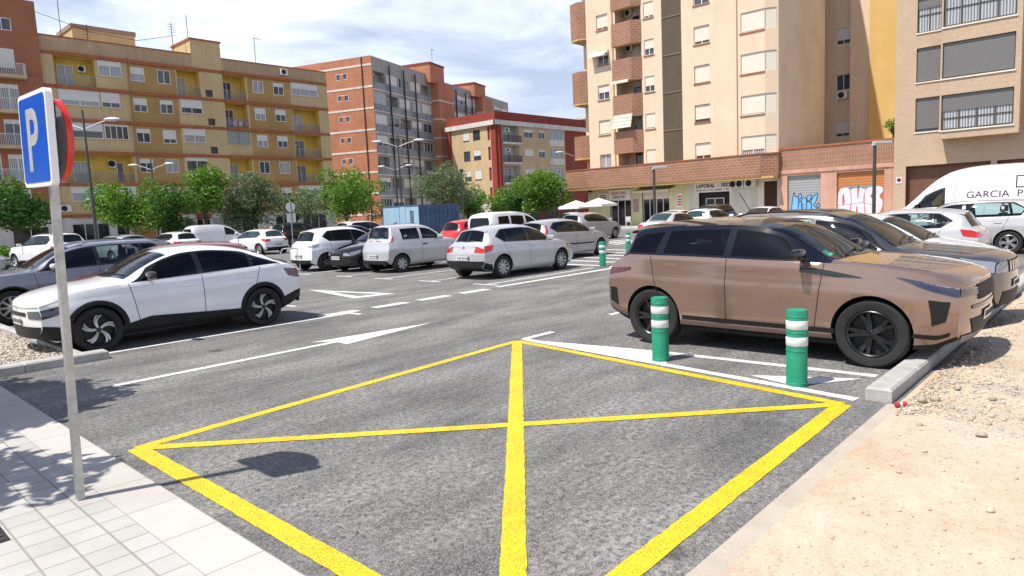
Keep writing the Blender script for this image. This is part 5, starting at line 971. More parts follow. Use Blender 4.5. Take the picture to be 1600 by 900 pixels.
class Body:
    def __init__(s, q):
        s.q = q; L, Wd = q['L'], q['W']; s.hw = Wd/2; s.xF = q['wb']/2+q['fo']; s.xR = s.xF-L
        S_ = np.unique(np.concatenate([np.linspace(0, .5, 14), np.linspace(.5, L-.75, 46), np.linspace(L-.75, L, 26)])); s.S = S_; n = len(S_)
        top, belt, bot, plan, wr = (pchip(q[k], S_) for k in ('top', 'belt', 'bot', 'plan', 'wr'))
        belt = np.minimum(belt, top-.012); J = 2+NB+NG+NR+1; P = np.zeros((n, J, 3)); T = np.linspace(0, 1, NB+1); ins = pchip(q.get('inset', INSET), T)
        for i in range(n):
            w, zb, zl, zt = plan[i], bot[i], belt[i], top[i]; hg = zt-zl; crown = min(q.get('crown', .075), hg*.55); ze = zt-crown; w2 = min(wr[i], w-.06)
            pts = [(0, zb), ((w-.11)*.5, zb)]; k = min(1, (zl-zb)/.35)
            pts += [(w-a*k, zb+t*(zl-zb)) for t, a in zip(T, ins)]
            y0 = w-ins[-1]*k
            for g in range(1, NG+1): t = g/NG; pts.append((y0+(w2-y0)*t+q.get('bow', .035)*math.sin(math.pi*t)*min(1, hg/.4), zl+(ze-zl)*t))
            for r in range(1, NR+1): t = r/NR; pts.append((w2*(1-t), ze+(zt-ze)*(1-(1-t)**2.3)))
            P[i, :, 1:] = pts
        s.zb, s.zl = bot, belt; s.P = P; Sx = S_[:, None]
        aF = np.clip(1-Sx/.85, 0, 1); aF = aF*aF*(3-2*aF); aR = np.clip(1-(L-Sx)/.75, 0, 1); aR = aR*aR*(3-2*aR)
        P[..., 0] = s.xF-Sx + aF*s.dF(P[..., 1], P[..., 2]) + aR*s.dR(P[..., 1], P[..., 2])
    def dF(s, y, z): return -s.q.get('cf', .22)*(np.abs(y)/s.hw)**2.6 - pchip(s.q.get('nose', [(0, 0), (2, 0)]), z)
    def dR(s, y, z): return s.q.get('cr', .14)*(np.abs(y)/s.hw)**3 + pchip(s.q.get('tail', [(0, 0), (3, 0)]), z)
    def jj(s, zone, t): return {'b': 2+t*NB, 'g': 2+NB+t*NG, 'r': 2+NB+NG+t*NR}[zone]
    def at(s, sv, j):
        i = np.interp(sv, s.S, np.arange(len(s.S))); i0 = min(int(i), len(s.S)-2); fi = i-i0; j0 = min(int(j), s.P.shape[1]-2); fj = j-j0; P = s.P
        return (P[i0, j0]*(1-fj)+P[i0, j0+1]*fj)*(1-fi)+(P[i0+1, j0]*(1-fj)+P[i0+1, j0+1]*fj)*fi
    def tz(s, sv, z): a, c = np.interp(sv, s.S, s.zb), np.interp(sv, s.S, s.zl); return float(np.clip((z-a)/(c-a), 0, 1))
    def capw(s, z, end): c = s.P[0 if end == 'F' else -1]; return float(np.interp(z, c[2:-1, 2], c[2:-1, 1]))-.004
    def nrm(s, sv, j):
        e, f = .03, .6; a = s.at(min(sv+e, s.S[-1]), j)-s.at(max(sv-e, 0), j); b = s.at(sv, min(j+f, s.P.shape[1]-1))-s.at(sv, max(j-f, 2)); n = np.cross(a, b); n /= np.linalg.norm(n)+1e-9
        c = s.at(sv, j); return n if n[1]*c[1]+n[2]*.3 > 0 else -n
    def pt(s, sv, zone, t, off=0, side=1):
        j = s.jj(zone, t); p = s.at(sv, j)+s.nrm(sv, j)*off; return np.array([p[0], p[1]*side, p[2]])
    def patch(s, mb, zone, bot, top, off, side=1, n=14, m=4, mi=0): mb.grid(s.patchP(zone, bot, top, off, side, n, m), mi); return mb
    def patchP(s, zone, bot, top, off, side=1, n=14, m=4):
        b = np.array(bot, float); t = np.array(top, float); u = np.linspace(0, 1, n+1)
        def ev(a):
            d = np.concatenate([[0], np.cumsum(np.hypot(np.diff(a[:, 0]), np.diff(a[:, 1])*.5))]); d /= d[-1]; return np.stack([np.interp(u, d, a[:, 0]), np.interp(u, d, a[:, 1])], 1)
        B, T = ev(b), ev(t); P = np.zeros((n+1, m+1, 3))
        for i in range(n+1):
            for k in range(m+1):
                q = B[i]+(T[i]-B[i])*k/m; P[i, k] = s.pt(q[0], *((zone, q[1]) if zone != 'z' else ('b', s.tz(*q))), off, side)
        return P
    def cross(s, mb, zone, s0, s1, r0, off, n=9, m=6, mi=0):
        mb.grid(s.crossP(s0, s1, r0, off, n, m), mi); return mb
    def crossP(s, s0, s1, r0, off, n=9, m=6):
        """patch across the car (screens): s0(r), s1(r) limits, r from edge 0 to centre 1"""
        P = np.zeros((2*n+1, m+1, 3))
        for i in range(2*n+1):
            a = (i-n)/n; r = 1-abs(a)*(1-r0); side = 1 if a >= 0 else -1
            for k in range(m+1): P[i, k] = s.pt(s0(r)+(s1(r)-s0(r))*k/m, 'r', r, off, side)
        return P
    def cap(s, mb, bot, top, off, end='F', n=10, m=3, mi=0):
        """patch on nose ('F') or tail ('R'); polylines of (y, z)"""
        b = np.array(bot, float); t = np.array(top, float); u = np.linspace(0, 1, n+1)
        ev = lambda a: np.stack([np.interp(u, np.linspace(0, 1, len(a)), a[:, k]) for k in (0, 1)], 1)
        B, T = ev(b), ev(t); P = np.zeros((n+1, m+1, 3))
        for i in range(n+1):
            for k in range(m+1):
                y, z = B[i]+(T[i]-B[i])*k/m; yw = s.capw(z, end); y = min(max(y, -yw), yw); P[i, k] = (s.xF+s.dF(y, z)+off, y, z) if end == 'F' else (s.xR+s.dR(y, z)-off, y, z)
        mb.grid(P, mi); return mb
    def side_y(s, x, z):
        sv = s.xF-x; c = np.array([s.at(sv, j) for j in np.arange(2, 2+NB+.01, 1)]); return float(np.interp(z, c[:, 2], c[:, 1]))
def slab(mb, A, B, m=0):
    """closed solid between two matching grids"""
    A, B = np.asarray(A), np.asarray(B); mb.grid(A, m); mb.grid(B, m, flip=True)
    for e in (0, -1): mb.grid(np.stack([A[e], B[e]]), m, flip=e == 0); mb.grid(np.stack([A[:, e], B[:, e]]), m, flip=e == -1)
def cut(o, cutter, mats=None):
    md = o.modifiers.new('b', 'BOOLEAN'); md.object = cutter; md.solver = 'EXACT'; md.material_mode = 'INDEX'; bpy.context.view_layer.update()
    dg = bpy.context.evaluated_depsgraph_get(); me = bpy.data.meshes.new_from_object(o.evaluated_get(dg)); o.modifiers.clear(); old = o.data; o.data = me; bpy.data.meshes.remove(old); me.set_sharp_from_angle(angle=R(38))
def seat_parts(t, B, q, s0):
    zb = B.pt(s0+1.0, 'g', 0)[2]; 
    def seat(x, y, w, nm, par=t):
        b = MB(); P = []
        for z, hw, tx in ((zb-.55, .24, .0), (zb-.2, .25, -.05), (zb+.02, .23, -.09), (zb+.13, .17, -.11)):
            P.append([(x+tx+dx, y+dy*hw*w, z) for dx, dy in ((.06, -1), (.06, 1), (-.06, 1), (-.06, -1), (.06, -1))])
        b.grid(P, 0); b.face([P[-1][i] for i in range(4)]); o = b.build(nm, M['seat'], par, sharp=60)
        for k in ((0,) if w < 1.5 else (-.9, .9)):
            h = MB(); P = []
            for z, hw in ((zb+.16, .08), (zb+.19, .125), (zb+.30, .125), (zb+.335, .09)): P.append([(x-.13+dx, y+k*.35+dy*hw, z) for dx, dy in ((.045, -1), (.045, 1), (-.045, 1), (-.045, -1), (.045, -1))])
            h.grid(P, 0); h.face([P[-1][i] for i in range(4)]); h.face([P[0][i] for i in range(4)]); h.build('headrest', M['seat'], o, sharp=60)
    xs = B.xF-(s0+1.12)
    seat(xs, .36, 1, 'front_seat'); seat(xs, -.36, 1, 'front_seat'); seat(xs-.85, 0, 2.2, 'rear_seat')
    b = MB(); c = Vector((xs+.52, .36, zb-.02)); b.tube([c+Vector((-.11*math.sin(a)*.9, .18*math.cos(a), .17*math.sin(a))) for a in np.linspace(0, 2*math.pi, 20)], .014, 6); b.build('steering_wheel', M['plastic'], t)
    b = MB(); b.box(xs+.60, xs+.95, -.62, .62, zb-.22, zb-.04); b.build('dashboard', M['plastic'], t)
def rim_mesh(name, r, style):
    n, w0, w1, twist, two, pair = style; b = MB()
    b.lathe([(r*.99, -.10), (r*.99, .012), (r*.955, .018), (r*.90, .004), (r*.87, -.05)], n=32, axis='y', m=0 if not two else 0)
    b.lathe([(0, -.075), (r*.9, -.075)], n=24, axis='y', m=1); b.lathe([(0, .004), (r*.11, .002), (r*.16, -.012), (r*.17, -.06)], n=16, axis='y', m=0)
    for i in range(n):
        for k in ((-1, 1) if pair else (0,)):
            P = []
            for j in range(7):
                u = j/6; rr = r*(.12+.79*u); a = 2*math.pi*i/n+k*(pair*(.55+.45*u))+twist*u*u; hw = (w0+(w1-w0)*u)/2; d = -.005-.022*math.sin(math.pi*min(1, u*1.1))*.6
                P.append([(rr*math.cos(a+s_*hw/max(rr, .03)), d-(.03 if abs(s_) > 1.05 else 0), rr*math.sin(a+s_*hw/max(rr, .03))) for s_ in (-1.25, -1, 1, 1.25)])
            b.grid(P, 0 if not two else 2)
    for i in range(5): a = 2*math.pi*i/5+.3; b.lathe([(0, .006), (.009, .005), (.010, -.01)], (r*.22*math.cos(a), -.01, r*.22*math.sin(a)), 6, 'y', m=2 if two else 0)
    return b
TYRE = mat('tyre_rubber', (.018, .018, .0185), .85, var=.3, vs=9, bump=.2, bs=60)
RIMS = {}
def wheel_objs(R_, rr, w, style, mats):
    key = (R_, rr, w, style, mats)
    if key not in RIMS:
        t = MB(); h = w/2; t.lathe([(rr*.97, -h*.9), (rr*1.06, -h), (R_*.93, -h), (R_*.985, -h*.86), (R_, -h*.55), (R_, h*.55), (R_*.985, h*.86), (R_*.93, h), (rr*1.1, h*.98), (rr*1.02, h*.9), (rr*.98, h*.7)], n=40, axis='y')
        for q in range(-2, 3): pass
        a = t.build('tyre', TYRE); rb = rim_mesh('rim', rr, style); c = rb.build('rim', [M[k] for k in mats], sharp=30); c.data.transform(Matrix.Translation((0, h*.78, 0))); RIMS[key] = (a.data, c.data); bpy.data.objects.remove(a); bpy.data.objects.remove(c)
    return RIMS[key]
def paint(name, col, metal=0.0, rough=.32, coat=1.0): return mat(name, col, rough, metal, coat=coat, var=.04, vs=2)
M['p_white'] = paint('white_paint', (.82, .83, .84)); M['p_white2'] = paint('plain_white_paint', (.78, .78, .77)); M['p_silver'] = paint('silver_paint', (.52, .52, .525), .25, .36); M['p_silver2'] = paint('warm_silver_paint', (.385, .385, .395), .25, .42); M['p_bronze'] = paint('bronze_paint', (.285, .185, .145), .55, .24)
M['p_grey'] = paint('dark_grey_paint', (.075, .078, .088), .5, .3); M['p_slate'] = paint('slate_grey_paint', (.20, .21, .26), .4, .35); M['p_maroon'] = paint('dull_red_paint', (.20, .055, .05), .2, .4); M['p_red'] = paint('red_paint', (.52, .025, .02)); M['p_black'] = paint('black_paint', (.01, .01, .011), 0, .12, .5); M['p_navy'] = paint('navy_black_roof', (.004, .005, .009), 0, .08, .25)
M['plastic'] = mat('black_plastic', (.012, .012, .0125), .55, spec=.3); M['arch'] = mat('arch_black', (.012, .012, .012), .9); M['seam'] = mat('panel_gap', (.012, .012, .012), .8); M['chrome'] = mat('chrome', (.62, .62, .62), .15, 1.0)
M['rimsilver'] = mat('alloy_silver', (.48, .48, .49), .32, .8); M['rimblack'] = mat('alloy_black', (.008, .008, .009), .3, 0, coat=.3); M['rimdark'] = mat('wheel_back', (.02, .02, .02), .7)
M['headlamp'] = mat('headlamp_glass', (.30, .32, .35), .08, .3, coat=1); M['headdark'] = mat('smoked_headlamp', (.018, .024, .05), .06, .1, coat=1); M['tailred'] = mat('tail_lamp_red', (.45, .012, .012), .15, coat=1); M['taildark'] = mat('dark_tail_lamp', (.09, .008, .01), .12, coat=1); M['lampclear'] = mat('clear_lamp', (.65, .62, .60), .15, coat=.8); M['platew'] = mat('number_plate_white', (.72, .72, .70), .4)
def glassmat(name, col):
    return mat(name, col, .03, spec=.22)
M['carglass'] = glassmat('car_glass', (.009, .015, .019)); M['carglass_l'] = glassmat('pale_car_glass', (.03, .06, .066)); M['carglass_b'] = glassmat('black_car_glass', (.005, .006, .007)); M['carglass_b'].node_tree.nodes['Principled BSDF'].inputs['Specular IOR Level'].default_value = .10; M['seat'] = mat('grey_seat', (.10, .11, .12), .9)
def clear(name, tint, dark):
    m = bpy.data.materials.new(name); m.use_nodes = True; t = m.node_tree; t.nodes.clear(); o = t.nodes.new('ShaderNodeOutputMaterial'); tr = t.nodes.new('ShaderNodeBsdfTransparent'); tr.inputs[0].default_value = (*tint, 1)
    gl_ = t.nodes.new('ShaderNodeBsdfGlossy'); gl_.inputs['Roughness'].default_value = .02; gl_.inputs[0].default_value = (.85, .9, .95, 1); fr_ = t.nodes.new('ShaderNodeFresnel'); fr_.inputs[0].default_value = dark; x = t.nodes.new('ShaderNodeMixShader')
    t.links.new(fr_.outputs[0], x.inputs[0]); t.links.new(tr.outputs[0], x.inputs[1]); t.links.new(gl_.outputs[0], x.inputs[2]); t.links.new(x.outputs[0], o.inputs[0]); return m
M['clearglass'] = clear('clear_car_glass', (.62, .74, .73), 1.45); M['tintglass'] = clear('tinted_car_glass', (.20, .23, .26), 1.42)
ST = {'five': (5, .10, .075, .0, False, 0), 'petal': (5, .02, .036, .42, True, .13), 'double': (5, .05, .036, 0, False, .17), 'nine': (9, .045, .05, 0, False, 0), 'cover': (7, .07, .07, 0, False, 0), 'ten': (6, .05, .03, .25, True, 0)}
def make_car(name, q, loc, yaw, label, cat='car', group='cars parked in the open-air car park', paintm='p_silver', roofm=None, detail=True):
    B = Body(q); t = empty(name, (loc[0], loc[1], loc[2] if len(loc) > 2 else 0), R(yaw), label, cat, group); P = B.P; n, J = P.shape[:2]; L = q['L']
    mb = MB(); full = np.concatenate([P, P[:, -2:0:-1]*np.array([1, -1, 1])], 1); m_ = full.shape[1]; nb = len(mb.v); mb.v += [tuple(p) for p in full.reshape(-1, 3)]; jr = 2+NB
    for i in range(n-1):
        sm = (B.S[i]+B.S[i+1])/2
        for j in range(m_):
            j2 = (j+1) % m_; jh = j if j < J-1 else m_-1-j
            mi = 0
            if roofm and jh >= jr+(NG if q.get('roof_only') else 0) and q['roof0'] < sm < q['roof1']: mi = 1
            if jh < 2: mi = 2
            if q.get('clad') and 2 <= jh < 2+round(NB*q['clad']): mi = 2
            mb.f.append((nb+i*m_+j, nb+(i+1)*m_+j, nb+(i+1)*m_+j2, nb+i*m_+j2)); mb.m.append(mi); mb.sm.append(True)
    for i, end in ((0, 'F'), (n-1, 'R')):
        K = 13; rows = []
        for j in range(1, J-1):
            y = np.linspace(P[i, j, 1], -P[i, j, 1], K); z = np.full(K, P[i, j, 2]); x = B.xF+B.dF(y, z) if end == 'F' else B.xR+B.dR(y, z); rows.append(np.stack([x, y, z], 1))
        mb.grid(rows, 0, flip=end == 'F')
        mb.face([tuple(rows[0][k]) for k in range(K)][::-1], 2)
        mb.face([tuple(v) for v in rows[-1]]+[tuple(P[i, J-1])], 0)
    if q.get('clad'):
        for k in range(len(mb.f)):
            if mb.m[k] == 0 and np.mean([mb.v[v][2] for v in mb.f[k]]) < q['cladz'] and abs(np.mean([mb.v[v][0] for v in mb.f[k]])-(B.xF+B.xR)/2) > L*.42: mb.m[k] = 2
    slots = [M[paintm], M[roofm or paintm], M['plastic'], M['arch']]
    body = mb.build('body', slots, t, sharp=38, uvm=False)
    # wheel arches cut out of the shell
    c = MB(); ra = q['wr_']*q.get('archk', 1.13)
    for sx in (q['wb']/2, -q['wb']/2):
        for sy in (1, -1): y0, y1 = sy*(B.hw-.34), sy*(B.hw+.3); c.lathe([(0, min(y0, y1)), (ra, min(y0, y1)), (ra, max(y0, y1)), (0, max(y0, y1))], (sx, 0, q['wr_']+.012), 40, 'y', m=3)
    co_ = c.build('cut', slots, sharp=30, uvm=False); co_.parent = t; bpy.context.view_layer.update()
    cut(body, co_); bpy.data.objects.remove(co_)
    gl = q.get('glass', 'carglass'); s0, s1 = q['screen']; cv = q.get('curve', .10); wc = None; rear = q.get('rear'); rin = q.get('rear_in', .10)
    scr = lambda d=0: (lambda r: s0-cv*(r-.3)+d, lambda r: s1-cv*.5*(r-.3)-d)
    rrf = lambda d=0: (lambda r: rear[0]+cv*.3*(r-.3)+d, lambda r: rear[1]+cv*.3*(r-.3)-d)
    if q.get('open'):
        v = MB(); rings = []; sa, sb = s0+.16, (rear[1]-.06 if rear else L-.25)
        for sv in np.linspace(sa, sb, 16):
            zf = B.pt(sv, 'g', 0)[2]-.34; a, c = B.pt(sv, 'g', .03), B.pt(sv, 'g', .97); zr = min(c[2], B.pt(sv, 'r', .6)[2])-.045; ya, yc = a[1]-.05, c[1]-.045; za = min(a[2], zr-.02)
            rings.append([(a[0], y, z) for y, z in ((-ya, zf), (-ya, za), (-yc, zr), (yc, zr), (ya, za), (ya, zf), (-ya, zf))])
        v.grid(rings, 3); v.face(rings[0][:6], 3); v.face(rings[-1][:6][::-1], 3); vo = v.build('cut', slots, sharp=30, uvm=False); vo.parent = t; cut(body, vo); bpy.data.objects.remove(vo)
        w = MB(); A = B.crossP(*scr(.02), .08, 0); dv = np.array([.5, 0, .86]); slab(w, A+dv*.06, A-dv*.20, 3)
        if rear: A = B.crossP(*rrf(.015), rin+.03, 0); dv = np.array([-.75, 0, .66]); slab(w, A+dv*.06, A-dv*.20, 3)
        for side in (1, -1):
            for (bo, to) in q['wins'][:q.get('nopen', 9)]:
                A = B.patchP('g', bo, to, 0, side, 18, 5); dv = np.array([0, side, 0]); slab(w, A+dv*.07, A-dv*.17, 3)
        wc = w.build('cut', slots, sharp=30, uvm=False); wc.parent = t; cut(body, wc); seat_parts(t, B, q, s0)
        if gl == 'carglass': gl = 'clearglass'
    # wheels
    st = q.get('style', 'nine'); mats = q.get('rims', ('rimsilver', 'rimdark', 'rimsilver')); td, rd = wheel_objs(q['wr_'], q['rr'], q.get('tw', .205), ST[st], mats)
    for sx in (1, -1):
        for sy in (1, -1):
            w = empty('wheel', (sx*q['wb']/2, sy*(B.hw-q.get('tw', .205)/2-q.get('wi', .025)), q['wr_']), 0 if sy > 0 else math.pi); w.parent = t
            if sx > 0 and q.get('steer'): w.rotation_euler[2] += R(q['steer'])
            for nm, d in (('tyre', td), ('rim', rd)): o = bpy.data.objects.new(nm, d); COL.objects.link(o); o.parent = w
    # glass: windscreen, rear screen, side windows with a dark surround
    b = MB(); B.cross(b, 'r', *scr(), .05, .005); b.build('windscreen', M[gl], t)
    if rear: b = MB(); B.cross(b, 'r', *rrf(), rin, .005); b.build('rear_window', M[q.get('rglass', gl) if not q.get('open') else 'clearglass'], t)
    if 'rearcap' in q: b = MB(); B.cap(b, *q['rearcap'], .006, 'R', 14, 4); b.build('rear_window', M[q.get('rglass', gl)], t)
    for side in (1, -1):
        if 'trim' in q:
            a = q['trim']
            b = MB(); slab(b, B.patchP('g', a[0], a[1], .0028, side, 40, 6), B.patchP('g', a[0], a[1], -.004, side, 40, 6)); to_ = b.build('window_surround', M[q.get('trimm', 'p_black')], t, sharp=60)
            if wc: cut(to_, wc)
        for (bo, to) in q['wins']: b = MB(); B.patch(b, 'g', bo, to, .006, side, 18, 5); b.build('side_window', M[q.get('sglass', gl) if not q.get('open') else q.get('oglass', 'clearglass')], t)
        if not detail: continue
        for sv in q.get('seams', []):
            b = MB(); B.patch(b, 'b', [(sv[0]-.005, .14), (sv[0]+.005, .14)], [(sv[1]-.005, .995), (sv[1]+.005, .995)], .002, side, 2, 22); b.build('door_gap', M['seam'], t)
        for sv in q.get('handles', []):
            hb = q.get('handle_t', .80); b = MB(); B.patch(b, 'b', [(sv, hb), (sv+.2, hb)], [(sv, hb+.05), (sv+.2, hb+.05)], q.get('handle_off', .022), side, 6, 2); b2_ = MB(); o = b.build('door_handle', M[q.get('handlem', paintm)], t)
        if q.get('belt_strip'): b = MB(); B.patch(b, 'b', [(q['belt_strip'][0], .97), (q['belt_strip'][1], .97)], [(q['belt_strip'][0], 1.0), (q['belt_strip'][1], 1.0)], .006, side, 24, 1); b.build('belt_strip', M['plastic'], t)
        for (nm, mm, zone, bo, to, off) in q.get('side', []): b = MB(); B.patch(b, zone, bo, to, off, side, 24, 4); b.build(nm, M[mm], t)
        # arch trims
        if q.get('archtrim'):
            for sx in (q['wb']/2, -q['wb']/2):
                b = MB(); Pq = []
                for i in range(41):
                    a = R(-14+208*i/40); row = []
                    for r in (ra-.012, ra+.01, ra+q['archtrim']*.7, ra+q['archtrim']):
                        x, z = sx+r*math.cos(a), q['wr_']+.012+r*math.sin(a); z = max(z, .18); y = B.side_y(x, z)+(.012 if ra < r < ra+q['archtrim']*.9 else .001); row.append((x, y*side, z))
                    Pq.append(row)
                b.grid(Pq); b.build('arch_trim', M[q.get('archm', 'plastic')], t)
        # mirror
        sm, zm = q.get('mirror', (s0+.38, None)); p = B.pt(sm, 'b', 1.0, 0, side); b = MB(); Pq = []
        for i in range(9):
            v = math.pi*i/8; sg = lambda c_, e_: math.copysign(abs(c_)**e_, c_); tp = 1-.25*i/8; Pq.append([(p[0]+.085*math.sin(v)**.35*sg(math.cos(a), .55)*(1.15 if math.cos(a) > 0 else .45)*tp, p[1]+side*(.15-.125*math.cos(v)), p[2]+.085+.075*tp*math.sin(v)**.35*sg(math.sin(a), .6)+.012*i/8) for a in np.linspace(0, 2*math.pi, 21)])
        b.grid(Pq); b.tube([(p[0], p[1]-side*.03, p[2]+.01), (p[0], p[1]+side*.08, p[2]+.055)], .022, 6); b.build('mirror', M[q.get('mirrorm', paintm)], t)
        # lamps wrap from the nose or tail onto the side
        for nm, end, mm, capp, sidep in q.get('lamps', []):
            b = MB()
            if capp: B.cap(b, [(y*side, z) for y, z in capp[0]], [(y*side, z) for y, z in capp[1]], .008, end, 8, 3)
            if sidep: B.patch(b, sidep[0], sidep[1], sidep[2], .008, side, 10, 4)
            b.build(nm, M[mm], t)
    if wc: bpy.data.objects.remove(wc)
    for nm, end, mm, bo, to, off in q.get('caps', []): b = MB(); B.cap(b, bo, to, off, end, 16, 4); b.build(nm, M[mm], t)
    for end, z in q.get('plates', []):
        b = MB(); B.cap(b, [(-.26, z-.055), (.26, z-.055)], [(-.26, z+.055), (.26, z+.055)], .016, end, 8, 1); o = b.build('number_plate', M['platew'], t); b = MB(); ys = [-.19, -.13, -.07, -.01, .06, .12, .18]
        for y in ys: B.cap(b, [(y-.018, z-.03), (y+.018, z-.03)], [(y-.018, z+.03), (y+.018, z+.03)], .0175, end, 1, 1)
        b.build('plate_characters', M['seam'], o); b = MB(); yb = .24 if end == 'F' else -.24; B.cap(b, [(yb-.02, z-.053), (yb+.02, z-.053)], [(yb-.02, z+.053), (yb+.02, z+.053)], .0178, end, 1, 1); b.build('plate_blue_strip', M['ink'], o)
    if q.get('rails'):
        for side in (1, -1):
            b = MB(); pts = [B.pt(sv, 'r', .10, .0 if i in (0, 5) else .05, side) for i, sv in enumerate(np.linspace(q['rails'][0], q['rails'][1], 6))]; b.tube(pts, .016, 6); b.build('roof_rail', M[q.get('railm', 'plastic')], t)
    if detail:
        for a0, a1 in ((-.5, .12), (.02, .55)):
            def sp(y, sv):
                w = abs(B.at(sv, B.jj('r', 0))[1]); r = 1-min(1, abs(y)/w); return B.pt(sv, 'r', r, .016, 1 if y >= 0 else -1)
            b = MB(); b.tube([sp(a0, s0+.02), sp((a0+a1)/2, s0+.07), sp(a1, s0+.10)], .010, 5); b.build('wiper', M['plastic'], t)
        if q.get('bonnet'): b = MB(); b0 = q['bonnet']; [B.patch(MB(), 'g', [(b0, .9), (s0-.12, .9)], [(b0, .99), (s0-.12, .99)], .0015, sd, 14, 1).build('bonnet_gap', M['seam'], t) for sd in (1, -1)]
    if q.get('spoiler'):
        sv, ov = q['spoiler']; b = MB(); Pq = []
        for i in range(15):
            a = (i-7)/7; r = 1-abs(a)*.97; sd = 1 if a >= 0 else -1; p = B.pt(sv, 'r', r, .004, sd); Pq.append([p, p+np.array([-ov, 0, -.018]), p+np.array([-ov, 0, -.045]), B.pt(sv+.06, 'r', r, -.01, sd)])
        b.grid(Pq); b.build('spoiler', M[q.get('spoilm', paintm)], t)
    return t, B
def sc(pts, kx, kz=1, dz=0): return [(a*kx, c*kz+dz) for a, c in pts]
def hatch(L=4.2, W=1.76, H=1.48, wb=2.58, fo=.86, wr_=.315, rr=.205, rear_slope=1.0, **kw):
    """five-door hatchback, proportioned from a 4.2 m car"""
    k = L/4.2; h = H/1.48; w = W/1.76
    q = dict(L=L, W=W, wb=wb, fo=fo, wr_=wr_, rr=rr,
        top=sc([(0, .72), (.05, .78), (.25, .86), (.6, .94), (1.08, 1.02), (1.45, 1.22), (1.8, 1.385), (2.1, 1.455), (2.55, 1.48), (3.1, 1.465), (3.6, 1.415), (3.84, 1.34), (4.0, 1.14), (4.10, 1.0), (4.16, .95), (4.2, .92)], k, h),
        belt=sc([(0, .70), (.25, .81), (.6, .88), (1.08, .925), (2, .95), (3.2, .985), (3.8, 1.0), (4.05, .96), (4.2, .90)], k, h), bot=sc([(0, .30), (.12, .20), (.5, .17), (3.7, .19), (4.0, .24), (4.2, .34)], k),
        plan=sc([(0, .74), (.25, .815), (.7, .865), (1.3, .88), (3.1, .88), (3.7, .85), (4.2, .77)], k, w), wr=sc([(0, .52), (.6, .66), (1.08, .70), (1.5, .64), (1.85, .575), (2.5, .575), (3.3, .55), (3.75, .53), (3.95, .58), (4.1, .66), (4.2, .68)], k, w),
        cf=.24, cr=.16, nose=[(0, .05), (.3, .0), (.55, .0), (.75, .03), (1, .1)], tail=[(0, .08), (.4, 0), (.7, 0), (.9, .06), (1.2, .12)], screen=(1.14*k, 1.88*k), rear=(3.74*k, 4.06*k), spoiler=(3.70*k, .10),
        trim=([(1.22*k, .04), (3.35*k, .04)], [(1.22*k, .10), (1.5*k, .93), (3.3*k, .93), (3.62*k, .5)]),
        wins=[([(1.36*k, .09), (2.28*k, .09)], [(1.36*k, .2), (1.60*k, .86), (2.26*k, .88)]), ([(2.36*k, .09), (3.16*k, .09)], [(2.34*k, .88), (3.14*k, .88)]), ([(3.20*k, .10), (3.34*k, .10)], [(3.18*k, .86), (3.28*k, .84), (3.50*k, .5)])],
        seams=[(1.28*k, 1.18*k), (2.32*k, 2.32*k), (3.05*k, 3.36*k)], handles=[1.98*k, 2.98*k], bonnet=.3*k,
        lamps=[('headlight', 'F', 'headlamp', ([(.42*w, .60*h), (.86*w, .59*h)], [(.44*w, .70*h), (.86*w, .715*h)]), ('z', [(.004, .59*h), (.40*k, .70*h)], [(.004, .715*h), (.46*k, .82*h)])),
               ('taillight', 'R', 'tailred', ([(.46*w, .77*h), (.86*w, .74*h)], [(.46*w, .90*h), (.86*w, .91*h)]), ('z', [(L-.004, .74*h), (L-.24*k, .80*h)], [(L-.004, .91*h), (L-.32*k, .94*h)]))],
        caps=[('grille', 'F', 'plastic', [(-.40*w, .60*h), (.40*w, .60*h)], [(-.42*w, .69*h), (.42*w, .69*h)], .006), ('lower_grille', 'F', 'plastic', [(-.6*w, .26), (.6*w, .26)], [(-.55*w, .42), (.55*w, .42)], .006), ('rear_bumper_insert', 'R', 'plastic', [(-.80*w, .30), (.80*w, .30)], [(-.80*w, .42), (.80*w, .42)], .007)], plates=[('F', .50), ('R', .56)])
    q.update(kw); return q
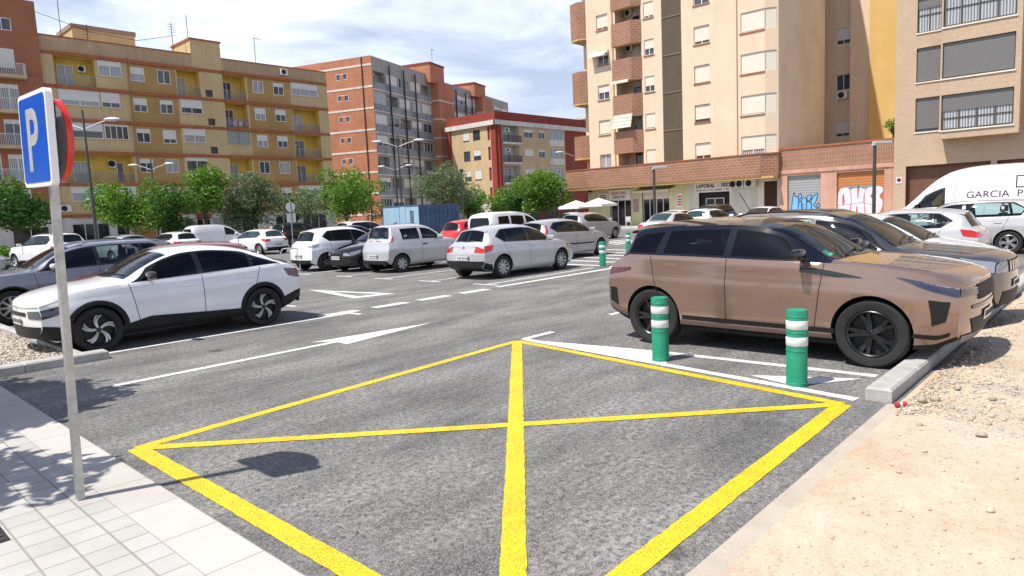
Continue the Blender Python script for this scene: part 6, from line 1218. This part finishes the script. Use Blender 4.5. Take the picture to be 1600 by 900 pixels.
def suv(L=4.4, W=1.85, H=1.65, wb=2.65, fo=.88, wr_=.355, rr=.24, **kw):
    k = L/4.4; h = H/1.65; w = W/1.85
    q = dict(L=L, W=W, wb=wb, fo=fo, wr_=wr_, rr=rr,
        top=sc([(0, .93), (.05, .98), (.25, 1.03), (.7, 1.08), (1.22, 1.13), (1.6, 1.36), (1.95, 1.55), (2.25, 1.62), (2.7, 1.65), (3.4, 1.64), (3.9, 1.60), (4.08, 1.52), (4.24, 1.28), (4.32, 1.12), (4.4, 1.05)], k, h),
        belt=sc([(0, .90), (.25, .98), (.7, 1.02), (1.22, 1.05), (2.2, 1.07), (3.4, 1.10), (4.0, 1.12), (4.25, 1.07), (4.4, 1.02)], k, h), bot=sc([(0, .36), (.15, .25), (.6, .22), (3.8, .24), (4.15, .3), (4.4, .42)], k),
        plan=sc([(0, .80), (.25, .87), (.7, .915), (1.3, .925), (3.3, .925), (3.9, .9), (4.4, .83)], k, w), wr=sc([(0, .6), (.7, .72), (1.22, .75), (1.6, .68), (2.0, .62), (2.6, .62), (3.5, .60), (4.0, .58), (4.2, .64), (4.4, .70)], k, w),
        cf=.20, cr=.12, nose=[(0, .10), (.35, .02), (.6, 0), (.9, .02), (1.2, .08)], tail=[(0, .1), (.45, 0), (.8, 0), (1.1, .06), (1.4, .12)], screen=(1.28*k, 2.02*k), rear=(4.02*k, 4.27*k), spoiler=(3.98*k, .10),
        trim=([(1.36*k, .04), (3.75*k, .04)], [(1.36*k, .10), (1.62*k, .93), (3.6*k, .93), (3.92*k, .5)]),
        wins=[([(1.5*k, .09), (2.42*k, .09)], [(1.5*k, .2), (1.76*k, .86), (2.40*k, .88)]), ([(2.50*k, .09), (3.34*k, .09)], [(2.48*k, .88), (3.30*k, .88)]), ([(3.40*k, .10), (3.74*k, .10)], [(3.36*k, .86), (3.56*k, .84), (3.84*k, .5)])],
        seams=[(1.42*k, 1.30*k), (2.46*k, 2.46*k), (3.22*k, 3.5*k)], handles=[2.10*k, 3.16*k], bonnet=.3*k, archtrim=.05, clad=.12, cladz=0,
        side=[('bumper_corner', 'plastic', 'z', [(.004, .37), (.48*k, .25)], [(.004, .52), (.46*k, .46)], .007), ('bumper_corner', 'plastic', 'z', [(L-.50*k, .28), (L-.004, .43)], [(L-.48*k, .46), (L-.004, .56)], .007), ('sill_cladding', 'plastic', 'b', [(1.25*k, .0), (3.2*k, .0)], [(1.25*k, .22), (3.2*k, .22)], .008)],
        lamps=[('headlight', 'F', 'headlamp', ([(.46*w, .77*h), (.9*w, .77*h)], [(.46*w, .90*h), (.9*w, .91*h)]), ('z', [(.004, .77*h), (.36*k, .86*h)], [(.004, .91*h), (.42*k, .97*h)])),
               ('taillight', 'R', 'tailred', ([(.54*w, .86*h), (.9*w, .84*h)], [(.56*w, 1.02*h), (.9*w, 1.03*h)]), ('z', [(L-.004, .84*h), (L-.24*k, .90*h)], [(L-.004, 1.03*h), (L-.30*k, 1.04*h)]))],
        caps=[('grille', 'F', 'plastic', [(-.44*w, .76*h), (.44*w, .76*h)], [(-.44*w, .92*h), (.44*w, .92*h)], .006), ('lower_grille', 'F', 'plastic', [(-.66*w, .34), (.66*w, .34)], [(-.6*w, .52), (.6*w, .52)], .006), ('rear_bumper_insert', 'R', 'plastic', [(-.84*w, .36), (.84*w, .36)], [(-.84*w, .56), (.84*w, .56)], .007)], plates=[('F', .60), ('R', .78)], rails=(2.0*k, 3.9*k))
    q.update(kw); return q
def mpv_van(L=4.2, W=1.8, H=1.82, wb=2.7, fo=.86, wr_=.32, rr=.20, **kw):
    """small van with an upright tail"""
    k = L/4.2; h = H/1.82; w = W/1.8
    q = dict(L=L, W=W, wb=wb, fo=fo, wr_=wr_, rr=rr,
        top=sc([(0, .90), (.06, .96), (.3, 1.03), (.75, 1.1), (.95, 1.17), (1.4, 1.5), (1.75, 1.70), (2.1, 1.79), (2.6, 1.82), (3.6, 1.81), (4.0, 1.77), (4.14, 1.70), (4.2, 1.62)], k, h), belt=sc([(0, .87), (.3, .97), (.95, 1.05), (2, 1.07), (4.0, 1.08), (4.2, 1.06)], k, h), bot=sc([(0, .32), (.15, .22), (.5, .2), (3.8, .22), (4.2, .34)], k),
        plan=sc([(0, .76), (.25, .84), (.7, .89), (1.2, .9), (3.8, .9), (4.2, .86)], k, w), wr=sc([(0, .6), (.6, .72), (.95, .76), (1.4, .72), (1.8, .68), (2.6, .69), (3.9, .68), (4.2, .66)], k, w),
        cf=.24, cr=.07, tail=[(0, .05), (.45, 0), (1.0, .02), (1.82, .10)], screen=(1.02*k, 1.80*k), crown=.07,
        rearcap=([(-.62*w, 1.06*h), (.62*w, 1.06*h)], [(-.56*w, 1.58*h), (.56*w, 1.58*h)]), trim=([(1.12*k, .05), (2.05*k, .05)], [(1.12*k, .1), (1.42*k, .84), (2.05*k, .86)]),
        wins=[([(1.2*k, .09), (2.0*k, .09)], [(1.2*k, .2), (1.48*k, .80), (2.0*k, .82)]), ([(2.2*k, .10), (3.0*k, .10)], [(2.2*k, .80), (3.0*k, .82)]), ([(3.12*k, .10), (3.85*k, .10)], [(3.12*k, .82), (3.8*k, .80)])],
        seams=[(1.15*k, 1.08*k), (2.1*k, 2.1*k), (3.08*k, 3.08*k)], handles=[1.85*k, 2.25*k], bonnet=.3*k, side=[('rubbing_strip', 'plastic', 'b', [(1.3*k, .36), (3.2*k, .36)], [(1.3*k, .45), (3.2*k, .45)], .012)],
        lamps=[('headlight', 'F', 'headlamp', ([(.44*w, .70*h), (.88*w, .70*h)], [(.44*w, .86*h), (.88*w, .87*h)]), ('z', [(.004, .70*h), (.36*k, .82*h)], [(.004, .87*h), (.42*k, .95*h)])), ('taillight', 'R', 'tailred', ([(.70*w, .78*h), (.86*w, .78*h)], [(.68*w, 1.34*h), (.86*w, 1.34*h)]), ('b', [(L-.02, .6), (L-.10, .6)], [(L-.02, 1.0), (L-.10, 1.0)]))],
        caps=[('grille', 'F', 'plastic', [(-.4*w, .70*h), (.4*w, .70*h)], [(-.42*w, .80*h), (.42*w, .80*h)], .006), ('rear_bumper_insert', 'R', 'plastic', [(-.84*w, .34), (.84*w, .34)], [(-.84*w, .56), (.84*w, .56)], .012), ('lower_grille', 'F', 'plastic', [(-.66*w, .3), (.66*w, .3)], [(-.66*w, .5), (.66*w, .5)], .006)], plates=[('F', .55), ('R', .85)])
    q.update(kw); return q
# ---- bronze SUV with a black roof, nearest on the right ----
rrq = suv(4.37, 1.90, 1.64, 2.68, .91, .372, .255, 
    top=[(0, .95), (.05, 1.01), (.22, 1.065), (.7, 1.13), (1.30, 1.19), (1.62, 1.365), (1.95, 1.54), (2.2, 1.605), (2.6, 1.64), (3.2, 1.635), (3.8, 1.605), (4.06, 1.57), (4.15, 1.44), (4.23, 1.24), (4.30, 1.14), (4.37, 1.09)],
    plan=[(0, .84), (.2, .90), (.6, .94), (1.2, .95), (3.4, .95), (3.9, .935), (4.37, .88)], wr=[(0, .70), (.7, .80), (1.25, .80), (1.6, .72), (2.0, .665), (2.6, .66), (3.5, .635), (4.05, .62), (4.2, .68), (4.37, .74)], cf=.17, cr=.08, bow=.015, rear=(4.075, 4.24), spoiler=(4.02, .13), spoilm='p_navy',
    belt=[(0, .92), (.22, 1.01), (.7, 1.075), (1.30, 1.125), (2.2, 1.155), (3.4, 1.19), (4.0, 1.20), (4.25, 1.13), (4.37, 1.06)],
    open=1, oglass='tintglass', style='double', rims=('rimblack', 'rimdark', 'rimblack'), tw=.235, glass='carglass', sglass='carglass_b', roof0=1.30, roof1=4.26, rails=None, archtrim=0, archk=1.10, clad=.07, cladz=0, seams=[(1.50, 1.40), (2.55, 2.55), (3.42, 3.62)], handles=[2.2, 3.22], handle_t=.845, handle_off=.004, mirrorm='p_black', trim=([(1.42, .02), (4.18, .02)], [(1.42, .10), (1.72, .97), (3.9, .97), (4.14, .6)]), trimm='p_navy',
    wins=[([(1.62, .07), (2.50, .07)], [(1.62, .2), (1.90, .84), (2.48, .86)]), ([(2.60, .07), (3.44, .07)], [(2.58, .86), (3.40, .84)]), ([(3.56, .08), (4.05, .10)], [(3.50, .82), (3.84, .78), (4.04, .62)])],
    side=[('sill_strip', 'plastic', 'b', [(1.28, .145), (3.15, .145)], [(1.28, .205), (3.15, .205)], .006), ('sill_cladding', 'plastic', 'b', [(1.25, .0), (3.2, .0)], [(1.25, .05), (3.2, .05)], .008), ('wing_vent', 'p_black', 'b', [(1.0, .855), (1.28, .84), (1.66, .875)], [(1.0, .862), (1.28, .905), (1.66, .955)], .006),
          ('bumper_vent', 'plastic', 'b', [(.10, .40), (.22, .34)], [(.06, .70), (.26, .68)], .006), ('bumper_slot', 'plastic', 'b', [(.05, .13), (.42, .18)], [(.05, .20), (.42, .23)], .006), ('rear_bumper_slot', 'plastic', 'b', [(4.2, .2), (4.34, .22)], [(4.22, .5), (4.34, .5)], .005)],
    lamps=[('day_light', 'F', 'headlamp', ([(.5, .868), (.92, .878)], [(.5, .876), (.92, .886)]), ('z', [(.004, .878), (.30, .942)], [(.004, .886), (.32, .950)])), ('headlight', 'F', 'headdark', ([(.44, .80), (.92, .80)], [(.44, .875), (.92, .885)]), ('z', [(.004, .80), (.30, .88), (.62, .985)], [(.004, .885), (.30, .95), (.66, 1.0)])), ('taillight', 'R', 'taildark', ([(.40, .93), (.9, .92)], [(.40, 1.0), (.9, 1.01)]), ('z', [(4.366, .92), (3.98, .99)], [(4.366, 1.01), (3.96, 1.03)]))],
    caps=[('grille', 'F', 'plastic', [(-.43, .74), (.43, .74)], [(-.43, .90), (.43, .90)], .008), ('lower_grille', 'F', 'plastic', [(-.50, .40), (.50, .40)], [(-.62, .56), (.62, .56)], .008), ('skid_plate', 'F', 'rimsilver', [(-.62, .30), (.62, .30)], [(-.72, .39), (.72, .39)], .012), ('upper_slot', 'F', 'p_black', [(-.6, .66), (.6, .66)], [(-.6, .70), (.6, .70)], .007)], plates=[('F', .56), ('R', .8)], nose=[(0, .22), (.3, .10), (.45, .02), (.65, 0), (.9, .02), (1.2, .08)])
rr, RB = make_car('suv', rrq, (8.80, 3.46), -90, 'bronze SUV with black roof and black wheels parked behind the two near bollards', paintm='p_bronze', roofm='p_navy')
b = MB()
for k in range(5): RB.cap(b, [(-.47, .755+.03*k), (.47, .755+.03*k)], [(-.47, .762+.03*k), (.47, .762+.03*k)], .016, 'F', 12, 1)
b.build('grille_bar', M['rimdark'], rr); b = MB()
for y in np.linspace(-.30, .30, 10):
    if abs(y) > .02: RB.cap(b, [(y-.018, .905), (y+.018, .905)], [(y-.014, .925), (y+.014, .925)], .004, 'F', 1, 1)
b.build('bonnet_lettering', M['p_black'], rr)
b = MB(); RB.patch(b, 'r', [(1.40, .10), (1.40, .24)], [(1.50, .10), (1.50, .24)], .008, -1, 3, 3); b.build('windscreen_sticker', mat('green_sticker', (.05, .42, .20), .5), rr)
# ---- white crossover with black arches, nearest on the left ----
c4q = suv(4.36, 1.80, 1.52, 2.67, .84, .345, .25,
    top=[(0, .82), (.05, .88), (.25, .955), (.7, 1.03), (1.22, 1.09), (1.6, 1.28), (1.95, 1.43), (2.25, 1.505), (2.6, 1.52), (3.1, 1.475), (3.6, 1.365), (4.0, 1.22), (4.2, 1.13), (4.30, 1.06), (4.36, 1.0)],
    belt=[(0, .79), (.25, .90), (.7, .965), (1.22, 1.0), (2.2, 1.02), (3.2, 1.06), (3.8, 1.09), (4.2, 1.06), (4.36, .97)],
    wr=[(0, .58), (.7, .70), (1.22, .73), (1.6, .67), (2.0, .60), (2.6, .595), (3.4, .56), (4.0, .55), (4.2, .58), (4.36, .64)],
    open=1, oglass='tintglass', style='petal', rims=('rimblack', 'rimdark', 'rimsilver'), tw=.215, screen=(1.26, 2.02), rear=(3.55, 4.12), spoiler=(4.14, .12), spoilm='p_black', rails=None, archtrim=.062, archk=1.09, clad=.14, cladz=0, mirrorm='p_black', sglass='carglass_b',
    trim=([(1.36, .04), (4.0, .05)], [(1.36, .10), (1.64, .95), (3.3, .95), (4.0, .3)]),
    wins=[([(1.5, .08), (2.40, .08)], [(1.5, .2), (1.80, .86), (2.38, .88)]), ([(2.50, .08), (3.32, .08)], [(2.48, .88), (3.10, .87), (3.34, .76)]), ([(3.40, .10), (3.92, .14)], [(3.40, .70), (3.92, .26)])],
    seams=[(1.44, 1.32), (2.46, 2.46), (3.22, 3.5)], handles=[2.12, 3.18], side=[('sill_cladding', 'plastic', 'b', [(1.15, .0), (3.25, .0)], [(1.15, .18), (1.6, .30), (3.25, .16)], .010), ('bumper_corner', 'plastic', 'z', [(.004, .33), (.46, .22)], [(.004, .49), (.30, .44), (.46, .50)], .008), ('bumper_corner', 'plastic', 'z', [(3.90, .25), (4.356, .42)], [(3.90, .46), (4.356, .59)], .008), ('fuel_flap', 'p_white', 'b', [(3.62, .72), (3.80, .72)], [(3.62, .88), (3.80, .88)], .003)],
    lamps=[('headlight', 'F', 'headdark', ([(.50, .60), (.88, .59)], [(.48, .71), (.88, .72)]), ('z', [(.004, .59), (.26, .65)], [(.004, .72), (.34, .79)])), ('day_light', 'F', 'headlamp', ([(.20, .745), (.88, .765)], [(.20, .76), (.88, .78)]), ('z', [(.004, .765), (.3, .85)], [(.004, .78), (.32, .87)])), ('taillight', 'R', 'taildark', ([(.46, .86), (.88, .80)], [(.46, .94), (.88, .96)]), ('z', [(4.356, .80), (4.12, .86)], [(4.356, .97), (4.04, 1.0)]))],
    caps=[('grille', 'F', 'plastic', [(-.42, .63), (.42, .63)], [(-.42, .69), (.42, .69)], .008), ('chevron_strip', 'F', 'chrome', [(-.5, .752), (.5, .752)], [(-.5, .764), (.5, .764)], .01), ('lower_grille', 'F', 'plastic', [(-.70, .30), (.70, .30)], [(-.78, .48), (.78, .48)], .010), ('rear_bumper_insert', 'R', 'plastic', [(-.84, .34), (.84, .34)], [(-.84, .58), (.84, .58)], .010)], plates=[('F', .55), ('R', .72)])
c4, CB = make_car('crossover', c4q, (4.56, 12.50), 180, 'white crossover with black arches and two-tone wheels parked nearest on the left', paintm='p_white')
b = MB()
for z, h in ((.72, .035), (.755, .035)): CB.cap(b, [(-.08, z-.02), (0, z+.02), (.08, z-.02)], [(-.08, z-.005), (0, z+.035), (.08, z-.005)], .014, 'F', 8, 1)
b.build('chevron_badge', M['chrome'], c4)
make_car('hatchback', hatch(4.1, 1.75, 1.50, 2.55, .85, open=1), (5.6, 15.15), 180, 'dull red hatchback between the white crossover and the slate grey SUV', paintm='p_maroon')
make_car('suv', suv(4.65, 1.86, 1.62, 2.75, .95, open=1, railm='rimsilver', archtrim=0.03, mirrorm='p_silver'), (4.55, 17.75), 180, 'slate grey SUV with roof rails, third in the left row at the photo edge', paintm='p_slate')
# ---- central row ----
golfq = hatch(4.2, 1.76, 1.48, 2.578, .86, open=1, style='nine', wr_=.318, rr=.215, glass='carglass', sglass='carglass_l', rglass='carglass_l',
    lamps=[hatch()['lamps'][0], ('taillight', 'R', 'tailred', ([(.44, .76), (.86, .74)], [(.46, .91), (.86, .92)]), ('z', [(4.196, .74), (3.94, .80)], [(4.196, .92), (3.86, .95)]))],
    caps=[hatch()['caps'][0], hatch()['caps'][1], ('rear_bumper_insert', 'R', 'plastic', [(-.78, .34), (.78, .34)], [(-.80, .52), (.80, .52)], .010)], side=[('rear_bumper_corner', 'plastic', 'b', [(3.86, .02), (4.19, .02)], [(3.93, .26), (4.19, .26)], .008)], plates=[('F', .5), ('R', .60)], handles=[1.98, 2.95])
golf, GB = make_car('hatchback', golfq, (15.0, 13.9), 0, 'silver hatchback with big red tail lamps and black lower bumper in mid photo', paintm='p_silver')
b = MB(); b.lathe([(0, 0), (.055, 0), (.055, .01), (.04, .012), (0, .012)], (GB.xR+GB.dR(0, .88)-.012, 0, .88), 18, 'x'); b.build('badge', M['chrome'], golf)
ignq = hatch(3.62, 1.66, 1.58, 2.36, .68, open=1, wr_=.30, rr=.19, style='cover', sglass='carglass_l',
    top=[(0, .78), (.05, .86), (.3, .97), (.75, 1.04), (1.02, 1.10), (1.4, 1.36), (1.7, 1.52), (2.0, 1.57), (2.4, 1.58), (3.1, 1.565), (3.36, 1.52), (3.46, 1.36), (3.54, 1.12), (3.62, 1.02)], belt=[(0, .75), (.3, .90), (1.02, 1.0), (2, 1.02), (3.3, 1.03), (3.5, 1.02), (3.62, .99)], bot=[(0, .34), (.15, .24), (3.2, .24), (3.5, .3), (3.62, .4)],
    wins=[([(1.22, .09), (2.12, .09)], [(1.22, .2), (1.48, .82), (2.10, .85)]), ([(2.24, .10), (2.95, .10)], [(2.22, .85), (2.93, .84)])], trim=None, screen=(1.08, 1.76), rear=(3.36, 3.53), spoiler=None, seams=[(1.14, 1.05), (2.18, 2.18)], handles=[1.95], handlem='plastic',
    lamps=[hatch(3.62)['lamps'][0], ('taillight', 'R', 'tailred', ([(.66, 1.0), (.78, .98)], [(.64, 1.25), (.76, 1.22)]), ('g', [(3.60, .0), (3.48, .0)], [(3.50, .6), (3.42, .6)]))], rails=None); ignq.pop('trim')
make_car('small_hatchback', ignq, (15.1, 18.62), 0, 'boxy silver three-door car with steel wheel covers left of the central silver hatchback', paintm='p_silver')
make_car('hatchback', hatch(3.82, 1.65, 1.42, 2.47, .76, wr_=.29, rr=.19), (15.1, 20.45), 180, 'black small hatchback showing its nose between two white and silver cars', paintm='p_black')
zoe, ZB = make_car('hatchback', hatch(4.08, 1.73, 1.56, 2.59, .84, wr_=.315, rr=.22, style='ten', rims=('rimblack', 'rimdark', 'rimsilver'), handles=[2.0], sglass='carglass_b', lamps=[hatch(4.08)['lamps'][0], ('taillight', 'R', 'headlamp', ([(.55, .86), (.8, .84)], [(.55, .93), (.8, .95)]), ('z', [(4.076, .84), (3.84, .9)], [(4.076, .95), (3.78, .99)]))]), (14.75, 22.4), 0, 'white electric hatchback with pale tail lamps left of the black small hatchback', paintm='p_white')
# ---- second row ----
focq = hatch(4.34, 1.84, 1.49, 2.64, .86, open=1, wr_=.32, rr=.21, sglass='carglass_l', lamps=[hatch(4.34)['lamps'][0], ('taillight', 'R', 'tailred', ([(.80, .98), (.82, .98)], [(.78, 1.0), (.80, 1.0)]), ('g', [(4.24, .0), (4.06, .0)], [(3.92, .86), (3.82, .86)]))], side=[('rubbing_strip', 'plastic', 'b', [(1.35, .44), (3.0, .44)], [(1.35, .50), (3.0, .50)], .012)])
make_car('hatchback', focq, (20.35, 16.3), 0, 'silver hatchback with tall slanted tail lamp right behind the central silver hatchback', paintm='p_silver2')
make_car('small_van', mpv_van(4.2, 1.78, 1.84, 2.7, .84, sglass='carglass_b'), (22.3, 20.7), 0, 'white small van with tinted rear windows above the central silver hatchback', cat='van', paintm='p_white2')
make_car('hatchback', hatch(3.54, 1.58, 1.55, 2.3, .7, wr_=.29, rr=.18), (22.4, 23.25), 0, 'bright red small hatchback left of the white small van', paintm='p_red')
make_car('people_carrier', hatch(4.28, 1.77, 1.57, 2.58, .86, open=1, sglass='carglass_l'), (31.6, 23.2), 0, 'silver people carrier side-on below the white parasols', paintm='p_silver2')
make_car('suv', suv(4.4, 1.82, 1.66, 2.6, .85), (26.2, 37.0), 0, 'white SUV with dark rear window left of the blue cabin', paintm='p_white2')
make_car('hatchback', hatch(4.0, 1.7, 1.45, 2.5, .8), (22.6, 33.2), 0, 'dark grey car roof just visible beyond the white electric hatchback', paintm='p_grey')
# ---- far left, along the street ----
make_car('suv', suv(4.85, 1.93, 1.77, 2.93, .86, style='five'), (9.75, 42.3), 103, 'white SUV with red tail lamps just left of the parking sign post', paintm='p_white')
make_car('hatchback', hatch(4.2, 1.76, 1.46, 2.6, .85), (5.3, 39.2), -20, 'pale silver car whose nose enters at the left edge of the photo', paintm='p_silver2')
make_car('hatchback', hatch(4.2, 1.76, 1.5, 2.6, .85), (16.6, 43.7), 97, 'white hatchback seen from behind between the grey roof and the white panel van', paintm='p_white2')
make_car('estate_car', suv(4.5, 1.8, 1.52, 2.6, .85, archtrim=.01), (12.4, 40.2), 97, 'grey car whose roof shows above the slate grey SUV', paintm='p_silver2')
kq = mpv_van(4.2, 1.83, 1.83, 2.7, .84); kq['wins'] = kq['wins'][:1]; kq['side'] = [('side_panel', 'p_white2', 'g', [(2.25, .12), (3.0, .12)], [(2.25, .8), (3.0, .8)], .006), ('side_panel', 'p_white2', 'g', [(3.15, .12), (3.85, .12)], [(3.15, .8), (3.8, .8)], .006)] + kq['side']
make_car('panel_van', kq, (20.3, 45.7), 0, 'small white panel van with blind side panels left of the white hatchback with plate', cat='van', paintm='p_white')
make_car('hatchback', hatch(4.05, 1.74, 1.45, 2.56, .84, glass='carglass_l'), (19.2, 38.0), 97, 'white hatchback with red tail lamps seen from behind, before the road sign backs', paintm='p_white')
make_car('suv', suv(4.5, 1.85, 1.68, 2.65, .88), (25.9, 44.6), 5, 'black SUV in the shade behind the person in the red top', paintm='p_black')
# ---- row behind the bronze SUV ----
jq = suv(4.42, 1.83, 1.66, 2.66, .90, open=1, sglass='carglass_l', archtrim=.04, railm='p_black')
jeep, JB = make_car('suv', jq, (11.45, 3.50), -90, 'dark grey SUV with a slotted grille directly behind the bronze SUV', paintm='p_grey')
b = MB()
for k in range(7): y = -.36+.12*k; JB.cap(b, [(y-.035, .78), (y+.035, .78)], [(y-.035, .91), (y+.035, .91)], .014, 'F', 2, 2)
b.build('grille_slot', M['chrome'], jeep)
make_car('hatchback', hatch(4.15, 1.76, 1.52, 2.56, .84, open=1), (14.05, 3.75), -90, 'white car whose windscreen and bonnet show beyond the dark grey SUV', paintm='p_white2')
megq = hatch(4.2, 1.78, 1.46, 2.62, .84, open=1, sglass='carglass_l', lamps=[hatch()['lamps'][0], ('taillight', 'R', 'tailred', ([(.40, .80), (.86, .76)], [(.44, .84), (.86, .92)]), ('z', [(4.196, .76), (3.9, .80)], [(4.196, .92), (3.84, .96)]))])
make_car('hatchback', megq, (19.5, 4.75), 90, 'silver hatchback with wedge red tail lamp right of the dark grey SUV', paintm='p_silver')
wagq = suv(4.6, 1.82, 1.58, 2.75, .92, open=1, wr_=.325, rr=.22, sglass='carglass_l', archtrim=0.0, clad=0, railm='chrome', style='double', side=[])
make_car('estate_car', wagq, (24.5, 4.2), 90, 'silver estate car with roof rails in front of the white lettered van', paintm='p_silver')
vq_ = mpv_van(5.98, 2.06, 2.72, 3.7, 1.0, .345, .20,
    top=[(0, .95), (.06, 1.05), (.35, 1.18), (.75, 1.28), (1.1, 1.55), (1.6, 2.05), (2.0, 2.38), (2.4, 2.58), (2.9, 2.68), (3.5, 2.72), (5.6, 2.72), (5.85, 2.66), (5.98, 2.55)], belt=[(0, .90), (.35, 1.08), (.9, 1.22), (2, 1.26), (5.98, 1.26)], bot=[(0, .34), (.2, .24), (5.5, .26), (5.98, .4)], plan=[(0, .86), (.3, .96), (.8, 1.02), (1.3, 1.03), (5.5, 1.03), (5.98, .99)],
    wr=[(0, .66), (.6, .82), (1.1, .88), (1.6, .84), (2.2, .82), (3, .82), (5.98, .80)], screen=(.92, 1.82), open=1, trim=([(1.12, .02), (2.2, .02)], [(1.12, .10), (1.55, .66), (2.2, .62)]), wins=[([(1.22, .05), (2.12, .05)], [(1.22, .14), (1.62, .60), (2.12, .57)])],
    rearcap=([(-.7, 1.4), (.7, 1.4)], [(-.68, 2.1), (.68, 2.1)]), seams=[(1.2, 1.1), (2.2, 2.2), (3.4, 3.4)], handles=[2.0], side=[('rubbing_strip', 'plastic', 'b', [(1.5, .30), (4.0, .30)], [(1.5, .40), (4.0, .40)], .012)], lamps=[mpv_van()['lamps'][0]], caps=[('grille', 'F', 'plastic', [(-.5, .66), (.5, .66)], [(-.5, .9), (.5, .9)], .006)], plates=[('F', .55)], mirrorm='plastic', mirror=(1.35, None))
van, VB = make_car('delivery_van', vq_, (30.0, 4.75), 90, 'large white delivery van lettered GARCIA at the right edge of the photo', cat='van', paintm='p_white')
class VF:
    def p(s, a, z, d=0):
        sv = a; zone = [VB.pt(sv, 'g', g) for g in np.linspace(0, 1, 9)]; g = np.interp(z, [v[2] for v in zone], np.linspace(0, 1, 9)); p = VB.pt(sv, 'g', g, .006-d, 1); return tuple(p)
M['plum'] = mat('plum_lettering', (.05, .012, .06), .5)
text(van, 'GARCIA  P', VF(), 2.86, 1.56, .235, 0, M['plum'], 1.62, name='lettering', extr=.001)
b = MB(); vf = VF()
for (a0, a1, z0, z1) in ((4.27, 4.31, 1.86, 2.28), (4.31, 4.85, 1.86, 1.90), (4.31, 4.85, 2.24, 2.28), (4.85, 4.89, 1.86, 2.28)): b.face([vf.p(a0, z0), vf.p(a1, z0), vf.p(a1, z1), vf.p(a0, z1)])
b.build('logo_frame', M['plum'], van)
b = MB(); VB.patch(b, 'g', [(2.5, .02), (2.512, .02)], [(2.5, .70), (2.512, .70)], .002, 1, 2, 10); VB.patch(b, 'g', [(2.55, .76), (5.6, .76)], [(2.55, .768), (5.6, .768)], .002, 1, 20, 1); b.build('panel_gap', M['seam'], van)
# ---- cars along the street in front of the tan tower ----
octq = hatch(4.5, 1.76, 1.44, 2.55, .90, top=[(0, .68), (.05, .75), (.3, .86), (.7, .94), (1.2, 1.0), (1.6, 1.22), (1.95, 1.37), (2.3, 1.43), (2.8, 1.44), (3.2, 1.40), (3.6, 1.22), (3.9, 1.06), (4.1, 1.03), (4.4, 1.0), (4.5, .9)], rear=(3.26, 3.92), spoiler=None, trim=([(1.3, .04), (3.6, .04)], [(1.3, .10), (1.6, .93), (3.2, .93), (3.7, .3)]), wins=[([(1.46, .09), (2.38, .09)], [(1.46, .2), (1.72, .86), (2.36, .88)]), ([(2.46, .09), (3.3, .09)], [(2.44, .88), (3.1, .84), (3.36, .6)])], rglass='carglass_l', cr=.12)
make_car('saloon_car', octq, (31.2, 17.6), 0, 'silver saloon seen from behind beyond the rear of the bronze SUV', paintm='p_silver')
make_car('estate_car', suv(4.1, 1.7, 1.5, 2.5, .8, archtrim=0, side=[], clad=0, rglass='carglass_l'), (35.0, 17.5), 0, 'white hatchback seen from behind, right of the silver saloon', paintm='p_white')
make_car('suv', suv(4.5, 1.85, 1.68, 2.65, .88), (40.4, 20.3), 180, 'black SUV parked before the office door under the shop sign', paintm='p_black')
make_car('hatchback', hatch(4.2, 1.76, 1.42, 2.6, .85), (40.3, 22.8), 180, 'white car facing out left of the black SUV by the shops', paintm='p_white2')
make_car('coupe', hatch(4.4, 1.8, 1.42, 2.6, .9), (40.5, 17.0), 180, 'white car facing out in front of the white shop wall with air conditioners', paintm='p_white')
make_car('hatchback', hatch(4.0, 1.7, 1.5, 2.5, .8), (41.0, 32.0), 180, 'white car under the left end of the parasols', paintm='p_white2')
# bare aerial on the dark grey SUV roof
b = MB(); p = JB.pt(3.75, 'r', .85, 0, 1); b.tube([tuple(p), (p[0]-.22, p[1], p[2]+.36)], .008, 5); b.build('roof_aerial', M['cable'], jeep)
bpy.context.view_layer.update()
